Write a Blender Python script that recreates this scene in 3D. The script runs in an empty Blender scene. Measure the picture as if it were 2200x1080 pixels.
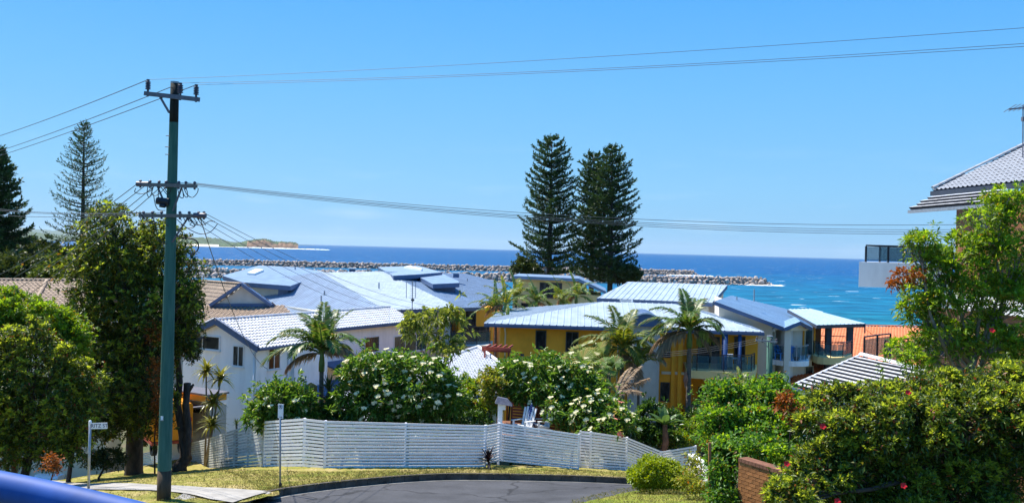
import bpy, math, random
import numpy as np
from mathutils import Vector, Matrix

# ------------------------------------------------------------------ camera, sky, sun, exposure
scene = bpy.context.scene
link = scene.collection.objects.link
F = 2000.0                     # focal length in photo pixels (photo is 2200 x 1080)
EYE = Vector((0, 0, 25.0))     # eye 25 m above the sea
ROLL = math.radians(1.49)
PIT = 4.5 / F
_f = Vector((0, math.cos(PIT), -math.sin(PIT)))
_r0 = Vector((1, 0, 0))
_u0 = Vector((0, math.sin(PIT), math.cos(PIT)))
_r = _r0 * math.cos(ROLL) + _u0 * math.sin(ROLL)
_u = _u0 * math.cos(ROLL) - _r0 * math.sin(ROLL)
cam = bpy.data.cameras.new("camera")
cam.sensor_width = 36
cam.lens = 36 * F / 2200
cam.clip_start = 0.1
cam.clip_end = 200000
camo = bpy.data.objects.new("camera", cam)
link(camo)
mw = Matrix.Identity(4)
for i in range(3):
    mw[i][0], mw[i][1], mw[i][2], mw[i][3] = _r[i], _u[i], -_f[i], EYE[i]
camo.matrix_world = mw
scene.camera = camo

EXPO = 0.95
SKY_GAIN = 1.0 / (0.13 * 2 ** EXPO)
SUN_EL, SUN_AZ = math.radians(58), math.radians(-52)   # azimuth from +Y (view direction) towards +X
sun_dir = Vector((math.cos(SUN_EL) * math.sin(SUN_AZ), math.cos(SUN_EL) * math.cos(SUN_AZ), math.sin(SUN_EL)))
world = bpy.data.worlds.new("World")
scene.world = world
world.use_nodes = True
wn = world.node_tree
for n in list(wn.nodes):
    wn.nodes.remove(n)
wo = wn.nodes.new("ShaderNodeOutputWorld")
bg = wn.nodes.new("ShaderNodeBackground")
sky = wn.nodes.new("ShaderNodeTexSky")
sky.sky_type = 'NISHITA'
sky.sun_disc = False
sky.sun_elevation = SUN_EL
sky.sun_rotation = SUN_AZ
sky.altitude = 20
sky.air_density = 1.0
sky.dust_density = 0.3
sky.ozone_density = 3.0
hsv = wn.nodes.new("ShaderNodeHueSaturation")
hsv.inputs['Saturation'].default_value = 1.15
hsv.inputs['Value'].default_value = 1.0
# thin low fair-weather clouds all round the horizon
tc = wn.nodes.new("ShaderNodeTexCoord")
mp = wn.nodes.new("ShaderNodeMapping")
mp.inputs['Scale'].default_value = (5, 5, 26)
nz = wn.nodes.new("ShaderNodeTexNoise")
nz.inputs['Scale'].default_value = 1.6
nz.inputs['Detail'].default_value = 6
cr = wn.nodes.new("ShaderNodeValToRGB")
cr.color_ramp.elements[0].position = 0.56
cr.color_ramp.elements[1].position = 0.78
sep = wn.nodes.new("ShaderNodeSeparateXYZ")
band = wn.nodes.new("ShaderNodeMapRange")
band.inputs['From Min'].default_value = 0.0
band.inputs['From Max'].default_value = 0.13
band.inputs['To Min'].default_value = 0.22
band.inputs['To Max'].default_value = 0.0
mul = wn.nodes.new("ShaderNodeMath")
mul.operation = 'MULTIPLY'
mix = wn.nodes.new("ShaderNodeMixRGB")
mix.inputs['Color2'].default_value = (4.2, 4.6, 4.9, 1)
L = wn.links.new
L(tc.outputs['Generated'], mp.inputs['Vector'])
L(mp.outputs['Vector'], nz.inputs['Vector'])
L(nz.outputs['Fac'], cr.inputs['Fac'])
L(tc.outputs['Generated'], sep.inputs['Vector'])
L(sep.outputs['Z'], band.inputs['Value'])
L(cr.outputs['Color'], mul.inputs[0])
L(band.outputs['Result'], mul.inputs[1])
L(sky.outputs['Color'], hsv.inputs['Color'])
ramp = wn.nodes.new("ShaderNodeValToRGB")
ramp.color_ramp.elements.remove(ramp.color_ramp.elements[1])
for k_, (pos_, c_) in enumerate(((0.0, (0.235, 0.55, 0.90)), (0.068, (0.225, 0.575, 0.95)), (0.168, (0.155, 0.515, 0.985)), (0.26, (0.095, 0.44, 1.0)), (0.60, (0.045, 0.31, 0.90)))):
    e_ = ramp.color_ramp.elements[0] if k_ == 0 else (ramp.color_ramp.elements.new(pos_))
    e_.position = pos_
    e_.color = (*c_, 1)
L(sep.outputs['Z'], ramp.inputs['Fac'])
gain = wn.nodes.new("ShaderNodeVectorMath")
gain.operation = 'SCALE'
gain.inputs['Scale'].default_value = SKY_GAIN
L(ramp.outputs['Color'], gain.inputs[0])
blue = wn.nodes.new("ShaderNodeMixRGB")
blue.inputs['Fac'].default_value = 0.94
L(hsv.outputs['Color'], blue.inputs['Color1'])
L(gain.outputs['Vector'], blue.inputs['Color2'])
L(blue.outputs['Color'], mix.inputs['Color1'])
L(mul.outputs['Value'], mix.inputs['Fac'])
L(mix.outputs['Color'], bg.inputs['Color'])
bg.inputs['Strength'].default_value = 0.13
L(bg.outputs['Background'], wo.inputs['Surface'])

sd = bpy.data.lights.new("sun", 'SUN')
sd.energy = 4.6
sd.angle = math.radians(0.53)
sd.color = (1.0, 0.95, 0.86)
so = bpy.data.objects.new("sun", sd)
link(so)
so.location = (-40, 30, 90)
so.rotation_euler = sun_dir.to_track_quat('Z', 'Y').to_euler()

vs = scene.view_settings
vs.view_transform = 'Standard'
vs.look = 'None'
vs.gamma = 1.0
vs.use_curve_mapping = False
vs.exposure = EXPO
scene.cycles.max_bounces = 6
scene.cycles.transparent_max_bounces = 12
scene.cycles.volume_bounces = 0

# ------------------------------------------------------------------ picture <-> place
def ray(px, py):
    return _f + _r * ((px - 1100) / F) + _u * ((540 - py) / F)
def AT(px, py, Y):
    d = ray(px, py)
    return EYE + d * (Y / d.y)
def AZ(px, py, z):
    d = ray(px, py)
    return EYE + d * ((z - 25.0) / d.z)
def ONP(px, py, p, n):
    d = ray(px, py)
    return EYE + d * ((p - EYE).dot(n) / d.dot(n))
def plane3(a, b, c):
    n = (b - a).cross(c - a).normalized()
    return n if n.z > 0 else -n
def hz(px):
    return 524 + (px - 640) * 0.02605
def XY(px, Y):
    v = AT(px, hz(px), Y)
    return Vector((v.x, v.y))

# ------------------------------------------------------------------ objects
ORG = {}
def setp(o, label=None, cat=None, group=None, kind=None):
    if label: o['label'] = label
    if cat: o['category'] = cat
    if group: o['group'] = group
    if kind: o['kind'] = kind
def thing(name, label, cat, loc, group=None):
    o = bpy.data.objects.new(name, None)
    o.empty_display_size = 0.3
    link(o)
    o.location = loc
    ORG[o.name] = Vector(loc)
    setp(o, label, cat, group)
    return o
def org(p):
    return ORG[p.name] if p is not None else Vector((0, 0, 0))
def mesh_obj(name, me, parent):
    o = bpy.data.objects.new(name, me)
    link(o)
    if parent is not None:
        o.parent = parent
    ORG[o.name] = org(parent).copy()
    return o
def np_mesh(name, V, Fc, mat, parent=None, smooth=False):
    """V (n,3), Fc (m,k): every face with k corners."""
    me = bpy.data.meshes.new(name)
    V = np.asarray(V, dtype=np.float64) - np.array(org(parent))
    Fc = np.asarray(Fc, dtype=np.int32)
    m, k = Fc.shape
    me.vertices.add(len(V))
    me.vertices.foreach_set("co", V.astype(np.float32).ravel())
    me.loops.add(m * k)
    me.loops.foreach_set("vertex_index", Fc.ravel())
    me.polygons.add(m)
    me.polygons.foreach_set("loop_start", np.arange(0, m * k, k, dtype=np.int32))
    if smooth:
        me.polygons.foreach_set("use_smooth", np.ones(m, dtype=bool))
    me.materials.append(mat)
    me.update(calc_edges=True)
    return mesh_obj(name, me, parent)
def inst(me, name, parent, M):
    o = bpy.data.objects.new(name, me)
    link(o)
    o.parent = parent
    o.matrix_basis = Matrix.Translation(-org(parent)) @ M
    ORG[o.name] = org(parent) + o.location
    return o
def basis(o, x, y, z):
    M = Matrix.Identity(4)
    for i in range(3):
        M[i][0], M[i][1], M[i][2], M[i][3] = x[i], y[i], z[i], o[i]
    return M

class MB:
    def __init__(s):
        s.v, s.f, s.m = [], [], []
    def add(s, vs_, fs, mi=0):
        b = len(s.v)
        s.v += [tuple(p) for p in vs_]
        s.f += [tuple(b + i for i in f) for f in fs]
        s.m += [mi] * len(fs)
        return s
    def hexa(s, lo, hi, mi=0):
        """lo, hi: rings of equal length, lo counter-clockwise seen from outside-top."""
        n = len(lo)
        fs = [tuple(reversed(range(n))), tuple(range(n, 2 * n))]
        fs += [(i, (i + 1) % n, n + (i + 1) % n, n + i) for i in range(n)]
        return s.add(list(lo) + list(hi), fs, mi)
    def box(s, c, sx, sy, sz, ax=None, mi=0):
        """c centre; ax optional (x, y, z) unit axes"""
        x, y, z = ax if ax else (Vector((1, 0, 0)), Vector((0, 1, 0)), Vector((0, 0, 1)))
        c = Vector(c)
        x, y, z = x * sx / 2, y * sy / 2, z * sz / 2
        lo = [c - x - y - z, c + x - y - z, c + x + y - z, c - x + y - z]
        hi = [p + z * 2 for p in lo]
        return s.hexa(lo, hi, mi)
    def bar(s, a, b, w, h, up=Vector((0, 0, 1)), mi=0):
        """square bar from a to b; h along up, w across"""
        a, b = Vector(a), Vector(b)
        d = (b - a)
        ln = d.length
        d.normalize()
        sd_ = d.cross(up)
        if sd_.length < 1e-4:
            sd_ = d.cross(Vector((0, 1, 0)))
        sd_.normalize()
        u = sd_.cross(d).normalized()
        return s.box((a + b) / 2, ln, w, h, (d, -sd_, u), mi)
    def prism(s, poly, z0, z1, mi=0):
        """plan polygon (x, y) extruded between heights"""
        ar = sum(poly[i][0] * poly[(i + 1) % len(poly)][1] - poly[(i + 1) % len(poly)][0] * poly[i][1] for i in range(len(poly)))
        if ar < 0:
            poly = list(reversed(poly))
        return s.hexa([(p[0], p[1], z0) for p in poly], [(p[0], p[1], z1) for p in poly], mi)
    def slab(s, poly, off, mi=0):
        """3-D polygon thickened by vector off (downwards)"""
        poly = [Vector(p) for p in poly]
        n = Vector((0, 0, 0))
        for i in range(len(poly)):
            n += poly[i].cross(poly[(i + 1) % len(poly)])
        if n.dot(-off) < 0:
            poly.reverse()
        return s.hexa([p + off for p in poly], poly, mi)
    def tube(s, pts, r, n=6, cap=True, mi=0):
        pts = [Vector(p) for p in pts]
        rs = r if isinstance(r, (list, tuple)) else [r] * len(pts)
        b = len(s.v)
        prev = None
        for i, p in enumerate(pts):
            t = (pts[min(i + 1, len(pts) - 1)] - pts[max(i - 1, 0)]).normalized()
            if prev is None:
                q = t.cross(Vector((0.13, 0.97, 0.2)))
                if q.length < 0.1:
                    q = t.cross(Vector((1, 0, 0)))
            else:
                q = prev - t * prev.dot(t)
            q.normalize()
            prev = q
            w = t.cross(q)
            for k in range(n):
                a = 2 * math.pi * k / n
                s.v.append(tuple(p + (q * math.cos(a) + w * math.sin(a)) * rs[i]))
        for i in range(len(pts) - 1):
            for k in range(n):
                k2 = (k + 1) % n
                s.f.append((b + i * n + k, b + i * n + k2, b + (i + 1) * n + k2, b + (i + 1) * n + k))
                s.m.append(mi)
        if cap:
            s.f.append(tuple(b + k for k in reversed(range(n))))
            e = b + (len(pts) - 1) * n
            s.f.append(tuple(e + k for k in range(n)))
            s.m += [mi, mi]
        return s
    def lathe(s, base, prof, n=12, axis=Vector((0, 0, 1)), mi=0):
        """prof: (radius, height) pairs"""
        pts = [Vector(base) + axis * h for r, h in prof]
        x = axis.cross(Vector((0.3, 0.9, 0.1))).normalized()
        y = axis.cross(x)
        b = len(s.v)
        for (r, h), p in zip(prof, pts):
            for k in range(n):
                a = 2 * math.pi * k / n
                s.v.append(tuple(p + (x * math.cos(a) + y * math.sin(a)) * max(r, 1e-4)))
        for i in range(len(prof) - 1):
            for k in range(n):
                k2 = (k + 1) % n
                s.f.append((b + i * n + k, b + i * n + k2, b + (i + 1) * n + k2, b + (i + 1) * n + k))
                s.m.append(mi)
        return s
    def build(s, name, mat, parent=None, smooth=False):
        me = bpy.data.meshes.new(name)
        o_ = org(parent)
        me.from_pydata([(v[0] - o_.x, v[1] - o_.y, v[2] - o_.z) for v in s.v], [], s.f)
        for m in (mat if isinstance(mat, (list, tuple)) else [mat]):
            me.materials.append(m)
        if isinstance(mat, (list, tuple)):
            me.polygons.foreach_set("material_index", s.m)
        if smooth:
            me.polygons.foreach_set("use_smooth", [True] * len(me.polygons))
        me.update()
        return mesh_obj(name, me, parent)
    def mesh(s, name, mat):
        me = bpy.data.meshes.new(name)
        me.from_pydata(s.v, [], s.f)
        for m in (mat if isinstance(mat, (list, tuple)) else [mat]):
            me.materials.append(m)
        if isinstance(mat, (list, tuple)):
            me.polygons.foreach_set("material_index", s.m)
        me.update()
        return me
def tag(o, label, cat, group=None):
    setp(o, label, cat, group)
    return o

# ------------------------------------------------------------------ materials
def mat_base(name):
    m = bpy.data.materials.new(name)
    m.use_nodes = True
    nt = m.node_tree
    return m, nt, nt.nodes['Principled BSDF'], nt.nodes['Material Output']
def MAT(name, c, rough=0.6, var=0.12, scale=3.0, bump=0.0, bscale=40.0, spec=0.3, metal=0.0, stretch=(1, 1, 1), c2=None, lo=0.35, hi=0.65, island=0.0):
    m, nt, p, out = mat_base(name)
    N, Lk = nt.nodes.new, nt.links.new
    tcn = N("ShaderNodeTexCoord")
    mpn = N("ShaderNodeMapping")
    mpn.inputs['Scale'].default_value = stretch
    Lk(tcn.outputs['Object'], mpn.inputs['Vector'])
    no = N("ShaderNodeTexNoise")
    no.inputs['Scale'].default_value = scale
    no.inputs['Detail'].default_value = 6
    no.inputs['Roughness'].default_value = 0.62
    Lk(mpn.outputs['Vector'], no.inputs['Vector'])
    rp = N("ShaderNodeValToRGB")
    rp.color_ramp.elements[0].position = lo
    rp.color_ramp.elements[1].position = hi
    a = [max(0, x * (1 - var)) for x in c] if c2 is None else c
    b = [min(1, x * (1 + var)) for x in c] if c2 is None else c2
    rp.color_ramp.elements[0].color = (*a, 1)
    rp.color_ramp.elements[1].color = (*b, 1)
    Lk(no.outputs['Fac'], rp.inputs['Fac'])
    src = rp.outputs['Color']
    if island:
        g = N("ShaderNodeObjectInfo")
        mr = N("ShaderNodeMapRange")
        mr.inputs['To Min'].default_value = 1 - island
        mr.inputs['To Max'].default_value = 1 + island
        Lk(g.outputs['Random'], mr.inputs['Value'])
        h = N("ShaderNodeHueSaturation")
        Lk(mr.outputs['Result'], h.inputs['Value'])
        Lk(src, h.inputs['Color'])
        src = h.outputs['Color']
    Lk(src, p.inputs['Base Color'])
    p.inputs['Roughness'].default_value = rough
    p.inputs['Specular IOR Level'].default_value = spec
    p.inputs['Metallic'].default_value = metal
    if bump:
        n2 = N("ShaderNodeTexNoise")
        n2.inputs['Scale'].default_value = bscale
        n2.inputs['Detail'].default_value = 4
        Lk(mpn.outputs['Vector'], n2.inputs['Vector'])
        bp = N("ShaderNodeBump")
        bp.inputs['Strength'].default_value = bump
        bp.inputs['Distance'].default_value = 0.02
        Lk(n2.outputs['Fac'], bp.inputs['Height'])
        Lk(bp.outputs['Normal'], p.inputs['Normal'])
    return m
def LEAF(name, c1, c2, c3=None, trans=0.35, rough=0.45, spec=0.35):
    """leaf blade: colour picked per leaf, light comes through"""
    m, nt, p, out = mat_base(name)
    N, Lk = nt.nodes.new, nt.links.new
    g = N("ShaderNodeNewGeometry")
    rp = N("ShaderNodeValToRGB")
    rp.color_ramp.elements[0].color = (*c1, 1)
    rp.color_ramp.elements[1].color = (*c2, 1)
    if c3:
        rp.color_ramp.elements[1].position = 0.9
        e = rp.color_ramp.elements.new(0.97)
        e.color = (*c3, 1)
    Lk(g.outputs['Random Per Island'], rp.inputs['Fac'])
    Lk(rp.outputs['Color'], p.inputs['Base Color'])
    p.inputs['Roughness'].default_value = rough
    p.inputs['Specular IOR Level'].default_value = spec
    tr = N("ShaderNodeBsdfTranslucent")
    h = N("ShaderNodeHueSaturation")
    h.inputs['Hue'].default_value = 0.485
    h.inputs['Saturation'].default_value = 1.1
    h.inputs['Value'].default_value = 1.7
    Lk(rp.outputs['Color'], h.inputs['Color'])
    Lk(h.outputs['Color'], tr.inputs['Color'])
    mx = N("ShaderNodeMixShader")
    mx.inputs['Fac'].default_value = trans
    Lk(p.outputs['BSDF'], mx.inputs[1])
    Lk(tr.outputs['BSDF'], mx.inputs[2])
    Lk(mx.outputs['Shader'], out.inputs['Surface'])
    return m
def GLASS(name, c, alpha, rough=0.03):
    m, nt, p, out = mat_base(name)
    N, Lk = nt.nodes.new, nt.links.new
    t = N("ShaderNodeBsdfTransparent")
    t.inputs['Color'].default_value = (*[0.55 + 0.45 * x for x in c], 1)
    p.inputs['Base Color'].default_value = (*c, 1)
    p.inputs['Roughness'].default_value = rough
    mx = N("ShaderNodeMixShader")
    mx.inputs['Fac'].default_value = alpha
    Lk(t.outputs['BSDF'], mx.inputs[1])
    Lk(p.outputs['BSDF'], mx.inputs[2])
    Lk(mx.outputs['Shader'], out.inputs['Surface'])
    return m

m_white_wall = MAT("white_render", (0.83, 0.83, 0.82), 0.75, 0.09, 1.3, 0.15, 60, stretch=(1, 1, 0.22), lo=0.28, hi=0.55)
m_cream_wall = MAT("cream_render", (0.62, 0.56, 0.42), 0.75, 0.08, 0.8, 0.15, 60)
m_ochre_wall = MAT("ochre_render", (0.80, 0.60, 0.27), 0.75, 0.10, 0.8, 0.15, 60)
m_grey_wall = MAT("grey_render", (0.50, 0.49, 0.45), 0.78, 0.10, 0.9, 0.15, 60)
m_yellow_wall = MAT("yellow_render", (0.84, 0.37, 0.03), 0.75, 0.12, 0.9, 0.15, 50)
m_orange = MAT("orange_paint", (0.85, 0.32, 0.015), 0.4, 0.06, 2)
m_white_paint = MAT("white_paint", (0.80, 0.80, 0.80), 0.5, 0.05, 4)
m_fence = MAT("white_fence_paint", (0.86, 0.84, 0.87), 0.55, 0.08, 2.2, 0.1, 30, stretch=(1, 1, 4), island=0.07)
m_fence_old = MAT("weathered_fence_paint", (0.60, 0.61, 0.60), 0.7, 0.18, 2.2, 0.2, 30, stretch=(1, 1, 4), island=0.12)
m_tile_white = MAT("white_roof_tile", (0.56, 0.57, 0.60), 0.6, 0.12, 3, 0.1, 40, island=0.08)
m_tile_grey = MAT("pale_grey_roof_tile", (0.33, 0.34, 0.36), 0.6, 0.14, 3, 0.1, 40, island=0.07)
m_tile_edge_shade = MAT("shade_dark_tile_edge", (0.035, 0.038, 0.05), 0.8, 0.2, 6)  # shade on the tile lips put into the edge colour
m_tile_brown = MAT("brown_roof_tile", (0.40, 0.29, 0.20), 0.75, 0.16, 2.5, 0.1, 40, island=0.08)
m_tile_red = MAT("terracotta_roof_tile", (0.62, 0.20, 0.08), 0.75, 0.14, 2.0, 0.1, 40, island=0.07)
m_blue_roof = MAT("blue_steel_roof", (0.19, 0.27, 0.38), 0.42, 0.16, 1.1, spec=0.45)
m_pale_or_glare_roof = MAT("pale_blue_or_glare_steel_roof", (0.37, 0.43, 0.48), 0.40, 0.14, 1.1, spec=0.5)
m_blue_fascia = MAT("slate_blue_fascia", (0.075, 0.12, 0.22), 0.5, 0.08, 2)
m_dark_fascia = MAT("charcoal_fascia", (0.05, 0.06, 0.085), 0.5, 0.1, 2)
m_glass_dark = MAT("dark_window_glass", (0.008, 0.012, 0.018), 0.12, 0.3, 2.2, spec=0.3, stretch=(1, 1, 0.3), c2=(0.07, 0.085, 0.09), lo=0.48, hi=0.68)
m_interior = MAT("dim_room", (0.05, 0.045, 0.04), 0.9, 0.3, 1.5)
m_alum = MAT("window_frame_white", (0.78, 0.78, 0.77), 0.45, 0.04, 4)
m_frame_dark = MAT("window_frame_dark", (0.06, 0.06, 0.07), 0.45, 0.1, 4)
m_glass_rail = GLASS("balustrade_glass", (0.12, 0.26, 0.32), 0.22)
m_black_metal = MAT("black_metal", (0.02, 0.022, 0.03), 0.4, 0.1, 5)
m_galv = MAT("galvanised_steel", (0.33, 0.35, 0.38), 0.45, 0.15, 8, metal=0.5)
m_steel_dark = MAT("weathered_steel", (0.12, 0.12, 0.15), 0.55, 0.2, 8)
m_wire = MAT("wire_sheath", (0.09, 0.10, 0.11), 0.5, 0.1, 5)
m_insul = MAT("brown_grey_porcelain", (0.10, 0.085, 0.11), 0.5, 0.1, 6, spec=0.3)
m_timber_grey = MAT("weathered_hardwood", (0.17, 0.15, 0.14), 0.8, 0.3, 6, 0.4, 30, stretch=(1, 6, 6))
m_red_timber = MAT("red_stained_timber", (0.34, 0.06, 0.035), 0.6, 0.2, 3, 0.2, 20)
m_brown_timber = MAT("brown_timber", (0.22, 0.09, 0.04), 0.65, 0.2, 3, 0.2, 20)
m_bark = MAT("grey_brown_bark", (0.07, 0.052, 0.042), 0.9, 0.4, 6, 0.7, 18, stretch=(1, 1, 0.3))
m_bark_pale = MAT("pale_bark", (0.24, 0.19, 0.15), 0.85, 0.3, 6, 0.5, 18)
m_palm_trunk = MAT("palm_trunk_bark", (0.14, 0.12, 0.10), 0.85, 0.3, 5, 0.5, 14, stretch=(0.4, 0.4, 3))
m_shaft = MAT("green_crownshaft", (0.13, 0.20, 0.05), 0.45, 0.2, 3)
def road_mat():
    m = MAT("asphalt", (0.055, 0.055, 0.060), 0.85, 0.28, 0.5, 0.5, 160)
    nt = m.node_tree
    N, Lk = nt.nodes.new, nt.links.new
    p = nt.nodes['Principled BSDF']
    src = p.inputs['Base Color'].links[0].from_socket
    t = N("ShaderNodeTexCoord")
    w = N("ShaderNodeTexNoise"); w.inputs['Scale'].default_value = 0.9
    Lk(t.outputs['Object'], w.inputs['Vector'])
    ad = N("ShaderNodeVectorMath"); ad.operation = 'MULTIPLY_ADD'; ad.inputs[1].default_value = (1.2, 1.2, 0)
    Lk(w.outputs['Color'], ad.inputs[0]); Lk(t.outputs['Object'], ad.inputs[2])
    v = N("ShaderNodeTexVoronoi"); v.feature = 'DISTANCE_TO_EDGE'; v.inputs['Scale'].default_value = 0.22
    Lk(ad.outputs['Vector'], v.inputs['Vector'])
    r = N("ShaderNodeValToRGB"); r.color_ramp.elements[0].position = 0.004; r.color_ramp.elements[0].color = (0.45, 0.45, 0.45, 1); r.color_ramp.elements[1].position = 0.014
    Lk(v.outputs['Distance'], r.inputs['Fac'])
    g = N("ShaderNodeTexNoise"); g.inputs['Scale'].default_value = 45; g.inputs['Detail'].default_value = 2
    Lk(t.outputs['Object'], g.inputs['Vector'])
    r2 = N("ShaderNodeValToRGB"); r2.color_ramp.elements[0].position = 0.3; r2.color_ramp.elements[0].color = (0.7, 0.7, 0.7, 1); r2.color_ramp.elements[1].position = 0.72; r2.color_ramp.elements[1].color = (1.4, 1.4, 1.4, 1)
    Lk(g.outputs['Fac'], r2.inputs['Fac'])
    a = N("ShaderNodeMixRGB"); a.blend_type = 'MULTIPLY'; a.inputs['Fac'].default_value = 1
    b = N("ShaderNodeMixRGB"); b.blend_type = 'MULTIPLY'; b.inputs['Fac'].default_value = 1
    Lk(src, a.inputs['Color1']); Lk(r.outputs['Color'], a.inputs['Color2'])
    Lk(a.outputs['Color'], b.inputs['Color1']); Lk(r2.outputs['Color'], b.inputs['Color2'])
    Lk(b.outputs['Color'], p.inputs['Base Color'])
    return m
m_asphalt = road_mat()
m_concrete = MAT("path_concrete", (0.33, 0.305, 0.27), 0.85, 0.2, 1.2, 0.3, 60)
m_kerb_shade = MAT("shade_dark_kerb_concrete", (0.09, 0.075, 0.06), 0.9, 0.4, 2.0, 0.4, 40)  # concrete coloured near black to stand in for shade on the kerb face
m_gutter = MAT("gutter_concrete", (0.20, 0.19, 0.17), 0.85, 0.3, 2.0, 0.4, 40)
m_soil = MAT("sandy_soil", (0.12, 0.10, 0.06), 0.95, 0.3, 0.4, 0.5, 10, c2=(0.06, 0.09, 0.03))
m_rail_blue = MAT("blue_gloss_rail", (0.016, 0.075, 0.29), 0.6, 0.2, 9, spec=0.25)
m_brick = MAT("red_brick", (0.32, 0.13, 0.045), 0.85, 0.25, 9, 0.5, 60, island=0.22)
m_mortar = MAT("brick_mortar", (0.15, 0.10, 0.07), 0.95, 0.2, 9, 0.3, 60)
m_coping = MAT("brick_coping", (0.20, 0.09, 0.055), 0.85, 0.2, 6, 0.3, 40)
# ------------------------------------------------------------------ ground heights
CP = [AT(350, 1062, 27), AT(190, 1050, 33), AT(602, 1048, 30), AT(900, 1030, 32.8), AT(1350, 1030, 35), AT(690, 1005, 36),
      AT(1040, 1004, 36.5), AT(1240, 1007, 38), AT(1400, 1012, 41), AT(440, 1010, 48), AT(290, 1022, 60), AT(150, 1036, 66),
      AT(1000, 1085, 28.5), AT(1450, 1062, 27), AT(1600, 1090, 20), AT(560, 1002, 39.5)]
CP += [Vector(p) for p in [(0, 3, 18.3), (-15, 8, 17.4), (15, 8, 19.2), (-16, 54, 13.4), (-4, 50, 14.2), (5, 50, 14.2), (12, 52, 13.6), (25, 45, 15),
       (0, 72, 11.5), (-22, 76, 10.5), (22, 72, 12), (-10, 100, 8), (12, 100, 8.5), (32, 100, 7), (0, 150, 4), (-35, 150, 8), (-60, 150, 12), (-45, 95, 9),
       (45, 150, 2), (0, 205, 0.8), (-80, 205, 7), (60, 205, -1), (0, 235, -2.5), (-70, 240, -1), (70, 235, -3), (100, 110, 2), (-100, 60, 14), (-110, 150, 13),
       (60, 60, 12), (60, 20, 18), (-60, 15, 15), (-110, 240, 4), (110, 200, -3), (0, -20, 18.8), (-45, 66, 8.6)]]
_A = np.array([[p.x, p.y] for p in CP])
_z = np.array([p.z for p in CP])
_n = len(_A)
_K = np.linalg.norm(_A[:, None] - _A[None], axis=2)
_P = np.c_[np.ones(_n), _A]
_S = np.zeros((_n + 3, _n + 3))
_S[:_n, :_n] = _K + np.eye(_n) * -0.6
_S[:_n, _n:] = _P
_S[_n:, :_n] = _P.T
_w = np.linalg.solve(_S, np.r_[_z, 0, 0, 0])
def GN(q):
    q = np.asarray(q, float)
    k = np.sqrt(((q[:, None] - _A[None]) ** 2).sum(2) + 0.8)
    return k @ _w[:_n] + np.c_[np.ones(len(q)), q] @ _w[_n:]
def G(x, y):
    return float(GN([[x, y]])[0])
def GP(px, Y):
    v = XY(px, Y)
    return Vector((v.x, v.y, G(v.x, v.y)))
def on_ground(px, py, y0=15, y1=90):
    """first point of the ground along a line of sight"""
    d = ray(px, py)
    prev = None
    for Y in np.linspace(y0, y1, 300):
        p = EYE + d * (Y / d.y)
        if p.z < G(p.x, p.y):
            return p
    return p

# ground sheet
xs = np.concatenate([np.linspace(-130, -40, 19), np.linspace(-38, 38, 60), np.linspace(41, 130, 18)])
ys = np.concatenate([np.linspace(-25, 10, 10), np.linspace(12, 80, 60), np.linspace(84, 262, 40)])
gx, gy = np.meshgrid(xs, ys)
q = np.c_[gx.ravel(), gy.ravel()]
z = GN(q) - 0.55
edge = np.clip((q[:, 1] - 225) / 30, 0, 1)
z = z * (1 - edge) + (-5) * edge
V = np.c_[q, z]
nx, ny = len(xs), len(ys)
idx = np.arange(nx * ny).reshape(ny, nx)
Fc = np.c_[idx[:-1, :-1].ravel(), idx[:-1, 1:].ravel(), idx[1:, 1:].ravel(), idx[1:, :-1].ravel()]
o = np_mesh("ground", V, Fc, m_soil, smooth=True)
setp(o, kind='structure')

def loft(name, A, B, nc, mat, dz, kind='structure', rough=0.0, rs=1):
    """sheet between two plan polylines of equal length laid on the ground"""
    A, B = np.array(A, float), np.array(B, float)
    def dens(P):
        t = np.linspace(0, len(P) - 1, (len(P) - 1) * 6 + 1)
        return np.c_[np.interp(t, range(len(P)), P[:, 0]), np.interp(t, range(len(P)), P[:, 1])]
    A, B = dens(A), dens(B)
    s = np.linspace(0, 1, nc + 1)[None, :, None]
    Q = (A[:, None] * (1 - s) + B[:, None] * s).reshape(-1, 2)
    zz = GN(Q) + (dz if not isinstance(dz, tuple) else np.tile(np.linspace(dz[0], dz[1], nc + 1), len(A)))
    if rough:
        zz = zz + np.random.default_rng(rs).normal(0, rough, len(zz))
    n0 = len(A)
    ii = np.arange(n0 * (nc + 1)).reshape(n0, nc + 1)
    f = np.c_[ii[:-1, :-1].ravel(), ii[1:, :-1].ravel(), ii[1:, 1:].ravel(), ii[:-1, 1:].ravel()]
    o = np_mesh(name, np.c_[Q, zz], f, mat, smooth=True)
    setp(o, kind=kind)
    return o
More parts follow.
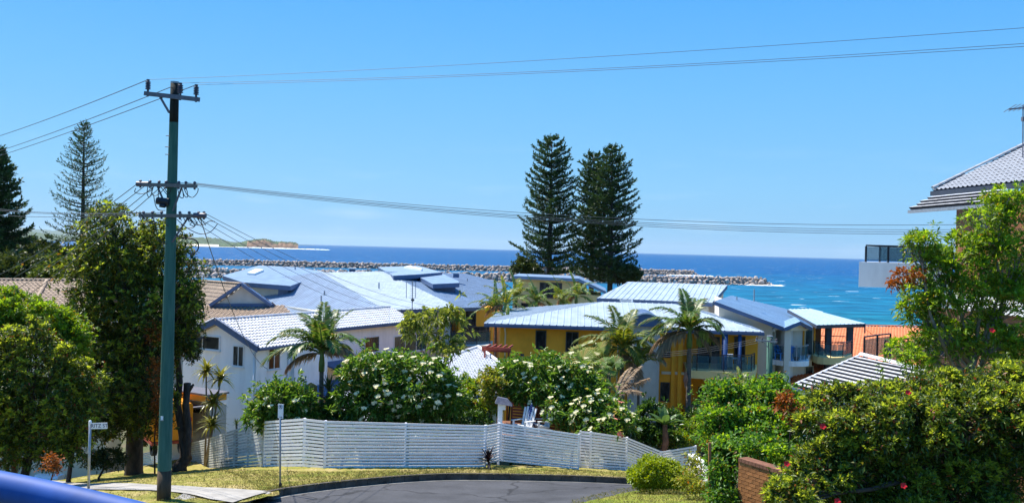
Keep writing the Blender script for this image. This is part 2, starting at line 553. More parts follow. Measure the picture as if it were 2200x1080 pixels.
# lawn
def lawn_mat(nm, c0, c1, c2):
    m, nt, p, out = mat_base(nm)
    N, Lk = nt.nodes.new, nt.links.new
    t = N("ShaderNodeTexCoord")
    n1 = N("ShaderNodeTexNoise"); n1.inputs['Scale'].default_value = 0.55; n1.inputs['Detail'].default_value = 7; n1.inputs['Roughness'].default_value = 0.7
    n2 = N("ShaderNodeTexNoise"); n2.inputs['Scale'].default_value = 22; n2.inputs['Detail'].default_value = 3
    r1 = N("ShaderNodeValToRGB")
    r1.color_ramp.elements[0].position = 0.36; r1.color_ramp.elements[0].color = (*c0, 1)
    r1.color_ramp.elements[1].position = 0.62; r1.color_ramp.elements[1].color = (*c2, 1)
    e = r1.color_ramp.elements.new(0.5); e.color = (*c1, 1)
    r2 = N("ShaderNodeValToRGB")
    r2.color_ramp.elements[0].position = 0.3; r2.color_ramp.elements[0].color = (0.62, 0.62, 0.62, 1)
    r2.color_ramp.elements[1].position = 0.7; r2.color_ramp.elements[1].color = (1.25, 1.25, 1.2, 1)
    mx = N("ShaderNodeMixRGB"); mx.blend_type = 'MULTIPLY'; mx.inputs['Fac'].default_value = 1
    for nn in (n1, n2): Lk(t.outputs['Object'], nn.inputs['Vector'])
    Lk(n1.outputs['Fac'], r1.inputs['Fac']); Lk(n2.outputs['Fac'], r2.inputs['Fac'])
    Lk(r1.outputs['Color'], mx.inputs['Color1']); Lk(r2.outputs['Color'], mx.inputs['Color2'])
    Lk(mx.outputs['Color'], p.inputs['Base Color'])
    p.inputs['Roughness'].default_value = 0.95
    p.inputs['Specular IOR Level'].default_value = 0.1
    b = N("ShaderNodeBump"); b.inputs['Strength'].default_value = 0.8; b.inputs['Distance'].default_value = 0.05
    Lk(n2.outputs['Fac'], b.inputs['Height']); Lk(b.outputs['Normal'], p.inputs['Normal'])
    return m
m_lawn = lawn_mat("dry_lawn", (0.14, 0.17, 0.025), (0.29, 0.255, 0.065), (0.41, 0.32, 0.14))
m_lawn_green = lawn_mat("green_lawn", (0.12, 0.17, 0.02), (0.19, 0.22, 0.03), (0.26, 0.25, 0.05))
def g2(px, py):
    p = on_ground(px, py)
    return (p.x, p.y)
kerb_px = [(575, 1061), (610, 1053), (660, 1045), (720, 1037), (790, 1030), (870, 1025), (960, 1021), (1060, 1020), (1170, 1022), (1280, 1025), (1400, 1031), (1500, 1036)]
kerb = [g2(*p) for p in kerb_px]
def curve_in(P, n=4):
    P = [Vector((p[0], p[1])) for p in P]
    out = []
    for i in range(len(P) - 1):
        a, b, c, d = P[max(i - 1, 0)], P[i], P[i + 1], P[min(i + 2, len(P) - 1)]
        for k in range(n):
            t = k / n
            out.append(0.5 * ((2 * b) + (c - a) * t + (2 * a - 5 * b + 4 * c - d) * t * t + (3 * b - a - 3 * c + d) * t ** 3))
    out.append(P[-1])
    return [(p.x, p.y) for p in out]
kerb = curve_in(kerb, 3)
KN = len(kerb)
# back edge of the verge: past the fence line
back_px = [(430, 50.5), (520, 43.6), (600, 39.4), (680, 37.1), (800, 36.8), (900, 36.9), (1000, 37.1), (1060, 38.5), (1200, 38.9), (1300, 39.9), (1400, 40.7), (1510, 42.2)]
back = curve_in([tuple(XY(a, b)) for a, b in back_px], 3)
LIFT = 0.02
loft("verge_lawn", kerb, back, 10, m_lawn, LIFT, rough=0.012)
# road: from the kerb towards the camera
near = [(x * 0.72 + 1.5, max(4.0, y - 17.5)) for x, y in kerb]
rk = [g2(300, 1125), g2(400, 1104), g2(470, 1086), g2(530, 1071)] + [(x, y) for x, y in kerb]
loft("road", rk, [(x * 0.72 + 1.5, max(4.0, y - 17.5)) for x, y in rk], 8, m_asphalt, -0.19)
# kerb stones: a thing-free part of the road edge, one length per pair of joints
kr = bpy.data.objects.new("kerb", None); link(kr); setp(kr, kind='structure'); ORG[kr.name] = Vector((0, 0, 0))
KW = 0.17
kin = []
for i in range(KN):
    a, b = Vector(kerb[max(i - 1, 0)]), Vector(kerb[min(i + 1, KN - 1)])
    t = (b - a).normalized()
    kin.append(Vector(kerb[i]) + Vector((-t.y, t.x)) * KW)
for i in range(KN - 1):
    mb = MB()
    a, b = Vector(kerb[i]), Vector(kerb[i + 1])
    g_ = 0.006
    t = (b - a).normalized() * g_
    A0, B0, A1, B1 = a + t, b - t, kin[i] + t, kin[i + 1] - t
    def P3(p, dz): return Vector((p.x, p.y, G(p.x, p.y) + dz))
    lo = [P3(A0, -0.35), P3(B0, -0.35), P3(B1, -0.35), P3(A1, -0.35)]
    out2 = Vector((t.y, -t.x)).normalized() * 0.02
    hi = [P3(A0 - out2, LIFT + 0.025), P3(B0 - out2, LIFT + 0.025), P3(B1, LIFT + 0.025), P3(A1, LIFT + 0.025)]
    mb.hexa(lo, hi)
    mb.build("kerb_stone", m_kerb_shade, kr)
# concrete gutter strip on the road side
gut = []
for i in range(KN):
    a, b = Vector(kerb[max(i - 1, 0)]), Vector(kerb[min(i + 1, KN - 1)])
    t = (b - a).normalized()
    gut.append(tuple(Vector(kerb[i]) + Vector((t.y, -t.x)) * 0.22))
loft("gutter", kerb, gut, 1, m_gutter, -0.184)
# left lawn (beside the pole and under the trees) and the concrete footpath over it
lawn_a = [g2(600, 1062), g2(520, 1079), g2(440, 1082), g2(330, 1085), g2(200, 1085), (-17, 22), (-24, 20)]
lawn_b = [tuple(XY(600, 38.5)), tuple(XY(540, 41.5)), tuple(XY(440, 49.2)), tuple(XY(330, 58)), tuple(XY(200, 70)), tuple(XY(60, 62)), tuple(XY(-120, 55))]
loft("side_lawn", lawn_a, lawn_b, 12, m_lawn, LIFT - 0.01, rough=0.012, rs=2)
path_a = [g2(-60, 1049), g2(60, 1052), g2(200, 1053), g2(330, 1056), g2(400, 1064), g2(450, 1076), g2(500, 1083)]
path_b = [g2(-60, 1037), g2(60, 1038), g2(200, 1040), g2(330, 1043), g2(440, 1049), g2(530, 1054), g2(582, 1059)]
loft("footpath", path_a, path_b, 4, m_concrete, LIFT + 0.025)
loft("driveway_apron", [g2(396, 1062), g2(470, 1058), g2(540, 1056), g2(584, 1060)], [g2(300, 1125), g2(400, 1104), g2(470, 1086), g2(530, 1071)], 4, m_concrete, (0.043, -0.175))
# near grass mound at right
mound_a = [g2(1205, 1086), g2(1250, 1070), g2(1300, 1058), g2(1355, 1047), g2(1420, 1040), g2(1480, 1036), g2(1540, 1034)]
mound_b = [(9.5, 15), (9.5, 17), (10, 19), (10.5, 21), (11.5, 23), (12.5, 25), (14, 27)]
loft("mound_lawn", mound_a, mound_b, 10, m_lawn_green, -0.14, rough=0.012, rs=3)

# ------------------------------------------------------------------ sea
def sea_mat():
    m, nt, p, out = mat_base("sea_water")
    N, Lk = nt.nodes.new, nt.links.new
    t = N("ShaderNodeTexCoord")
    sp = N("ShaderNodeSeparateXYZ"); Lk(t.outputs['Object'], sp.inputs['Vector'])
    mr = N("ShaderNodeMapRange"); mr.inputs['From Min'].default_value = 150; mr.inputs['From Max'].default_value = 1500
    Lk(sp.outputs['Y'], mr.inputs['Value'])
    rp = N("ShaderNodeValToRGB")
    rp.color_ramp.elements[0].color = (0.006, 0.135, 0.175, 1)      # shallow, turquoise
    rp.color_ramp.elements[1].color = (0.003, 0.070, 0.20, 1)      # deep
    e = rp.color_ramp.elements.new(0.35); e.color = (0.004, 0.108, 0.21, 1)
    n0 = N("ShaderNodeTexNoise"); n0.inputs['Scale'].default_value = 0.006; n0.inputs['Detail'].default_value = 6
    mp0 = N("ShaderNodeMapping"); mp0.inputs['Scale'].default_value = (0.35, 1, 1)
    Lk(t.outputs['Object'], mp0.inputs['Vector']); Lk(mp0.outputs['Vector'], n0.inputs['Vector'])
    ad = N("ShaderNodeMath"); ad.operation = 'MULTIPLY_ADD'; ad.inputs[1].default_value = 0.6; ad.inputs[2].default_value = -0.3
    Lk(n0.outputs['Fac'], ad.inputs[0])
    ad2 = N("ShaderNodeMath"); ad2.operation = 'ADD'; Lk(mr.outputs['Result'], ad2.inputs[0]); Lk(ad.outputs['Value'], ad2.inputs[1])
    Lk(ad2.outputs['Value'], rp.inputs['Fac'])
    # wavelets
    mp1 = N("ShaderNodeMapping"); mp1.inputs['Scale'].default_value = (0.035, 0.075, 1); mp1.inputs['Rotation'].default_value = (0, 0, 0.3)
    Lk(t.outputs['Object'], mp1.inputs['Vector'])
    n1 = N("ShaderNodeTexNoise"); n1.inputs['Scale'].default_value = 1.0; n1.inputs['Detail'].default_value = 8; n1.inputs['Roughness'].default_value = 0.65
    Lk(mp1.outputs['Vector'], n1.inputs['Vector'])
    r2 = N("ShaderNodeValToRGB")
    r2.color_ramp.elements[0].position = 0.38; r2.color_ramp.elements[0].color = (0.55, 0.6, 0.66, 1)
    r2.color_ramp.elements[1].position = 0.62; r2.color_ramp.elements[1].color = (1.45, 1.38, 1.3, 1)
    Lk(n1.outputs['Fac'], r2.inputs['Fac'])
    mx = N("ShaderNodeMixRGB"); mx.blend_type = 'MULTIPLY'; mx.inputs['Fac'].default_value = 1
    Lk(rp.outputs['Color'], mx.inputs['Color1']); Lk(r2.outputs['Color'], mx.inputs['Color2'])
    # white caps
    mp2 = N("ShaderNodeMapping"); mp2.inputs['Scale'].default_value = (0.045, 0.10, 1)
    Lk(t.outputs['Object'], mp2.inputs['Vector'])
    n2 = N("ShaderNodeTexNoise"); n2.inputs['Scale'].default_value = 1.0; n2.inputs['Detail'].default_value = 5
    Lk(mp2.outputs['Vector'], n2.inputs['Vector'])
    r3 = N("ShaderNodeValToRGB"); r3.color_ramp.elements[0].position = 0.672; r3.color_ramp.elements[1].position = 0.70
    Lk(n2.outputs['Fac'], r3.inputs['Fac'])
    mc = N("ShaderNodeMixRGB"); mc.inputs['Color2'].default_value = (0.75, 0.8, 0.82, 1)
    Lk(r3.outputs['Color'], mc.inputs['Fac']); Lk(mx.outputs['Color'], mc.inputs['Color1'])
    Lk(mc.outputs['Color'], p.inputs['Base Color'])
    p.inputs['Roughness'].default_value = 0.55
    p.inputs['Specular IOR Level'].default_value = 0.10
    b = N("ShaderNodeBump"); b.inputs['Strength'].default_value = 0.5; b.inputs['Distance'].default_value = 1.2
    Lk(n1.outputs['Fac'], b.inputs['Height']); Lk(b.outputs['Normal'], p.inputs['Normal'])
    return m
sea = MB()
sea.add([(-45000, -300, 0), (45000, -300, 0), (45000, 45000, 0), (-45000, 45000, 0)], [(0, 1, 2, 3)])
o = sea.build("sea", sea_mat())
setp(o, kind='structure')

# ------------------------------------------------------------------ far land
def far_land(name, pts, depth, mat, seed, cliff=None, res=140):
    """ridge profile (px, py top) at distance Y, falling to the sea both ways"""
    rng = np.random.default_rng(seed)
    n_c = 22
    px = np.linspace(pts[0][0], pts[-1][0], res)
    Yc = np.interp(px, [p[0] for p in pts], [p[2] for p in pts])
    top = np.interp(px, [p[0] for p in pts], [p[1] for p in pts])
    ctrl = rng.normal(0, 1, res)
    ctrl = np.convolve(ctrl, np.ones(3) / 3, 'same')
    V = np.zeros((res, n_c, 3))
    for i in range(res):
        c = AT(px[i], top[i], Yc[i])
        zt = max(1.5, c.z) * (1 + 0.04 * ctrl[i])
        for j in range(n_c):
            s = -1 + 2 * j / (n_c - 1)
            pr = max(0, 1 - abs(s) ** 2.2)
            if cliff and px[i] > cliff and s < 0:
                pr = min(1, max(0, (1 + s) * 3.2)) ** 0.8
            d = s * depth
            V[i, j] = (c.x * (1 + d / Yc[i]), Yc[i] + d, zt * pr * (1 + 0.06 * rng.normal()) - 1.0)
    ii = np.arange(res * n_c).reshape(res, n_c)
    f = np.c_[ii[:-1, :-1].ravel(), ii[1:, :-1].ravel(), ii[1:, 1:].ravel(), ii[:-1, 1:].ravel()]
    o = np_mesh(name, V.reshape(-1, 3), f, mat, smooth=False)
    setp(o, kind='structure')
    return o
def headland_mat():
    m, nt, p, out = mat_base("headland_scrub_and_rock")
    N, Lk = nt.nodes.new, nt.links.new
    g = N("ShaderNodeNewGeometry")
    sp = N("ShaderNodeSeparateXYZ"); Lk(g.outputs['Normal'], sp.inputs['Vector'])
    t = N("ShaderNodeTexCoord")
    n1 = N("ShaderNodeTexNoise"); n1.inputs['Scale'].default_value = 0.02; n1.inputs['Detail'].default_value = 6
    Lk(t.outputs['Object'], n1.inputs['Vector'])
    ad = N("ShaderNodeMath"); ad.operation = 'MULTIPLY_ADD'; ad.inputs[1].default_value = 0.5
    Lk(n1.outputs['Fac'], ad.inputs[0]); Lk(sp.outputs['Z'], ad.inputs[2])
    r = N("ShaderNodeValToRGB")
    r.color_ramp.elements[0].position = 0.93; r.color_ramp.elements[0].color = (0.26, 0.15, 0.09, 1)
    r.color_ramp.elements[1].position = 1.13; r.color_ramp.elements[1].color = (0.045, 0.075, 0.03, 1)
    e = r.color_ramp.elements.new(1.02) if False else None
    mr = N("ShaderNodeMapRange"); mr.inputs['From Min'].default_value = 0.8; mr.inputs['From Max'].default_value = 1.35
    Lk(ad.outputs['Value'], mr.inputs['Value'])
    r.color_ramp.elements[0].position = 0.35; r.color_ramp.elements[1].position = 0.6
    Lk(mr.outputs['Result'], r.inputs['Fac'])
    n2 = N("ShaderNodeTexNoise"); n2.inputs['Scale'].default_value = 0.05; n2.inputs['Detail'].default_value = 5
    Lk(t.outputs['Object'], n2.inputs['Vector'])
    r2 = N("ShaderNodeValToRGB"); r2.color_ramp.elements[0].color = (0.5, 0.5, 0.5, 1); r2.color_ramp.elements[1].color = (1.6, 1.6, 1.5, 1)
    r2.color_ramp.elements[0].position = 0.35; r2.color_ramp.elements[1].position = 0.65
    Lk(n2.outputs['Fac'], r2.inputs['Fac'])
    mx = N("ShaderNodeMixRGB"); mx.blend_type = 'MULTIPLY'; mx.inputs['Fac'].default_value = 1
    Lk(r.outputs['Color'], mx.inputs['Color1']); Lk(r2.outputs['Color'], mx.inputs['Color2'])
    Lk(mx.outputs['Color'], p.inputs['Base Color'])
    p.inputs['Roughness'].default_value = 0.95
    return m
m_head = headland_mat()
far_land("headland", [(470, 525, 4600), (510, 521, 4600), (535, 516, 4600), (560, 513.5, 4600), (578, 515, 4600), (590, 519, 4600), (612, 519.5, 4600), (634, 521, 4600), (641, 524, 4600)], 110, m_head, 3, cliff=532)
far_land("hills", [(340, 522, 6000), (375, 514, 6000), (410, 511, 6000), (450, 510, 6000), (478, 514, 6000), (500, 521, 6000), (520, 524, 6000)], 500, m_head, 4)
far_land("hills", [(20, 499, 7500), (60, 498, 7500), (95, 501, 7500), (150, 507, 7500), (230, 512, 7500), (330, 517, 7500)], 900, m_head, 5)
far_land("far_hills", [(-50, 490, 24000), (40, 489, 24000), (90, 494, 24000), (160, 499, 24000), (260, 503, 24000), (380, 506, 24000), (500, 519, 24000), (600, 523.2, 24000), (680, 526.5, 24000)], 3500, m_head, 6)
m_sand = MAT("beach_sand", (0.62, 0.55, 0.42), 0.9, 0.08, 0.01)
mb = MB()
bp_ = [AT(395, 529.6, 4400), AT(440, 530.6, 4400), AT(500, 531.6, 4400), AT(540, 533, 4350)]
top_ = [AT(395, 524, 5200), AT(440, 525, 5200), AT(500, 527.2, 5200), AT(545, 529.8, 5000)]
vv = [(p.x, p.y, 0.4) for p in bp_] + [(p.x, p.y, 9.0) for p in top_]
mb.add(vv, [(i, i + 1, 5 + i, 4 + i) for i in range(3)])
setp(mb.build("beach", m_sand), kind='structure')

# ------------------------------------------------------------------ breakwaters
m_rock = MAT("breakwater_rock", (0.40, 0.33, 0.28), 0.9, 0.45, 0.35, 0.3, 1.2, island=0.45)
def rock_meshes(k, seed):
    rng = np.random.default_rng(seed)
    t = (1 + 5 ** 0.5) / 2
    V0 = np.array([(-1, t, 0), (1, t, 0), (-1, -t, 0), (1, -t, 0), (0, -1, t), (0, 1, t), (0, -1, -t), (0, 1, -t), (t, 0, -1), (t, 0, 1), (-t, 0, -1), (-t, 0, 1)]) / (1 + t * t) ** 0.5
    Fi = [(0, 11, 5), (0, 5, 1), (0, 1, 7), (0, 7, 10), (0, 10, 11), (1, 5, 9), (5, 11, 4), (11, 10, 2), (10, 7, 6), (7, 1, 8), (3, 9, 4), (3, 4, 2), (3, 2, 6), (3, 6, 8), (3, 8, 9), (4, 9, 5), (2, 4, 11), (6, 2, 10), (8, 6, 7), (9, 8, 1)]
    return [(V0 * rng.uniform(0.62, 1.2, (12, 1)) * np.array([1.15, 1.0, 0.8]), np.array(Fi)) for _ in range(k)]
ROCKS = rock_meshes(6, 5)
def breakwater(label, p0, p1, htop, half, step, size, seed, n_single):
    rng = np.random.default_rng(seed)
    root = bpy.data.objects.new("breakwater", None); link(root)
    root.location = (p0.x, p0.y, 0); ORG[root.name] = Vector((p0.x, p0.y, 0))
    setp(root, label, "breakwater", "rock breakwaters at the river mouth")
    d = (p1 - p0); ln = d.length; d.normalize(); n = Vector((-d.y, d.x))
    core = MB()
    a, b = p0, p1
    sec = [(-half, -2), (-half * 0.35, htop - 1.2), (half * 0.35, htop - 1.2), (half, -2)]
    core.hexa([Vector((*(a + n * s), h)) for s, h in sec], [Vector((*(b - d * 3 + n * s), h)) for s, h in sec])
    core.build("rubble_core", MAT("rubble", (0.22, 0.19, 0.16), 0.95, 0.3, 0.4), root)
    P, S, K = [], [], []
    for t in np.arange(0, ln + half * 0.6, step):
        nr = 7
        for j in range(nr):
            s = -half + (2 * half) * j / (nr - 1) + rng.normal(0, 0.5)
            if s > half * 0.45: continue
            prof = max(0, 1 - max(0, (abs(s) - half * 0.3) / (half * 0.72)))
            end = max(0, min(1, (ln + half * 0.6 - t) / (half * 0.8)))
            h = htop * prof * end ** 0.6 + rng.normal(0, 0.35)
            if h < -0.6: continue
            tt = t + rng.normal(0, step * 0.3)
            c = p0 + d * tt + n * s
            P.append((c.x, c.y, h - 0.3)); S.append(size * rng.uniform(0.6, 1.35)); K.append(rng.integers(0, 6))
    P, S, K = np.array(P), np.array(S), np.array(K)
    order = np.argsort(-(S / P[:, 1]) - 0.0 * P[:, 0])
    single = set(order[:n_single].tolist())
    mes = []
    for V0, Fi in ROCKS:
        me = bpy.data.meshes.new("boulder"); me.from_pydata(V0.tolist(), [], Fi.tolist()); me.materials.append(m_rock); mes.append(me)
    AV, AF, nb = [], [], 0
    for i in range(len(P)):
        R = Matrix.Rotation(rng.uniform(0, 6.28), 3, Vector(rng.normal(size=3)).normalized())
        if i in single:
            M = Matrix.Translation(Vector(P[i])) @ R.to_4x4() @ Matrix.Scale(S[i], 4)
            inst(mes[K[i]], "boulder", root, M)
        else:
            V0, Fi = ROCKS[K[i]]
            AV.append((V0 * S[i]) @ np.array(R).T + P[i]); AF.append(Fi + nb); nb += 12
    if AV:
        o = np_mesh("boulders", np.concatenate(AV), np.concatenate(AF), m_rock, root)
        setp(o, kind='stuff')
    return root
a, b = XY(385, 640), XY(1640, 800)
breakwater("nearer rock breakwater ending at the white surf beyond the metal roofs", a, b, 5.5, 8.0, 2.4, 1.8, 7, 300)
a, b = XY(380, 985), XY(1490, 1090)
breakwater("farther rock breakwater lying behind the nearer one across the river mouth", a, b, 5.2, 8.0, 2.9, 1.8, 8, 0)
# surf at the breakwater head
m_foam = MAT("surf_foam", (0.80, 0.84, 0.85), 0.9, 0.05, 0.5)
rngf = np.random.default_rng(4)
AV, AF, nb = [], [], 0
for (px0, px1, Yc, sp_, nn) in [(1615, 1680, 792, 5, 60), (1600, 1650, 786, 3, 20), (1440, 1530, 1078, 6, 40), (565, 705, 4330, 25, 120), (500, 640, 4440, 12, 100)]:
    for _ in range(nn):
        p = XY(rngf.uniform(px0, px1) if rngf.random() < 0.5 else rngf.triangular(px0, px0 + (px1 - px0) * 0.35, px1), Yc + rngf.normal(0, sp_))
        sc_ = Yc / 790
        w, h = rngf.uniform(1.5, 4.5) * sc_, rngf.uniform(0.5, 1.4) * sc_
        k = 8
        an = np.linspace(0, 2 * np.pi, k, endpoint=False)
        r_ = rngf.uniform(0.6, 1.1, k)
        ring = np.c_[p.x + np.cos(an) * w * r_, p.y + np.sin(an) * h * 2 * r_, np.full(k, 0.15 + nb * 1e-5)]
        topv = np.array([[p.x, p.y, 0.15 + rngf.uniform(0.1, 0.6) * sc_]])
        AV.append(np.r_[ring, topv]); AF.append(np.array([(i, (i + 1) % k, k) for i in range(k)]) + nb); nb += k + 1
o = np_mesh("surf", np.concatenate(AV), np.concatenate(AF), m_foam)
setp(o, kind='stuff')
# ------------------------------------------------------------------ building helpers
def clip_u(poly, a, b):
    def half(P, f):
        out = []
        for i in range(len(P)):
            p, q_ = P[i], P[(i + 1) % len(P)]
            fp, fq = f(p), f(q_)
            if fp >= 0: out.append(p)
            if (fp >= 0) != (fq >= 0):
                t = fp / (fp - fq)
                out.append((p[0] + (q_[0] - p[0]) * t, p[1] + (q_[1] - p[1]) * t))
        return out
    P = half(poly, lambda p: p[0] - a)
    return half(P, lambda p: b - p[0]) if P else []
def inside(poly, x, y):
    c = False
    for i in range(len(poly)):
        x1, y1 = poly[i]; x2, y2 = poly[(i + 1) % len(poly)]
        if (y1 > y) != (y2 > y) and x < (x2 - x1) * (y - y1) / (y2 - y1) + x1:
            c = not c
    return c
def frame_of(poly, eave):
    """eave direction -> (origin, U, V, N): U along the eave, V up the slope"""
    n = plane3(poly[0], poly[1], poly[2])
    U = (eave - n * eave.dot(n)).normalized()
    Vv = n.cross(U).normalized()
    if Vv.z < 0:
        Vv = -Vv; U = -U
    return poly[0], U, Vv, n
def metal_plane(parent, poly, eave, mat, sheet=0.76, ribs=2, deck=None, thick=0.16, rib_h=0.045, rib_w=0.05):
    """steel roof plane: long sheets with standing ribs on a deck slab"""
    poly = [Vector(p) for p in poly]
    o, U, Vv, n = frame_of(poly, eave)
    P2 = [((p - o).dot(U), (p - o).dot(Vv)) for p in poly]
    if deck is not None:
        MB().slab([p - n * 0.012 for p in poly], -n * thick).build("roof_deck", deck, parent)
    u0, u1 = min(p[0] for p in P2), max(p[0] for p in P2)
    k = max(1, int(math.ceil((u1 - u0) / sheet)))
    def W3(u, v, h): return o + U * u + Vv * v + n * h
    for i in range(k):
        a, b = u0 + i * sheet, min(u1, u0 + (i + 1) * sheet)
        c = clip_u(P2, a + 0.003, b - 0.003)
        if len(c) < 3: continue
        mb = MB()
        mb.slab([W3(u, v, 0.006) for u, v in c], -n * 0.012)
        for r_ in range(ribs):
            uc = a + sheet * (r_ + 0.5) / ribs
            if uc > b - 0.03: continue
            vsl = []
            cc = clip_u(P2, uc - 0.002, uc + 0.002)
            if len(cc) < 3: continue
            v0, v1 = min(p[1] for p in cc), max(p[1] for p in cc)
            if v1 - v0 < 0.1: continue
            lo = [W3(uc - rib_w, v0, 0.006), W3(uc + rib_w, v0, 0.006), W3(uc + rib_w, v1, 0.006), W3(uc - rib_w, v1, 0.006)]
            hi = [W3(uc - rib_w * 0.5, v0, rib_h), W3(uc + rib_w * 0.5, v0, rib_h), W3(uc + rib_w * 0.5, v1, rib_h), W3(uc - rib_w * 0.5, v1, rib_h)]
            mb.hexa(lo, hi)
        mb.build("roof_sheet", mat, parent)
_tile_cache = {}
def tile_mesh(w, h, mat, edge, kind):
    key = (w, h, mat.name, kind)
    if key in _tile_cache: return _tile_cache[key]
    if kind == 'roll':
        xs_ = [0, 0.16, 0.34, 0.62, 0.80, 1.0]; zs_ = [0.045, 0.075, 0.03, 0.022, 0.04, 0.045]
        xs_ = [0, 0.14, 0.30, 0.44, 0.72, 1.0]; zs_ = [0.05, 0.082, 0.06, 0.024, 0.018, 0.05]
    else:
        xs_ = [0.0, 0.03, 0.97, 1.0]; zs_ = [0.128, 0.132, 0.132, 0.128]
    mb = MB()
    n = len(xs_)
    v = []
    for t, dz in ((0.0, 0.0), (1.08, -0.035 if kind == 'roll' else -0.115)):
        v += [((x - 0.5) * w * 1.0, t * h, z_ + dz) for x, z_ in zip(xs_, zs_)]
    v += [((x - 0.5) * w, 0.004, z_ - (0.05 if kind == 'roll' else 0.13)) for x, z_ in zip(xs_, zs_)]
    f = [(i, i + 1, n + i + 1, n + i) for i in range(n - 1)]
    mb.add(v, f, 0)
    b = 0
    mb.f += [(2 * n + i, 2 * n + i + 1, i + 1, i) for i in range(n - 1)]
    mb.m += [1] * (n - 1)
    me = mb.mesh("roof_tile", [mat, edge])
    _tile_cache[key] = (me, mb)
    return _tile_cache[key]
def tile_plane(parent, poly, eave, mat, w=0.30, h=0.33, edge=None, kind='roll', budget=300, deck=None, thick=0.12, jit=0.004):
    poly = [Vector(p) for p in poly]
    o, U, Vv, n = frame_of(poly, eave)
    P2 = [((p - o).dot(U), (p - o).dot(Vv)) for p in poly]
    MB().slab([p - n * 0.01 for p in poly], -n * thick).build("roof_deck", deck or m_dark_fascia, parent)
    me, mb = tile_mesh(w, h, mat, edge or m_tile_edge_shade, kind)
    u0, u1 = min(p[0] for p in P2), max(p[0] for p in P2)
    v0, v1 = min(p[1] for p in P2), max(p[1] for p in P2)
    rng = random.Random(int(abs(o.x * 100)) + 3)
    cells = []
    for j in range(int((v1 - v0) / h) + 1):
        for i in range(int((u1 - u0) / w) + 2):
            u = u0 + (i + 0.5) * w
            v = v0 + j * h
            if inside(P2, u, v + h * 0.45):
                p = o + U * u + Vv * v + n * rng.uniform(-jit, jit)
                cells.append(((p - EYE).length, p))
    cells.sort(key=lambda c: c[0])
    rest = MB()
    for k, (d, p) in enumerate(cells):
        a = rng.uniform(-0.012, 0.012)
        x = (U * math.cos(a) + Vv * math.sin(a)); y = n.cross(x)
        if k < budget:
            inst(me, "roof_tile", parent, basis(p, x, y, n))
        else:
            rest.add([p + x * q_[0] + y * q_[1] + n * q_[2] for q_ in mb.v], mb.f, 0)
            rest.m[-len(mb.f):] = mb.m
    if rest.v:
        setp(rest.build("roof_tiles", [mat, edge or m_tile_edge_shade], parent), kind='stuff')
def ridge(parent, a, b, mat, r=0.11, step=0.36, name="ridge_cap"):
    a, b = Vector(a), Vector(b)
    n = max(1, int((b - a).length / step))
    d = (b - a).normalized()
    s = d.cross(Vector((0, 0, 1))).normalized()
    u = s.cross(d)
    for i in range(n):
        mb = MB()
        for t0, t1, r0, r1 in ((i / n, (i + 1.06) / n, r * 1.12, r * 0.95),):
            p0, p1 = a + (b - a) * t0, a + (b - a) * t1
            ring0 = [p0 + s * math.cos(k * math.pi / 5) * r0 + u * math.sin(k * math.pi / 5) * r0 * 0.8 for k in range(6)]
            ring1 = [p1 + s * math.cos(k * math.pi / 5) * r1 + u * math.sin(k * math.pi / 5) * r1 * 0.8 for k in range(6)]
            mb.add(ring0 + ring1, [(k, k + 1, 7 + k, 6 + k) for k in range(5)] + [(0, 1, 2, 3, 4, 5)])
        mb.build(name, mat, parent)
class Wall:
    """vertical wall between plan points A -> B (left to right as seen from outside)"""
    def __init__(s, A, B):
        s.A, s.B = Vector(A), Vector(B)
        s.d = (s.B - s.A); s.len = s.d.length; s.d.normalize()
        s.n = Vector((s.d.y, -s.d.x))
    def hit(s, px, py):
        d = ray(px, py)
        # (EYE.xy + d.xy * t - A) . n = 0
        t = (s.A.x * s.n.x + s.A.y * s.n.y) / (d.x * s.n.x + d.y * s.n.y)
        p = EYE + d * t
        return (Vector((p.x, p.y)) - s.A).dot(s.d), p.z
    def P(s, a, z_, out=0.0):
        q_ = s.A + s.d * a + s.n * out
        return Vector((q_.x, q_.y, z_))
    def box(s, mb, a0, a1, z0, z1, o0, o1, mi=0):
        lo = [s.P(a0, z0, o1), s.P(a1, z0, o1), s.P(a1, z0, o0), s.P(a0, z0, o0)]
        hi = [s.P(a0, z1, o1), s.P(a1, z1, o1), s.P(a1, z1, o0), s.P(a0, z1, o0)]
        mb.hexa(lo, hi, mi)
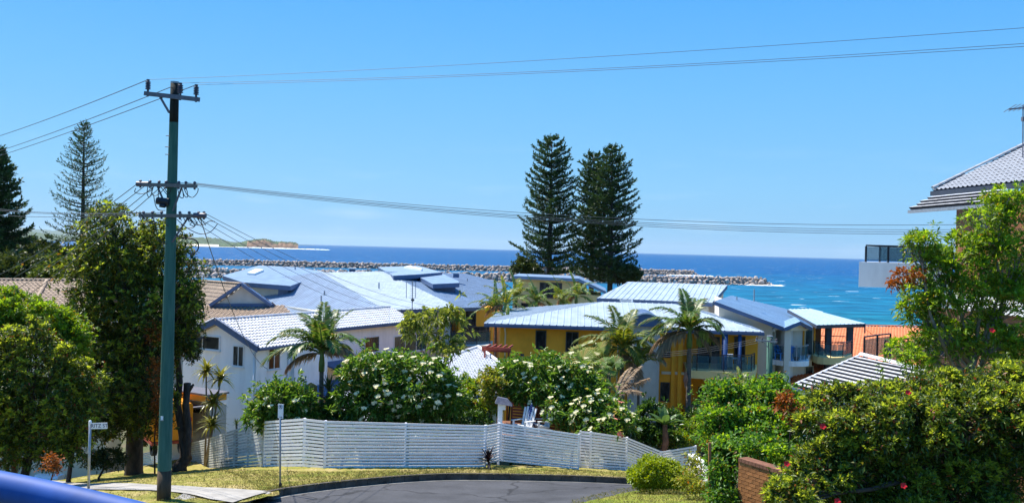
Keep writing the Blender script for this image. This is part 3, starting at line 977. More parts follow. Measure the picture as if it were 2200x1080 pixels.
def window(parent, wall, px0, py0, px1, py1, nv=2, nh=1, frame=None, glass=None, fw=0.06, name="window", sill=True, out=0.05, handle=None):
    a0, z1 = wall.hit(px0, py0); a1, z0 = wall.hit(px1, py1)
    frame = frame or m_alum
    mb = MB()
    wall.box(mb, a0, a0 + fw, z0, z1, -0.02, out)
    wall.box(mb, a1 - fw, a1, z0, z1, -0.02, out)
    wall.box(mb, a0 + fw, a1 - fw, z0, z0 + fw, -0.02, out - 0.003)
    wall.box(mb, a0 + fw, a1 - fw, z1 - fw, z1, -0.02, out - 0.003)
    for k in range(1, nv):
        c = a0 + (a1 - a0) * k / nv
        wall.box(mb, c - fw * 0.4, c + fw * 0.4, z0 + fw, z1 - fw, -0.02, out - 0.006)
    if sill:
        wall.box(mb, a0 - 0.06, a1 + 0.06, z0 - 0.06, z0 - 0.004, 0.0, out + 0.08)
    fo = mb.build(name, frame, parent)
    for k in range(nv):
        b0 = a0 + (a1 - a0) * k / nv; b1 = a0 + (a1 - a0) * (k + 1) / nv
        for r_ in range(nh):
            c0 = z0 + (z1 - z0) * r_ / nh; c1 = z0 + (z1 - z0) * (r_ + 1) / nh
            pm = MB()
            wall.box(pm, b0 + fw * 0.4, b1 - fw * 0.4, c0 + fw * 0.5, c1 - fw * 0.5, 0.004, 0.014 + 0.004 * (k % 2))
            pm.build("pane", glass or m_glass_dark, fo)
    return fo
def balcony(parent, plan, ztop, slab_h, rail_h, mslab, closed_back, post_every=1, glass=None, mrail=None, name="balcony"):
    """plan: outer edge polyline (x, y) left to right; closed_back: points closing the slab"""
    glass = glass or m_glass_rail; mrail = mrail or m_black_metal
    MB().prism([tuple(p) for p in plan] + [tuple(p) for p in closed_back], ztop - slab_h, ztop).build(name + "_slab", mslab, parent)
    pl = [Vector(p) for p in plan]
    ctr = sum((Vector(p) for p in list(plan) + list(closed_back)), Vector((0, 0))) / (len(plan) + len(closed_back))
    ins = [p + (ctr - p).normalized() * 0.08 for p in pl]
    rb = bpy.data.objects.new("balustrade", None); link(rb); rb.parent = parent; ORG[rb.name] = org(parent).copy()
    top = MB()
    for i in range(len(ins) - 1):
        a, b = ins[i], ins[i + 1]
        top.bar((a.x, a.y, ztop + rail_h), (b.x, b.y, ztop + rail_h), 0.07, 0.05)
        d = (b - a).normalized()
        g = MB().bar((a.x + d.x * 0.04, a.y + d.y * 0.04, ztop + rail_h * 0.52), (b.x - d.x * 0.04, b.y - d.y * 0.04, ztop + rail_h * 0.52), 0.012, rail_h * 0.8)
        g.build("glass_panel", glass, rb)
    top.build("top_rail", mrail, rb)
    for i, p in enumerate(ins):
        if i % post_every == 0 or i == len(ins) - 1:
            MB().bar((p.x, p.y, ztop), (p.x, p.y, ztop + rail_h - 0.026), 0.05, 0.05, Vector((0, 1, 0))).build("post", mrail, rb)
    return rb
def flat(px, py, z): 
    p = AZ(px, py, z); return p
def arc(c, r, a0, a1, n):
    return [(c[0] + r * math.cos(math.radians(a0 + (a1 - a0) * i / n)), c[1] + r * math.sin(math.radians(a0 + (a1 - a0) * i / n))) for i in range(n + 1)]

# ------------------------------------------------------------------ white tiled house
th = math.radians(62)
U2 = Vector((math.cos(th), math.sin(th))); V2 = Vector((math.sin(th), -math.cos(th)))
U3 = Vector((U2.x, U2.y, 0)); V3 = Vector((V2.x, V2.y, 0)); Z3 = Vector((0, 0, 1))
pk = AT(472, 686, 57)
PK = Vector((pk.x, pk.y)); zr = pk.z
HW, PITCH = 3.5, 0.42
ze = zr - HW * PITCH
base = PK.copy()
hA = thing("house", "white rendered house with a white tiled roof and a gable end left of the palm", "house", (base.x, base.y, 13.0))
def hp(a, b, z_): 
    q_ = PK + U2 * a + V2 * b
    return Vector((q_.x, q_.y, z_))
OV = 0.35   # verge overhang
LA, LB = 6.2, 17.5
# main wing walls
wb = HW - 0.45
def gable_prism(mb, a0, a1, b0, b1, zb, zw, zp):
    ring = [(b0, zb), (b1, zb), (b1, zw), (0, zp), (b0, zw)]
    mb.hexa([hp(a0, b, z_) for b, z_ in ring][::-1] if False else [hp(a1, b, z_) for b, z_ in ring], [hp(a0, b, z_) for b, z_ in ring])
mb = MB(); gable_prism(mb, 0.0, LA, -wb, wb, 11.5, ze - 0.02, zr - 0.28); mb.build("wall", m_white_wall, hA)
wr = 1.9   # the set-back right wing
mb = MB(); gable_prism(mb, LA + 0.004, LB, -wb, wr, 11.0, zr - (wr + 0.35) * PITCH - 0.05, zr - 0.28); mb.build("wall", m_white_wall, hA)
# entry block stepping out at the front, right of the corner
mb = MB().prism([tuple(PK + U2 * 3.0 + V2 * (wb - 0.5)), tuple(PK + U2 * 3.0 + V2 * (wb + 0.35)), tuple(PK + U2 * LA + V2 * (wb + 0.35)), tuple(PK + U2 * LA + V2 * (wb - 0.5))], 11.5, ze - 0.05)
mb.build("wall", m_white_wall, hA)
# roofs
tile_plane(hA, [hp(-OV, HW, ze), hp(LA + 0.3, HW, ze), hp(LA + 0.3, 0, zr), hp(-OV, 0, zr)], U3, m_tile_white, 0.30, 0.34, budget=190, deck=m_blue_fascia, thick=0.2)
tile_plane(hA, [hp(LA + 0.31, wr + 0.35, zr - (wr + 0.35) * PITCH), hp(LB + 0.3, wr + 0.35, zr - (wr + 0.35) * PITCH), hp(LB + 0.3, 0, zr), hp(LA + 0.31, 0, zr)], U3, m_tile_white, 0.30, 0.34, budget=110, deck=m_blue_fascia, thick=0.2)
MB().slab([hp(-OV, -HW, ze), hp(LB + 0.3, -HW, ze), hp(LB + 0.3, 0, zr - 0.01), hp(-OV, 0, zr - 0.01)], Vector((0, 0, -0.2))).build("rear_roof", m_tile_white, hA)
ridge(hA, hp(-OV, 0, zr + 0.03), hp(LB + 0.3, 0, zr + 0.03), m_tile_white)
# barge boards
for sgn in (1, -1):
    mb = MB().bar(hp(-OV - 0.02, sgn * 0.02, zr - 0.10), hp(-OV - 0.02, sgn * HW, ze - 0.10), 0.05, 0.34)
    mb.build("barge_board", m_blue_fascia, hA)
    ridge(hA, hp(-OV - 0.01, sgn * HW, ze + 0.09), hp(-OV - 0.01, sgn * 0.05, zr + 0.09), m_blue_fascia if sgn > 0 else m_tile_white, 0.09, 0.36, "verge_cap")
# gutters
MB().bar(hp(-OV, HW + 0.07, ze - 0.06), hp(LA + 0.3, HW + 0.07, ze - 0.06), 0.13, 0.13).build("gutter", m_blue_fascia, hA)
zg = zr - (wr + 0.35) * PITCH
MB().bar(hp(LA + 0.35, wr + 0.43, zg - 0.08), hp(LB + 0.3, wr + 0.43, zg - 0.08), 0.13, 0.22).build("gutter", m_blue_fascia, hA)
GA = Wall((PK - V2 * wb), (PK + V2 * wb))                       # gable wall, faces left
FA = Wall(PK + V2 * wb, PK + U2 * LA + V2 * wb)                  # front wall
FE = Wall(PK + U2 * 3.0 + V2 * (wb + 0.35), PK + U2 * LA + V2 * (wb + 0.35))
RA = Wall(PK + U2 * LA + V2 * wr, PK + U2 * LB + V2 * wr)        # right wing wall
window(hA, GA, 400, 716, 473, 753, 2, out=0.07)
window(hA, GA, 501, 741, 524, 788, 2)
window(hA, FA, 576, 744, 601, 791, 2)
window(hA, RA, 783, 724, 814, 755, 1)
window(hA, RA, 846, 722, 916, 750, 3)
# awning sash standing open in the wide gable window
a0, z1_ = GA.hit(412, 720); a1, z0_ = GA.hit(440, 733)
mb = MB().slab([GA.P(a0, z1_, 0.07), GA.P(a1, z1_, 0.07), GA.P(a1, z0_, 0.55), GA.P(a0, z0_, 0.55)], Vector((0, 0, -0.03)))
mb.build("awning_sash", m_frame_dark, hA)
# down pipe and drain across the front wall
p = lambda a, z_, o_=0.08: FA.P(a, z_, o_)
z_e = ze - 0.1
MB().tube([p(2.75, z_e), p(2.75, z_e - 1.9), p(2.65, z_e - 2.1), p(0.35, z_e - 2.45), p(0.2, z_e - 2.6), p(0.2, z_e - 3.6)], 0.055, 8).build("downpipe", m_white_paint, hA, True)
MB().tube([GA.P(2 * wb - 0.12, z_e - 0.2, 0.06), GA.P(2 * wb - 0.12, 13.0, 0.06)], 0.045, 8).build("downpipe", m_white_paint, hA, True)
MB().box(p(0.5, z_e - 2.75, 0.25), 0.7, 0.3, 0.22, (Vector((FA.d.x, FA.d.y, 0)), Vector((FA.n.x, FA.n.y, 0)), Z3)).build("rain_head", m_white_paint, hA)
# blue porch roof in front
c0 = z_e - 3.0
mb = MB().slab([hp(0.9, wb + 0.01, c0 + 0.35), hp(LA + 3, wb + 0.01, c0 + 0.35), hp(LA + 3, wb + 1.9, c0 - 0.15), hp(0.9, wb + 1.9, c0 - 0.15)], Vector((0, 0, -0.14)))
mb.build("porch_roof", m_blue_fascia, hA)
MB().slab([hp(LA + 1.2, wr + 0.01, zg - 2.25), hp(LB - 1.5, wr + 0.01, zg - 2.25), hp(LB - 1.5, wr + 1.5, zg - 2.6), hp(LA + 1.2, wr + 1.5, zg - 2.6)], Vector((0, 0, -0.12))).build("porch_roof", m_blue_fascia, hA)

# TV mast on the far side of the white house
b_ = AT(886, 668, 66)
t_ = thing("television_antenna", "tall television antenna mast standing behind the white tiled roof", "antenna", (b_.x, b_.y, b_.z - 1))
tp = AT(886, 603, 66)
MB().tube([b_ - Z3, tp], 0.035, 6).build("mast", m_galv, t_)
for px_ in (873, 893):
    a = AT(px_, 606, 66.0); b2 = AT(px_, 640, 66.0)
    MB().bar(a, b2, 0.04, 0.04, Vector((0, 1, 0))).build("element", m_galv, t_)
MB().bar(AT(872, 606, 66.05), AT(894, 606, 66.05), 0.03, 0.03).build("crossbar", m_galv, t_)
for k in range(6):
    MB().bar(AT(881 - k * 0.3, 615 + k * 5, 66.08), AT(891 + k * 0.3, 614 + k * 5, 66.08), 0.02, 0.02).build("element", m_galv, t_)
MB().bar(AT(884, 642, 66.06), AT(889, 646, 66.06), 0.15, 0.2).build("amplifier_box", m_black_metal, t_)

# small white tiled garden roof right of it
rA, rB = AT(1028, 746, 57), AT(1097, 793, 51)
zrC = rA.z
pl0 = AT(940, 790, 51.5)
hC = thing("garden_pavilion", "low pavilion with a white tiled roof half hidden behind the flowering trees", "pavilion", (4 - 5, 52, 13.5))
n_ = plane3(rA, AT(1099, 800, 50), AT(940, 850, 47.5))
polyC = [rA, ONP(1099, 800, rA, n_), ONP(1072, 850, rA, n_), ONP(1000, 875, rA, n_), ONP(760, 905, rA, n_), ONP(720, 850, rA, n_), ONP(955, 770, rA, n_)]
eC = (ONP(1072, 850, rA, n_) - ONP(760, 905, rA, n_)); eC = Vector((eC.x, eC.y, 0))
ev = Vector((n_.y, -n_.x, 0)).normalized()
tile_plane(hC, polyC, ev, m_tile_white, 0.30, 0.33, budget=300, thick=0.15)
ridge(hC, polyC[0] + Z3 * 0.06, polyC[1] + Z3 * 0.06, m_tile_white)
ridge(hC, polyC[0] + Z3 * 0.06, polyC[-1] + Z3 * 0.06, m_tile_white)
ctr = sum(polyC, Vector()) / len(polyC)
MB().prism([((p.x - ctr.x) * 0.8 + ctr.x, (p.y - ctr.y) * 0.8 + ctr.y) for p in polyC], 12.5, min(p.z for p in polyC) - 0.15).build("wall", m_cream_wall, hC)

# ------------------------------------------------------------------ brown tiled houses
hB = thing("house", "house with a brown tiled roof and a dark gable above the white tiled house", "house", tuple(AT(500, 720, 72)))
pkB = AT(527, 611, 68); glB = AT(460, 657, 68); grB = AT(592, 657, 68)
bk = Vector((-4.6, 4.6, 0))
nL = plane3(pkB, glB, pkB + bk)
pB = [glB + (pkB - glB) * -0.0, pkB, ONP(434, 604, pkB, nL), ONP(330, 604, pkB, nL), ONP(300, 690, pkB, nL), ONP(432, 676, pkB, nL)]
tile_plane(hB, [pB[0], pB[1], pB[2], pB[3], pB[4], pB[5]], bk, m_tile_brown, 0.32, 0.36, budget=0, thick=0.15, deck=m_blue_fascia)
nR = plane3(pkB, grB, pkB + bk)
tile_plane(hB, [grB, pkB, pkB + bk * 1.2, grB + bk * 1.6], bk, m_tile_brown, 0.32, 0.36, budget=0, thick=0.15, deck=m_blue_fascia)
sk = [AT(432, 694, 63.5), AT(436, 656, 68.3), AT(612, 656, 68.3), AT(640, 690, 63.8)]
nS = plane3(sk[0], sk[3], (sk[1] + sk[2]) / 2)
tile_plane(hB, [sk[0], sk[3], ONP(612, 656, sk[0], nS), ONP(436, 656, sk[0], nS)], sk[3] - sk[0], m_tile_brown, 0.32, 0.36, budget=300, thick=0.15, deck=m_blue_fascia)
ridge(hB, pkB + Z3 * 0.05, ONP(434, 604, pkB, nL) + Z3 * 0.05, m_tile_brown)
fw_ = Vector((-0.35, -0.35, 0))
MB().slab([glB, grB, pkB], Vector((-0.3, 0.3, 0))).build("gable_wall", m_grey_wall, hB)
for a, b in ((glB, pkB), (pkB, grB)):
    MB().bar(a + fw_ * 0.6 + Z3 * 0.05, b + fw_ * 0.6 + Z3 * 0.05, 0.5, 0.22).build("barge_board", m_blue_fascia, hB)
MB().bar(glB + fw_ * 0.3, grB + fw_ * 0.3, 0.1, 0.35).build("gable_beam", m_blue_fascia, hB)
c = (sk[0] + sk[3]) / 2
MB().prism([(sk[0].x + 0.5, sk[0].y + 0.7), (sk[3].x - 0.5, sk[3].y + 0.7), (grB.x + 0.0, grB.y + 6), (glB.x - 6.0, glB.y + 6)], 10, sk[0].z - 0.15).build("wall", m_grey_wall, hB)

hD = thing("house", "house with a brown tiled hip roof among the trees at the left edge", "house", tuple(AT(40, 720, 66)))
zD = AT(60, 602, 66).z
rl, rr = AT(-140, 601, 66), AT(200, 603, 66)
el_, er_ = AT(-190, 668, 60), AT(240, 672, 60)
nD = plane3(rl, rr, (el_ + er_) / 2)
tile_plane(hD, [ONP(-190, 668, rl, nD), ONP(240, 672, rl, nD), rr, rl], rr - rl, m_tile_brown, 0.32, 0.36, budget=300, thick=0.15)
ridge(hD, rl + Z3 * 0.06, rr + Z3 * 0.06, m_tile_brown)
hpB = ONP(76, 650, rl, nD); hpT = ONP(100, 606, rl, nD)
ridge(hD, hpB + Z3 * 0.12, hpT + Z3 * 0.12, m_tile_brown, 0.13)
mb = MB().slab([rl, rr, rr + Vector((0.5, 6, -2.2)), rl + Vector((-0.5, 6, -2.2))], Vector((0, 0, -0.15)))
mb.build("rear_roof", m_tile_brown, hD)
e0, e1 = ONP(-190, 668, rl, nD), ONP(240, 672, rl, nD)
MB().prism([(e0.x + 0.5, e0.y + 0.6), (e1.x - 0.5, e1.y + 0.6), (rr.x, rr.y + 5.5), (rl.x, rl.y + 5.5)], 8, e0.z - 0.2).build("wall", m_cream_wall, hD)

# ------------------------------------------------------------------ big blue roofed apartment block
hE = thing("apartment_building", "wide apartment block under a low blue steel roof with raised skylight roofs", "apartment building", tuple(AT(800, 760, 90)))
p1 = AZ(690, 585, 22.3)
e1, e2 = AZ(828, 666, 20.0), AZ(986, 661, 20.0)
n2 = plane3(p1, e1, e2)
p2 = ONP(822, 583, p1, n2)
ev2 = Vector((e2.x - e1.x, e2.y - e1.y, 0))
f2 = [e1, e2, p2, p1]
e0 = AT(540, 642, 90)
n1 = plane3(p1, e1, e0)
f1 = [ONP(540, 642, p1, n1), ONP(560, 700, p1, n1), ONP(740, 702, p1, n1), e1 - Vector((0.02, 0, 0)), p1, ONP(600, 596, p1, n1)]
n3 = plane3(p2, e2, AZ(1092, 612, 20.9))
f3 = [e2, ONP(1032, 660, p2, n3), ONP(1092, 611, p2, n3), ONP(1000, 588, p2, n3), p2]
metal_plane(hE, f2, ev2, m_pale_or_glare_roof, 0.9, 2, m_blue_fascia, 0.28)  # middle facet: sun glare painted in with the paler steel
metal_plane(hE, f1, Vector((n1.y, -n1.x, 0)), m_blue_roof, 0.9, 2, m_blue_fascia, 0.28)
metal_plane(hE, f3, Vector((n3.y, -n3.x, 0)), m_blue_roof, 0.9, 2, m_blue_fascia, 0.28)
# walls under the eaves
def shrink(pts, k, c=None):
    c = c or sum((Vector((p.x, p.y)) for p in pts), Vector((0, 0))) / len(pts)
    return [((p.x - c.x) * k + c.x, (p.y - c.y) * k + c.y) for p in pts]
ring = [f1[0], f1[2], e1, e2, f3[1], f3[2], f3[3], f1[5]]
MB().prism(shrink([f1[0], f1[2], f1[3], f1[4], f1[5]], 0.9), 8, 19.4).build("wall", m_grey_wall, hE)
MB().prism(shrink([e1, e2, p2, p1], 0.9), 8, 19.6).build("wall", m_grey_wall, hE)
MB().prism(shrink([e2, f3[1], f3[2], f3[3], p2], 0.88), 8, 19.55).build("wall", m_yellow_wall, hE)
# raised roof on the left
q1, q2, q3 = AT(624, 614, 86), AT(478, 592, 96), AT(556, 570, 106)
nq = plane3(q1, q2, q3)
qp = [q1, ONP(703, 585, q1, nq), ONP(640, 574, q1, nq), q3, q2, ONP(520, 606, q1, nq)]
metal_plane(hE, qp, Vector((q1.x - q2.x, q1.y - q2.y, 0)), m_blue_roof, 1.2, 1, m_blue_fascia, 0.42, rib_h=0.02)
cq = sum(qp, Vector()) / len(qp)
MB().prism(shrink(qp, 0.86), 18.5, min(p.z for p in qp) - 0.35).build("raised_wall", m_grey_wall, hE)
mb = MB()
ra, rb2 = qp[0], qp[1]
rin = (cq - ra) ; 
a_, b_ = ra + (cq - ra) * 0.12, rb2 + (cq - rb2) * 0.12
mb.hexa([Vector((a_.x, a_.y, 18.6)), Vector((b_.x, b_.y, 18.6)), Vector((b_.x - 1, b_.y + 0.3, 18.6)), Vector((a_.x - 1, a_.y + 0.3, 18.6))],
        [Vector((a_.x, a_.y, a_.z - 0.4)), Vector((b_.x, b_.y, b_.z - 0.4)), Vector((b_.x - 1, b_.y + 0.3, b_.z - 0.5)), Vector((a_.x - 1, a_.y + 0.3, a_.z - 0.45))])
mb.build("raised_wall", m_blue_fascia, hE)
m_sky_l = MAT("skylight_dome", (0.82, 0.82, 0.80), 0.3, 0.03, 3)
def on_roof(pts, p0, n_, h, name, mat, parent):
    P = [ONP(a, b, p0, n_) for a, b in pts]
    return MB().slab([p + n_ * h for p in P], -n_ * (h - 0.01)).build(name, mat, parent)
on_roof([(531, 590), (547, 591.5), (567, 583), (549, 581)], q1, nq, 0.22, "skylight", m_sky_l, hE)
# raised roofs on the right
r1, r2, r3 = AT(845, 592, 90), AT(893, 589.5, 92), AT(903, 572, 112)
nr_ = plane3(r1, r2, r3)
rp_ = [r1, r2, ONP(950, 585, r1, nr_), ONP(900, 571, r1, nr_), ONP(812, 573.5, r1, nr_)]
metal_plane(hE, rp_, r2 - r1, m_blue_roof, 1.2, 1, m_blue_fascia, 0.4, rib_h=0.02)
s1, s2, s3 = AT(930, 610, 86), AT(987, 607.5, 87.5), AT(893, 591, 95)
ns = plane3(s1, s2, s3)
sp_ = [s1, s2, ONP(984, 603, s1, ns), ONP(942, 584, s1, ns), s3]
metal_plane(hE, sp_, s2 - s1, m_blue_roof, 1.2, 1, m_blue_fascia, 0.4, rib_h=0.02)
MB().prism(shrink(rp_, 0.8), 19.5, min(p.z for p in rp_) - 0.35).build("raised_wall", m_blue_fascia, hE)
MB().prism(shrink(sp_, 0.8), 19.5, min(p.z for p in sp_) - 0.35).build("raised_wall", m_blue_fascia, hE)
on_roof([(868, 576), (905, 582), (908, 580.5), (880, 573.5)], r1, nr_, 0.2, "skylight", m_sky_l, hE)
# roof vents and pipes
for (px_, py_, w_, h_) in ((757, 585, 0.55, 0.45), (980, 594, 0.6, 0.4)):
    p = AT(px_, py_, 95 if px_ < 800 else 98)
    mb = MB().box(p + Z3 * 0.1, w_, w_, h_)
    vo = mb.build("roof_vent", m_blue_fascia, hE)
    MB().box(p + Z3 * (0.1 + h_ / 2 + 0.09), w_ * 1.35, w_ * 1.35, 0.12).build("vent_hood", m_sky_l, vo)
for (px_, py_, pl_n, pl_p, h_) in ((814, 620, n2, p1, 0.55), (697, 634, n1, p1, 0.4), (690, 652, n1, p1, 0.7), (1004, 604, n3, p2, 0.3), (634, 579, nq, q1, 0.3)):
    p = ONP(px_, py_, pl_p, pl_n)
    MB().tube([p - Z3 * 0.1, p + Z3 * h_], 0.07, 8).build("vent_pipe", m_galv, hE)
# right-hand balconies under the eave of the blue roof
WE = Wall(XY(985, 80), XY(1062, 82))
zt_ = AT(1020, 664, 80).z
MB().prism([tuple(WE.A), tuple(WE.B), tuple(WE.B + Vector((0, 6))), tuple(WE.A + Vector((0, 6)))], 9, zt_).build("wall", m_yellow_wall, hE)
window(hE, WE, 992, 668, 1022, 700, 2, frame=m_frame_dark)
window(hE, WE, 990, 702, 1050, 738, 3, frame=m_frame_dark)
pl_ = [tuple(XY(972, 77)), tuple(XY(1000, 76.4)), tuple(XY(1030, 76.8)), tuple(XY(1060, 78))]
zb_ = AT(1000, 742, 77).z
balcony(hE, pl_, zb_, 0.35, 1.2, m_grey_wall, [tuple(XY(1064, 81.5)), tuple(XY(972, 79.9))])

# ------------------------------------------------------------------ small cream penthouse behind the palms
hF = thing("penthouse", "small cream block with a blue edged flat roof below the tall pines", "building", tuple(AT(1180, 680, 95)))
a, b, c = XY(1104, 95), XY(1242, 93), XY(1302, 100)
zt_ = AT(1104, 597, 95).z
MB().prism([tuple(a), tuple(b), tuple(b + Vector((1.5, 7))), tuple(a + Vector((0.5, 8)))], 10, zt_ - 0.02).build("wall", m_ochre_wall, hF)
WF = Wall(a, b)
window(hF, WF, 1160, 606, 1207, 640, 1, frame=m_frame_dark)
window(hF, WF, 1120, 650, 1150, 690, 1, frame=m_frame_dark)
t0, t1, t2 = AT(1099, 592, 94), AT(1243, 598, 92.4), AT(1303, 626, 91.5)
bkv = Vector((0.8, 9, 0))
MB().slab([t0, t1, t1 + bkv, t0 + bkv], Vector((0, 0, -0.3))).build("roof", m_blue_roof, hF)
MB().slab([t1 + Vector((0.01, 0, 0)), t2, t2 + bkv, t1 + bkv + Vector((0.01, 0, 0))], Vector((0, 0, -0.3))).build("roof", m_blue_roof, hF)
MB().prism([tuple(b + Vector((0.004, 0))), tuple(XY(1294, 92.2)), tuple(XY(1294, 92.2) + bkv.xy), tuple(b + Vector((1.504, 7)))], 10, AT(1294, 628, 92.2).z - 0.3).build("wall", m_ochre_wall, hF)
# ------------------------------------------------------------------ yellow apartments
hG = thing("apartment_building", "yellow apartment building with a pale steel hip roof and curved balconies behind the palms", "apartment building", tuple(AT(1350, 900, 60)))
ze = 20.13
eL, eR = AZ(1040, 694, ze), AZ(1642, 713, ze)
eL2 = Vector((eL.x, 61.6, ze)); eR2 = Vector((eR.x, 59.6, ze))
eL2 = AZ(1040, 694, ze); eR2 = AZ(1642, 713, ze)
ru = (eR2 - eL2).normalized()
rnv = Vector((-ru.y, ru.x, 0))
rL = eL2 + ru * 8.0 + rnv * 7.0 + Z3 * 1.25
rR = eR2 - ru * 5.0 + rnv * 7.0 + Z3 * 1.25
sidx = ru
metal_plane(hG, [eL2, eR2, rR, rL], ru, m_pale_or_glare_roof, 0.9, 2, m_blue_fascia, 0.22)
eLb, eRb = eL2 + rnv * 14, eR2 + rnv * 12
metal_plane(hG, [eL2 - ru * 0.01, rL - ru * 0.01, eLb - ru * 0.01], rnv, m_pale_or_glare_roof, 0.9, 2, m_blue_fascia, 0.22)
metal_plane(hG, [eR2 + ru * 0.01, eRb + ru * 0.01, rR + ru * 0.01], rnv, m_pale_or_glare_roof, 0.9, 2, m_blue_fascia, 0.22)
MB().slab([eLb, eRb, rR + rnv * 0.02, rL + rnv * 0.02], Vector((0, 0, -0.2))).build("rear_roof", m_pale_or_glare_roof, hG)
MB().bar(eL2 - rnv * 0.06 - Z3 * 0.14, eR2 - rnv * 0.06 - Z3 * 0.14, 0.12, 0.16).build("gutter", m_blue_fascia, hG)
def along(px, off):
    """plan point under line of sight px on a line parallel to the eave, off metres behind it"""
    A = Vector((eL2.x, eL2.y)) + Vector((rnv.x, rnv.y)) * off
    w = Wall(A, A + Vector((ru.x, ru.y)) * 10)
    a, _z2 = w.hit(px, hz(px) + 50)
    return w.A + w.d * a
wl = along(1078, 0.8); wr_ = along(1472, 0.8)
MB().prism([tuple(wl), tuple(wr_), tuple(wr_ + rnv.xy * 11), tuple(wl + rnv.xy * 11)], 11.5, ze - 0.2).build("wall", m_yellow_wall, hG)
WG = Wall(wl, wr_)
window(hG, WG, 1151, 709, 1173, 751, 1, frame=m_frame_dark, sill=False)
window(hG, WG, 1216, 712, 1242, 762, 2, frame=m_frame_dark)
window(hG, WG, 1421, 728, 1440, 768, 1, frame=m_frame_dark, sill=False)
window(hG, WG, 1419, 820, 1438, 862, 1, frame=m_frame_dark, sill=False)
window(hG, WG, 1270, 806, 1300, 850, 2, frame=m_frame_dark)
# downpipes and small wall vents
for px_ in (1086, 1328):
    a, _z2 = WG.hit(px_, 720)
    MB().tube([WG.P(a, ze - 0.3, 0.75), WG.P(a, ze - 0.45, 0.5), WG.P(a, ze - 0.7, 0.07), WG.P(a, 12.0, 0.07)], 0.05, 8).build("downpipe", m_cream_wall, hG, True)
for px_, py_ in ((1122, 762), (1200, 768), (1290, 770)):
    a, z_ = WG.hit(px_, py_)
    mb = MB(); WG.box(mb, a - 0.12, a + 0.12, z_ - 0.07, z_ + 0.07, 0, 0.02); mb.build("wall_vent", m_frame_dark, hG)
a0, _z2 = WG.hit(1079, 720); a1, _z2 = WG.hit(1354, 720)
mb = MB(); WG.box(mb, a0, a1, ze - 3.0, ze - 2.86, 0, 0.04); mb.build("string_course", m_yellow_wall, hG)
# two vertical pilasters beside the balcony and a string course
for px_ in (1448, 1462):
    a, _z2 = WG.hit(px_, 700)
    mb = MB(); WG.box(mb, a - 0.12, a + 0.12, 11.5, ze - 0.25, 0.0, 0.16); mb.build("pilaster", m_yellow_wall, hG)
a0, _z2 = WG.hit(1421, 805); a1, _z2 = WG.hit(1470, 805); zc = AT(1440, 804, 60).z
mb = MB(); WG.box(mb, a0, a1, zc - 0.09, zc + 0.09, 0.0, 0.05); mb.build("string_course", m_cream_wall, hG)
# round stair tower, render finish, with a dark barrel roof
tc_ = along(1388, -0.3)
m_tower = MAT("tower_render", (0.44, 0.43, 0.40), 0.8, 0.12, 0.8, 0.15, 60)
MB().lathe((tc_.x, tc_.y, 11.5), [(1.0, 0), (1.0, 8.9), (0, 8.9)], 24).build("stair_tower", m_tower, hG, False)
zt_ = 20.35
mb = MB()
pr = [(-1.25 + 2.5 * k / 10, 0.85 * math.sin(math.pi * (k / 10)) ** 0.7) for k in range(11)]
lo = [Vector((tc_.x, tc_.y, zt_)) + ru * x - rnv * 1.15 + Z3 * y for x, y in pr]
hi = [p + rnv * 4.5 for p in lo]
mb.hexa(hi, lo)
mb.build("barrel_roof", m_blue_fascia, hG)
mb = MB()
for k in range(10):
    mb.bar(lo[k] - rnv * 0.02, lo[k + 1] - rnv * 0.02, 0.06, 0.10)
mb.build("barrel_trim", m_white_paint, hG)
# balcony bay: recess walls, columns, curved slabs on two floors
bw0, bw1 = along(1472, 3.6), along(1632, 3.6)
MB().prism([tuple(bw0), tuple(bw1), tuple(bw1 + rnv.xy * 6), tuple(bw0 + rnv.xy * 6)], 11.5, ze - 0.15).build("wall", m_yellow_wall, hG)
WB = Wall(bw0, bw1)
for (y0, y1) in ((722, 790), (830, 892)):
    window(hG, WB, 1500, y0, 1545, y1, 2, frame=m_frame_dark, sill=False, name="sliding_door")
    window(hG, WB, 1578, y0, 1600, y1, 1, frame=m_frame_dark, sill=False, name="sliding_door")
def bal_plan(off):
    a, b = along(1478, 0.6), along(1628, 0.9)
    m1, m2, m3, m4 = along(1500, off), along(1560, off - 0.15), along(1600, off), along(1622, off + 0.7)
    return curve_in([tuple(a), tuple(along(1484, off + 0.3)), tuple(m1), tuple(m2), tuple(m3), tuple(m4), tuple(b)], 2)
for py_, hh in ((799, 1.05), (903, 1.05)):
    zb_ = AT(1540, py_, 58.5).z
    pl_ = bal_plan(-0.9)
    balcony(hG, pl_, zb_, 0.5, hh, m_ochre_wall if py_ < 850 else m_yellow_wall, [tuple(bw1 + rnv.xy * 0.1), tuple(bw0 + rnv.xy * 0.1)], 2)
m_blue_col = MAT("blue_column_paint", (0.03, 0.08, 0.22), 0.5, 0.1, 3)
for px_ in (1561, 1593):
    p = along(px_, 0.1)
    MB().tube([(p.x, p.y, 12), (p.x, p.y, ze - 0.15)], 0.19 if px_ < 1570 else 0.12, 12).build("column", m_blue_col, hG, True)
# lower apron wall
p0_, p1_ = along(1474, -0.8), along(1600, -0.9)
MB().prism([tuple(p0_), tuple(p1_), tuple(p1_ + rnv.xy * 0.3), tuple(p0_ + rnv.xy * 0.3)], 11, AT(1500, 908, 58).z - 0.52).build("apron_wall", m_yellow_wall, hG)
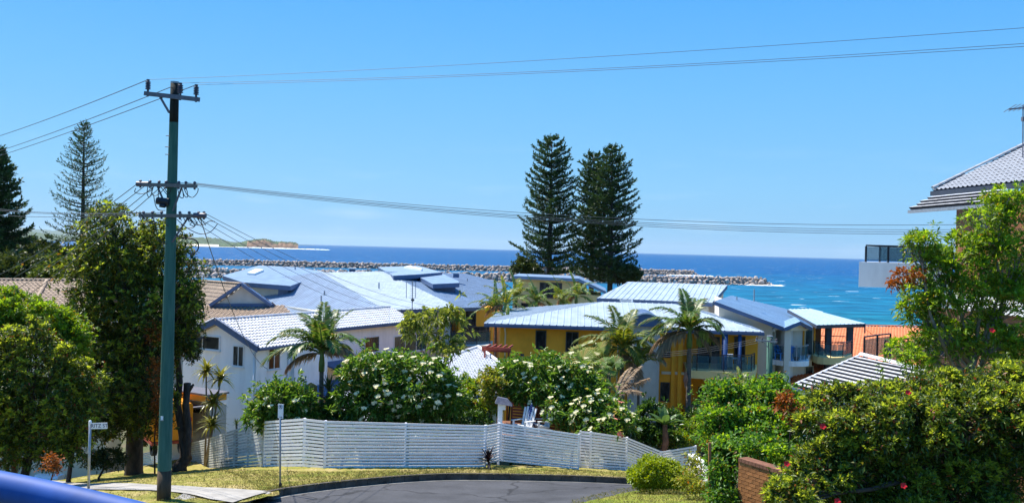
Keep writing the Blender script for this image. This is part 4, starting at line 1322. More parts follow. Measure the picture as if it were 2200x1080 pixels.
# upper skillion roof behind
k1, k2, k3 = AT(1282, 640, 75), AT(1530, 650, 72.4), AT(1350, 605, 82.6)
nk = plane3(k1, k2, k3)
k4 = ONP(1563, 612, k1, nk)
metal_plane(hG, [k1, k2, k4, k3], k2 - k1, m_pale_or_glare_roof, 0.9, 2, m_blue_fascia, 0.3)
MB().prism(shrink([k1, k2, k4, k3], 0.93), 12, k1.z - 0.3).build("upper_wall", m_cream_wall, hG)
MB().slab([k2 + Vector((-0.4, 0.5, -0.31)), k4 + Vector((-0.4, -0.3, -0.31)), Vector((k4.x - 0.4, k4.y - 0.3, 19)), Vector((k2.x - 0.4, k2.y + 0.5, 19))], Vector((-0.2, 0, 0))).build("upper_wall", m_cream_wall, hG)
p = AT(1345, 652, 70)
vo = MB().box(p, 0.7, 0.5, 0.3).build("roof_vent", m_sky_l, hG)
MB().box(p + Z3 * 0.22, 0.9, 0.7, 0.06).build("vent_hood", m_pale_or_glare_roof, vo)
p = AT(1358, 656, 69.5)
MB().tube([p - Z3 * 0.5, p + Z3 * 0.45], 0.06, 8).build("vent_pipe", m_sky_l, hG)

# people's things on the yellow balcony
zb_ = AT(1540, 799, 58.5).z
pc = along(1588, 0.5)
t_ = thing("balcony_table", "round white table on the upper yellow balcony", "table", (pc.x, pc.y, zb_))
MB().lathe((pc.x, pc.y, zb_ + 0.70), [(0, 0), (0.42, 0), (0.42, 0.03), (0, 0.03)], 16).build("table_top", m_white_paint, t_)
MB().tube([(pc.x, pc.y, zb_), (pc.x, pc.y, zb_ + 0.69)], 0.035, 8).build("leg", m_white_paint, t_)
pc = along(1568, 0.6)
t_ = thing("towel", "white towel hung over the rail of the yellow balcony", "towel", (pc.x, pc.y, zb_))
pa_, pb_ = along(1567, -0.88), along(1579, -0.86)
mb = MB()
for s_ in (0.05, -0.06):
    pts = []
    for k in range(7):
        a_ = pa_ + (pb_ - pa_) * k / 6
        for hh in (1.12, 0.3 if s_ > 0 else 0.45):
            q_ = a_ - rnv.xy * (s_ + 0.012 * math.sin(k * 2.1))
            pts.append((q_.x, q_.y, zb_ + hh))
    mb.add(pts, [(2 * k, 2 * k + 1, 2 * k + 3, 2 * k + 2) for k in range(6)])
f_ = len(mb.v) // 2
mb.f += [(2 * k, 2 * k + 2, f_ + 2 * k + 2, f_ + 2 * k) for k in range(6)]; mb.m += [0] * 6
tag(mb.build("cloth", m_white_paint, t_), None, None)

# ------------------------------------------------------------------ grey apartments on the right
hH = thing("apartment_building", "pale grey apartment building with a blue steel roof and round balcony facing the sea", "apartment building", tuple(AT(1680, 860, 67.20)))
A_, B_, E_ = AT(1536, 647, 64.96), AT(1686, 703, 63.39), AT(1571, 635, 74.82)
nH = plane3(A_, B_, E_)
C_, D_ = ONP(1752, 697, A_, nH), ONP(1690, 664, A_, nH)
evH = Vector((nH.y, -nH.x, 0))
m_blueH = MAT("sky_blue_steel_roof", (0.27, 0.40, 0.53), 0.4, 0.07, 0.7, spec=0.5)
metal_plane(hH, [A_, B_, C_, D_, E_], evH, m_blueH, 0.9, 2, m_blue_fascia, 0.25)
wa, wb_ = XY(1548, 65.74), XY(1664, 64.51)
def slope_wall(A, B, mat, zb0, parent, back):
    pA = Vector((A.x, A.y, 0)); pB = Vector((B.x, B.y, 0))
    def zt(p): return A_.z - ((p.x - A_.x) * nH.x + (p.y - A_.y) * nH.y) / nH.z - 0.27
    lo, hi = [], []
    for p in (pA, pB, pB + back, pA + back):
        lo.append(Vector((p.x, p.y, zb0))); hi.append(Vector((p.x, p.y, zt(p))))
    MB().hexa(lo, hi).build("wall", mat, parent)
m_wallH = MAT("stone_render", (0.72, 0.67, 0.57), 0.78, 0.08, 0.9, 0.15, 60)
slope_wall(wa, wb_, m_wallH, 11, hH, Vector((1.2, 7, 0)))
slope_wall(XY(1664.3, 66.64), XY(1750, 68.54), m_wallH, 11, hH, Vector((1.0, 5, 0)))
WH = Wall(XY(1664.3, 66.64), XY(1750, 68.54))
for y0, y1 in ((712, 762), (792, 850)):
    window(hH, WH, 1671, y0, 1691, y1, 1, frame=m_alum, sill=False, name="balcony_door")
    window(hH, WH, 1729, y0 - 6, 1745, y1, 1, frame=m_orange if False else m_cream_wall, sill=False, name="balcony_door")
    # white pilaster
    a, _z2 = WH.hit(1697, y0)
    mb = MB(); z1_ = AT(1697, y0 - 8, 66.86).z; z0_ = AT(1697, y1, 66.86).z
    WH.box(mb, a - 0.14, a + 0.14, z0_, z1_, 0, 0.15); mb.build("pilaster", m_white_paint, hH)
# yellow door reveal
a0, z1_ = WH.hit(1727, 704); a1, z0_ = WH.hit(1747, 760)
mb = MB(); WH.box(mb, a0 - 0.1, a0, z0_, z1_, 0, 0.08); WH.box(mb, a1, a1 + 0.1, z0_, z1_, 0, 0.08); WH.box(mb, a0, a1, z1_, z1_ + 0.1, 0, 0.08)
mb.build("door_frame", m_yellow_wall, hH)
# bay gable
gp, gl, gr = AT(1719, 690, 63.84), AT(1684, 704, 63.17), AT(1747, 704, 65.18)
bkh = Vector((1.0, 4.5, 0))
metal_plane(hH, [gl, gl + bkh, gp + bkh, gp], bkh, m_blueH, 0.9, 1, m_blue_fascia, 0.22)
metal_plane(hH, [gp + Vector((0.01, 0, 0)), gp + bkh + Vector((0.01, 0, 0)), gr + bkh, gr], bkh, m_blueH, 0.9, 1, m_blue_fascia, 0.22)
fw2 = Vector((0.1, 0.5, -0.24))
MB().slab([gl + fw2 + Vector((0.3, 0, 0)), gr + fw2 - Vector((0.3, 0, 0)), gp + fw2], Vector((0.05, 0.25, 0))).build("gable_wall", m_wallH, hH)
MB().prism([(gl.x + 0.25, gl.y + 0.6), (gl.x + 0.7, gl.y + 0.6), (gl.x + 0.8, gl.y + 3.1), (gl.x + 0.35, gl.y + 3.1)], 11, gl.z - 0.22).build("pier", m_wallH, hH)
# round balcony
zb_ = AT(1700, 777, 63.28).z
cb = XY(1703, 64.85)
pl_ = [tuple(XY(1661, 64.29))] + [(cb.x + 1.28 * math.cos(a) , cb.y + 1.15 * math.sin(a)) for a in np.linspace(math.radians(195), math.radians(372), 12)]
balcony(hH, pl_, zb_, 0.36, 1.05, m_white_wall, [tuple(XY(1748, 68.10)), tuple(XY(1664.5, 66.42))], 6, mrail=m_galv)
# white quarter-round parapet at the bay
MB().tube([AT(1662, 712, 64.40), AT(1664, 707, 64.40), AT(1670, 705, 64.40), AT(1681, 706, 64.29)], 0.1, 6).build("parapet_cap", m_white_paint, hH)
# right wing: verandah roof on columns
v1, v2, v3 = AT(1755, 698, 67.20), AT(1860, 695, 69.89), AT(1741, 663, 75.04)
nv_ = plane3(v1, v2, v3)
metal_plane(hH, [v1, v2, v3, ONP(1692, 664, v1, nv_)], v2 - v1, m_blueH, 0.9, 2, m_dark_fascia, 0.25)
zv = AT(1790, 776, 66.64).z
pl_ = curve_in([tuple(XY(1750, 67.76)), tuple(XY(1762, 66.30)), tuple(XY(1790, 65.86)), tuple(XY(1818, 66.53)), tuple(XY(1836, 68.88))], 2)
balcony(hH, pl_, zv + 0.35, 0.5, 1.0, m_ochre_wall, [tuple(XY(1836, 71.68)), tuple(XY(1752, 70.56))], 2)
for px_, Yc in ((1784, 69.4), (1830, 69.8)):
    p = XY(px_, Yc)
    MB().box((p.x, p.y, (zv + v1.z) / 2 - 2), 0.4, 0.4, v1.z - zv + 4 - 0.3).build("column", m_dark_fascia, hH)
MB().bar(AT(1858, 697, 69.78), AT(1858, 715, 69.78), 0.08, 0.08, Vector((0, 1, 0))).build("post", m_dark_fascia, hH)
p = XY(1754, 70.00)
MB().prism([tuple(p), (p.x + 0.5, p.y), (p.x + 0.5, p.y + 3), (p.x, p.y + 3)], 11, v1.z - 0.3).build("wall", m_brown_timber, hH)
# far rail of the verandah
for hh in (0.55, 1.0):
    MB().bar(AT(1752, 0, 72.24).xy.to_3d() + Z3 * (zv + 0.35 + hh), AT(1835, 0, 73.36).xy.to_3d() + Z3 * (zv + 0.35 + hh - 0.1), 0.06, 0.06).build("far_rail", m_black_metal, hH)
MB().tube([AT(1620, 644, 68.88) - Z3 * 0.1, AT(1620, 644, 68.88) + Z3 * 0.8], 0.05, 8).build("vent_pipe", m_galv, hH)
MB().tube([ONP(1583, 645, A_, nH), ONP(1583, 645, A_, nH) + Z3 * 0.3], 0.05, 8).build("vent_pipe", m_galv, hH)

# blue plastic chairs and pot on the round balcony
m_chair_blue = MAT("blue_plastic", (0.04, 0.28, 0.75), 0.4, 0.1, 3)
def plastic_chair(loc, rz, label, mat, s=1.0):
    t = thing("balcony_chair", label, "chair", loc, None)
    R = Matrix.Rotation(rz, 3, 'Z')
    def T(x, y, z_): return Vector(loc) + R @ Vector((x * s, y * s, z_ * s))
    ax = (R @ Vector((1, 0, 0)), R @ Vector((0, 1, 0)), Z3)
    MB().box(T(0, 0, 0.43), 0.48 * s, 0.46 * s, 0.04 * s, ax).build("seat", mat, t)
    mb = MB()
    n = 7
    pts = [T(-0.24 + 0.48 * k / n, 0.24, 0.45) for k in range(n + 1)] + [T(-0.24 + 0.48 * k / n, 0.34 + 0.03 * math.sin(math.pi * k / n), 0.78 + 0.14 * math.sin(math.pi * k / n)) for k in range(n + 1)]
    back = [p + R @ Vector((0, 0.03, 0)) for p in pts]
    m_ = n + 1
    mb.add(pts + back, [(k, k + 1, m_ + k + 1, m_ + k) for k in range(n)] + [(2 * m_ + k + 1, 2 * m_ + k, 3 * m_ + k, 3 * m_ + k + 1) for k in range(n)] + [(m_ + k, m_ + k + 1, 3 * m_ + k + 1, 3 * m_ + k) for k in range(n)])
    mb.build("backrest", mat, t)
    for sx in (-1, 1):
        for sy in (-1, 1):
            MB().bar(T(sx * 0.21, sy * 0.2, 0.41), T(sx * 0.25, sy * 0.25, 0), 0.05 * s, 0.05 * s, Vector((0, 1, 0))).build("leg", mat, t)
        MB().bar(T(sx * 0.26, -0.2, 0.64), T(sx * 0.26, 0.28, 0.66), 0.05 * s, 0.03 * s).build("armrest", mat, t)
    return t
p = XY(1683, 64.34); plastic_chair((p.x, p.y, zb_), 0.5, "light blue chair nearer the left end of the round balcony", m_chair_blue, 1.1)
p = XY(1701, 64.40); plastic_chair((p.x, p.y, zb_), -0.6, "light blue chair in the middle of the round balcony", m_chair_blue, 1.1)
p = XY(1717, 64.12)
t_ = thing("plant_pot", "dark plant pot standing at the edge of the round balcony", "plant pot", (p.x, p.y, zb_))
MB().lathe((p.x, p.y, zb_), [(0.0, 0), (0.14, 0), (0.2, 0.24), (0.2, 0.27), (0.16, 0.27), (0.15, 0.2), (0, 0.2)], 14).build("pot", m_frame_dark, t_)

# ------------------------------------------------------------------ terracotta roof below
hI = thing("house", "house with a terracotta tiled hip roof beyond the right hand balconies", "house", tuple(AT(1850, 780, 78)))
i1, i2, i3 = AT(1700, 822, 66), AT(1990, 800, 70), AT(1840, 699, 84)
nI = plane3(i1, i2, i3)
tile_plane(hI, [i1, i2, ONP(1990, 703, i1, nI), ONP(1700, 697, i1, nI)], i2 - i1, m_tile_red, 0.32, 0.36, budget=300, edge=MAT("terracotta_edge", (0.30, 0.08, 0.035), 0.8, 0.15, 5), thick=0.15)
ridge(hI, ONP(1700, 697, i1, nI) + Z3 * 0.06, ONP(1990, 703, i1, nI) + Z3 * 0.06, m_tile_red)
ridge(hI, ONP(1880, 722, i1, nI) + Z3 * 0.1, ONP(1858, 706, i1, nI) + Z3 * 0.1, m_tile_red)
MB().prism(shrink([i1, i2, i2 + Vector((0, 14, 0)), i1 + Vector((0, 16, 0))], 0.92), 6, i1.z - 0.2).build("wall", m_cream_wall, hI)
# ------------------------------------------------------------------ striped pale tiled roof at right
hJ = thing("house", "low house with a striped white tiled roof rising out of the right hedge", "house", tuple(AT(1850, 900, 41)))
j1, j2, j3 = AT(1707, 829, 40), AT(1905, 884, 33.9), AT(1850, 765, 41.3)
nJ = plane3(j1, j2, j3)
j4 = ONP(1992, 800, j1, nJ)
j5 = ONP(1985, 905, j1, nJ)
tile_plane(hJ, [j1, j5, j4, j3], j2 - j1, m_tile_white, 0.34, 0.30, kind='flat', budget=300, thick=0.14)
ridge(hJ, j3 + Z3 * 0.07, j4 + Z3 * 0.07, m_tile_white, 0.13)
ridge(hJ, j1 + Z3 * 0.07, j3 + Z3 * 0.07, m_tile_white, 0.07)
up_ = nJ.cross(Vector((0, 0, 1))).normalized()
MB().bar(j1 + Vector((-0.1, 0, -0.12)), j5 + Vector((-0.1, 0, -0.12)), 0.16, 0.16).build("gutter", m_blue_fascia, hJ)
c_ = [j1 + Vector((0.5, -0.2, 0)), j5 + Vector((0.5, 0, 0)), j4 + Vector((-0.2, 0, 0)), j3 + Vector((-0.2, -0.4, 0))]
MB().prism([(p.x, p.y) for p in c_], 14, j1.z - 0.2).build("wall", m_grey_wall, hJ)
MB().slab([j3, j4, j4 + Vector((4, 1, -1.3)), j3 + Vector((4, 1, -1.3))], Vector((0, 0, -0.12))).build("rear_roof", m_tile_white, hJ)
# terrace balustrade above it
t0, t1, t2 = AT(1856, 770, 43), AT(1900, 764, 44.5), AT(1990, 760, 44.5)
t_ = thing("balustrade", "dark framed glass balustrade above the striped white tiled roof", "balustrade", tuple(t0))
hgt = 1.05
pts = [AT(1856, 772, 43), AT(1884, 767, 44), AT(1912, 763, 45)]
pts2 = [AT(1900, 781, 42.5), AT(1950, 776, 42.5), AT(2000, 772, 42.5)]
for P_ in (pts, pts2):
    mb = MB()
    for i in range(len(P_) - 1):
        mb.bar(P_[i] + Z3 * hgt, P_[i + 1] + Z3 * hgt, 0.07, 0.06)
        MB().bar(P_[i] + Z3 * 0.5, P_[i + 1] + Z3 * 0.5, 0.012, 0.85).build("glass_panel", m_glass_rail, t_)
    mb.build("top_rail", m_black_metal, t_)
    for p in P_:
        MB().bar(p - Z3 * 0.6, p + Z3 * (hgt - 0.035), 0.07, 0.07, Vector((0, 1, 0))).build("post", m_black_metal, t_)
# ------------------------------------------------------------------ tall house at the right edge
hK = thing("house", "tall brown brick house with grey tiled roofs and a white balcony at the right edge", "house", tuple(AT(2120, 860, 38)))
a1_, a2_ = AT(2004, 409, 42), AT(2202, 389, 36.2)
a3_ = AT(2202, 317, 42)
nK = plane3(a1_, a2_, a3_)
a4_ = ONP(2260, 286, a1_, nK); a5_ = a2_ + (a2_ - a1_) * 0.35
eK = (a2_ - a1_)
a5_ = a1_ + eK * 1.9
tile_plane(hK, [a1_, a5_, a4_ + eK * 1.9, a4_], eK, m_tile_grey, 0.30, 0.34, budget=220, thick=0.16)
ridge(hK, a1_ + Z3 * 0.1, a4_ + Z3 * 0.1, m_tile_grey)
ridge(hK, a4_ + Z3 * 0.06, a4_ + eK * 1.9 + Z3 * 0.06, m_tile_grey)
bK = Vector((nK.x, nK.y, 0)).normalized() * -(a4_ - a1_).length * 0.8
MB().slab([a4_, a4_ + eK * 1.9, a4_ + eK * 1.9 + bK - Z3 * 2.2, a4_ + bK - Z3 * 2.2], Vector((0, 0, -0.15))).build("rear_roof", m_tile_grey, hK)
MB().bar(a1_ + Vector((-0.05, 0, -0.15)), a5_ + Vector((-0.05, 0, -0.15)), 0.14, 0.2).build("gutter", m_dark_fascia, hK)
b1_, b2_ = AT(1956, 450, 41), AT(2166, 433, 34.4)
b3_ = AT(2006, 420, 40.4)
nK2 = plane3(b1_, b2_, b3_)
tile_plane(hK, [b1_, b2_, ONP(2162, 410, b1_, nK2), b3_], b2_ - b1_, m_tile_white, 0.34, 0.20, kind='flat', budget=80, thick=0.12)
MB().bar(b1_ + Vector((-0.06, 0, -0.1)), b2_ + Vector((-0.06, 0, -0.1)), 0.13, 0.13).build("gutter", m_galv, hK)
# walls
w0, w1 = XY(2052, 41.5), XY(2300, 33)
zt_ = a1_.z - 0.4
wv = (w1 - w0).normalized()
bkK = Vector((-wv.y, wv.x)) * 7
WK = Wall(w0, w1)
MB().prism([tuple(w0), tuple(w1), tuple(w1 + bkK), tuple(w0 + bkK)], 23.6, zt_).build("wall", m_brown_timber, hK)
m_brickwall = MAT("brown_brick_wall", (0.26, 0.12, 0.06), 0.85, 0.2, 6, 0.5, 25)
wl0 = XY(1985, 42.5)
MB().prism([tuple(wl0), tuple(w1), tuple(w1 + bkK), tuple(wl0 + bkK)], 15, 22.95).build("wall", m_brickwall, hK)
WL_ = Wall(wl0, w1)
window(hK, WL_, 1988, 672, 2032, 762, 2, frame=m_frame_dark, name="window")
window(hK, WK, 2100, 450, 2160, 520, 2, frame=m_frame_dark, name="window")
window(hK, WK, 2218, 440, 2270, 520, 2, frame=m_frame_dark, name="window")
window(hK, WL_, 2120, 690, 2180, 760, 2, frame=m_frame_dark, name="window")
# floor slab and white balcony upstand
MB().prism([tuple(XY(1975, 42.2)), tuple(XY(2310, 32.5)), tuple(w1 + bkK), tuple(wl0 + bkK)], 22.96, 23.58).build("floor_slab", m_white_paint, hK)
bx0, bx1 = XY(1846, 40), XY(2045, 40)
zt_ = AT(1846, 562, 40).z; zb_ = AT(1846, 616, 40).z
MB().prism([tuple(bx0), tuple(bx1), (bx1.x, bx1.y + 2.6), (bx0.x + 1.35, bx0.y + 2.6)], zb_, zt_).build("balcony_upstand", m_wallK if False else m_white_wall, hK)
rb = bpy.data.objects.new("balustrade", None); link(rb); rb.parent = hK; ORG[rb.name] = org(hK).copy()
zr_ = AT(1860, 527, 40.3).z
PX = [1860, 1889, 1908, 1917, 1941, 1975, 2010, 2040]
cor = [(1860, 40.2), (1908, 40.2), (1960, 40.2), (2010, 40.2), (2045, 40.2)]
cor2 = [(1860, 40.2), (1889, 41.3), (1917, 42.3)]
top = MB()
for C in (cor, [(1890, 42.3), (1941, 42.3), (2000, 42.3), (2040, 42.3)]):
    for i in range(len(C) - 1):
        a, b = XY(*C[i]), XY(*C[i + 1])
        top.bar((a.x, a.y, zr_), (b.x, b.y, zr_), 0.08, 0.06)
        MB().bar((a.x, a.y, (zr_ + zt_) / 2), (b.x, b.y, (zr_ + zt_) / 2), 0.012, (zr_ - zt_) * 0.85).build("glass_panel", m_glass_rail, rb)
    for c in C:
        a = XY(*c)
        MB().bar((a.x, a.y, zt_), (a.x, a.y, zr_ - 0.035), 0.07, 0.07, Vector((0, 1, 0))).build("post", m_black_metal, rb)
a, b = XY(1861, 40.28), XY(1891, 42.25)
top.bar((a.x, a.y, zr_), (b.x, b.y, zr_), 0.06, 0.06)
top.build("top_rail", m_black_metal, rb)
# antenna above the roof
p0 = AT(2198, 330, 40); p1_ = AT(2198, 226, 40)
t_ = thing("roof_antenna", "dark yagi antenna on a thin mast at the top right corner", "antenna", tuple(p0))
MB().tube([p0 - Z3 * 0.5, p1_], 0.025, 6).build("mast", m_steel_dark, t_)
MB().bar(AT(2167, 235, 40), AT(2240, 228, 40), 0.04, 0.06).build("boom", m_steel_dark, t_)
for k in range(7):
    a = AT(2170 + k * 10, 234.5 - k, 40)
    MB().bar(a + Vector((0, -0.5, 0.12)), a + Vector((0, 0.5, -0.05)), 0.02, 0.02).build("element", m_steel_dark, t_)
MB().box(AT(2199, 256, 40), 0.14, 0.14, 0.18).build("amplifier_box", m_steel_dark, t_)

# ------------------------------------------------------------------ garage with orange fascia, orange truck
gA, gB = XY(372, 53.5), XY(470, 51.5)
gd = (gB - gA).normalized(); gn = Vector((-gd.y, gd.x))
t_ = thing("garage", "flat roofed garage with an orange fascia beside the white gable wall", "garage", (gA.x, gA.y, 12))
zt_ = AT(400, 836, 53).z
gp_ = [gA, gB - gd * 0.4, gB - gd * 0.4 + gn * 1.2, gA + gn * 1.2]
MB().prism([tuple(p) for p in gp_], 10.5, zt_ - 0.72).build("wall", m_grey_wall, t_)
MB().prism([tuple(p) for p in [gA - gd * 0.3 - gn * 0.3, gB - gd * 0.2 - gn * 0.3, gB - gd * 0.2 + gn * 1.2, gA - gd * 0.3 + gn * 1.2]], zt_ - 0.1, zt_).build("roof", m_steel_dark, t_)
MB().prism([tuple(p) for p in [gA - gd * 0.2 - gn * 0.2, gB - gd * 0.3 - gn * 0.2, gB - gd * 0.3 + gn * 1.1, gA - gd * 0.2 + gn * 1.1]], zt_ - 0.45, zt_ - 0.104).build("fascia", m_yellow_wall, t_)
WGa = Wall(gA, gB)
window(t_, WGa, 405, 866, 432, 884, 2, frame=m_frame_dark)
MB().slab([Vector((*(gA + gd * 1.4 - gn * 0.9), zt_ - 1.0)), Vector((*(gB - gn * 0.9), zt_ - 0.55)), Vector((*(gB - gn * 0.02), zt_ - 0.5)), Vector((*(gA + gd * 1.4 - gn * 0.02), zt_ - 0.95))], Vector((0, 0, -0.1))).build("lean_to_roof", m_steel_dark, t_)
oA, oB = XY(335, 49.6), XY(424, 50.8)
od = (oB - oA).normalized(); on_ = Vector((-od.y, od.x)); od3 = Vector((od.x, od.y, 0)); on3 = Vector((on_.x, on_.y, 0))
zb_ = AT(400, 943, 50.6).z; zt_ = AT(400, 866, 50.6).z
t_ = thing("truck", "orange box bodied truck parked behind the weathered fence", "truck", (oA.x, oA.y, zb_ - 0.9))
ring = []
wT = (oB - oA).length; hT = zt_ - zb_
rr_ = 0.16
for cx, cy, a0 in ((wT - rr_, rr_, -90), (wT - rr_, hT - rr_, 0), (rr_, hT - rr_, 90), (rr_, rr_, 180)):
    for k in range(4):
        a = math.radians(a0 + 30 * k)
        ring.append((cx + rr_ * math.cos(a), cy + rr_ * math.sin(a)))
lo = [Vector((oA.x, oA.y, zb_)) + od3 * x + Z3 * y for x, y in ring]
MB().hexa([p + on3 * 4.5 for p in lo], lo).build("cargo_box", m_orange, t_)
MB().box(Vector((oA.x, oA.y, zb_ - 0.1)) + od3 * wT / 2 + on3 * 2.2, wT * 0.98, 4.5, 0.16, (od3, on3, Z3)).build("chassis", m_red_timber, t_)
mb = MB()
for z_ in (0.38, 1.0):
    mb.box(Vector((oA.x, oA.y, zb_ + hT * 0.3 * (1 + z_))) + od3 * wT / 2 - on3 * 0.01, wT * 0.9, 0.03, 0.03, (od3, on3, Z3))
mb.build("door_rail", m_orange, t_)
st = Vector((oA.x, oA.y, zb_ + hT * 0.55)) + od3 * (wT - 0.12) - on3 * 0.012
so_ = MB().box(st, 0.12, 0.02, 0.2, (od3, on3, Z3)).build("warning_sticker", MAT("red_sticker", (0.6, 0.02, 0.02), 0.5, 0.05, 4), t_)
MB().box(st - on3 * 0.012, 0.03, 0.006, 0.09, (od3, on3, Z3)).build("sticker_mark", m_white_paint, so_)
for sx in (0.35, wT - 0.35):
    for sy in (0.9, 3.4):
        c = Vector((oA.x, oA.y, zb_ - 0.5)) + od3 * sx + on3 * sy
        MB().lathe(c - od3 * 0.12, [(0.2, 0), (0.42, 0), (0.42, 0.24), (0.2, 0.24)], 16, od3).build("wheel", m_black_metal, t_)

# red pergola and slatted screen in the garden
p0, p1_ = AT(1040, 757, 54), AT(1096, 752, 54)
t_ = thing("pergola", "red painted timber pergola between the tiled pavilion and the yellow building", "pergola", (p0.x, p0.y, 14))
for k, (py_, dy) in enumerate(((747, 0), (751, 0.9))):
    MB().bar(AT(1036, py_, 54.5 + dy), AT(1097, py_ + 3, 53.5 + dy), 0.1, 0.16).build("beam", m_red_timber, t_)
for k in range(5):
    a = AT(1044 + k * 12, 745.5 + k * 0.5, 53.9)
    MB().bar(a, a + Vector((0.25, 1.6, 0)), 0.06, 0.1).build("rafter", m_red_timber, t_)
for px_ in (1042, 1093):
    a = AT(px_, 750, 54.02)
    MB().bar(Vector((a.x, a.y, 13.5)), a, 0.1, 0.1, Vector((0, 1, 0))).build("post", m_red_timber, t_)
p0, p1_ = AT(1100, 866, 42.6), AT(1210, 876, 42.3)
t_ = thing("slatted_screen", "red brown slatted timber screen behind the white garden chairs", "screen", (p0.x, p0.y, p0.z - 2))
for k in range(12):
    dz = -k * 0.135
    MB().bar(p0 + Z3 * dz, p1_ + Z3 * dz, 0.03, 0.1).build("slat", m_red_timber, t_)
for f_ in (0.0, 0.5, 1.0):
    p = p0 + (p1_ - p0) * f_ + Vector((0, 0.07, 0))
    MB().bar(p - Z3 * 2.4, p + Z3 * 0.08, 0.09, 0.09, Vector((0, 1, 0))).build("post", m_brown_timber, t_)
# white adirondack chairs
def adirondack(loc, rz, label):
    t = thing("garden_chair", label, "chair", loc, None)
    R = Matrix.Rotation(rz, 3, 'Z')
    def T(x, y, z_): return Vector(loc) + R @ Vector((x, y, z_))
    for k in range(5):
        MB().bar(T(-0.3, -0.28 + k * 0.12, 0.38 - k * 0.03), T(0.3, -0.28 + k * 0.12, 0.38 - k * 0.03), 0.1, 0.025).build("seat_slat", m_white_paint, t)
    for k in range(5):
        x = -0.24 + 0.12 * k
        MB().bar(T(x, 0.24, 0.25), T(x * 1.25, 0.52, 1.12 - 1.2 * x * x), 0.1, 0.022, R @ Vector((0, -1, 0.3))).build("back_slat", m_white_paint, t)
    for sx in (-1, 1):
        MB().bar(T(sx * 0.36, -0.36, 0.56), T(sx * 0.36, 0.36, 0.53), 0.13, 0.025).build("armrest", m_white_paint, t)
        MB().bar(T(sx * 0.32, -0.3, 0), T(sx * 0.32, -0.3, 0.545), 0.09, 0.03, Vector((0, 1, 0))).build("leg", m_white_paint, t)
        MB().bar(T(sx * 0.31, -0.32, 0.33), T(sx * 0.31, 0.6, 0.02), 0.03, 0.1).build("leg", m_white_paint, t)
    return t
c1 = AT(1124, 928, 41.2); c2 = AT(1164, 934, 41.2)
dk = thing("deck", "raised garden deck behind the white slat fence under the flowering tree", "deck", (c1.x + 0.5, c1.y, c1.z - 0.3))
for k in range(14):
    y_ = c1.y - 0.55 + k * 0.25
    MB().box((c1.x + 0.15, y_, c1.z - 0.05), 2.2, 0.235, 0.05).build("deck_board", m_brown_timber, dk)
mb = MB()
for x_ in (-0.9, 0.15, 1.2):
    mb.box((c1.x + x_, c1.y + 0.6, c1.z - 0.35), 0.12, 3.0, 0.5)
mb.build("joist", m_brown_timber, dk)
adirondack((c1.x, c1.y, c1.z - 0.02), 0.9 - math.pi / 2 * 1.0, "white slatted garden chair on the deck, the left of the two behind the fence")
adirondack((c2.x, c1.y + 0.2, c1.z - 0.02), 0.4 - math.pi / 2 * 1.0, "white slatted garden chair on the deck, partly hidden by the tree stem")
def stripe_mat():
    m, nt, p, out = mat_base("striped_cloth")
    t = nt.nodes.new("ShaderNodeTexCoord"); w = nt.nodes.new("ShaderNodeTexWave")
    w.inputs['Scale'].default_value = 5.0; w.bands_direction = 'DIAGONAL'
    r = nt.nodes.new("ShaderNodeValToRGB"); r.color_ramp.interpolation = 'CONSTANT'
    r.color_ramp.elements[0].color = (0.008, 0.02, 0.12, 1); r.color_ramp.elements[1].position = 0.62; r.color_ramp.elements[1].color = (0.15, 0.2, 0.45, 1)
    nt.links.new(t.outputs['Object'], w.inputs['Vector']); nt.links.new(w.outputs['Color'], r.inputs['Fac']); nt.links.new(r.outputs['Color'], p.inputs['Base Color'])
    p.inputs['Roughness'].default_value = 0.9
    return m
pu = AT(1141, 915, 41.6)
t_ = thing("parasol", "folded navy striped parasol standing between the white garden chairs", "parasol", (pu.x, pu.y, c1.z))
pr = [(0.05, 0.35)]
MB().tube([(pu.x, pu.y, c1.z - 0.02), (pu.x, pu.y, c1.z + 1.25)], 0.022, 8).build("pole", m_white_paint, t_)
mb = MB()
n = 14
prof = [(0.20, 0.25), (0.21, 0.5), (0.16, 0.85), (0.08, 1.08), (0.02, 1.2)]
vv = []
for r_, h_ in prof:
    for k in range(n):
        a = 2 * math.pi * k / n
        rr2 = r_ * (1.0 if k % 2 else 0.68)
        vv.append((pu.x + rr2 * math.cos(a), pu.y + rr2 * math.sin(a), c1.z + h_))
mb.add(vv, [(i * n + k, i * n + (k + 1) % n, (i + 1) * n + (k + 1) % n, (i + 1) * n + k) for i in range(4) for k in range(n)])
mb.build("canopy", stripe_mat(), t_)
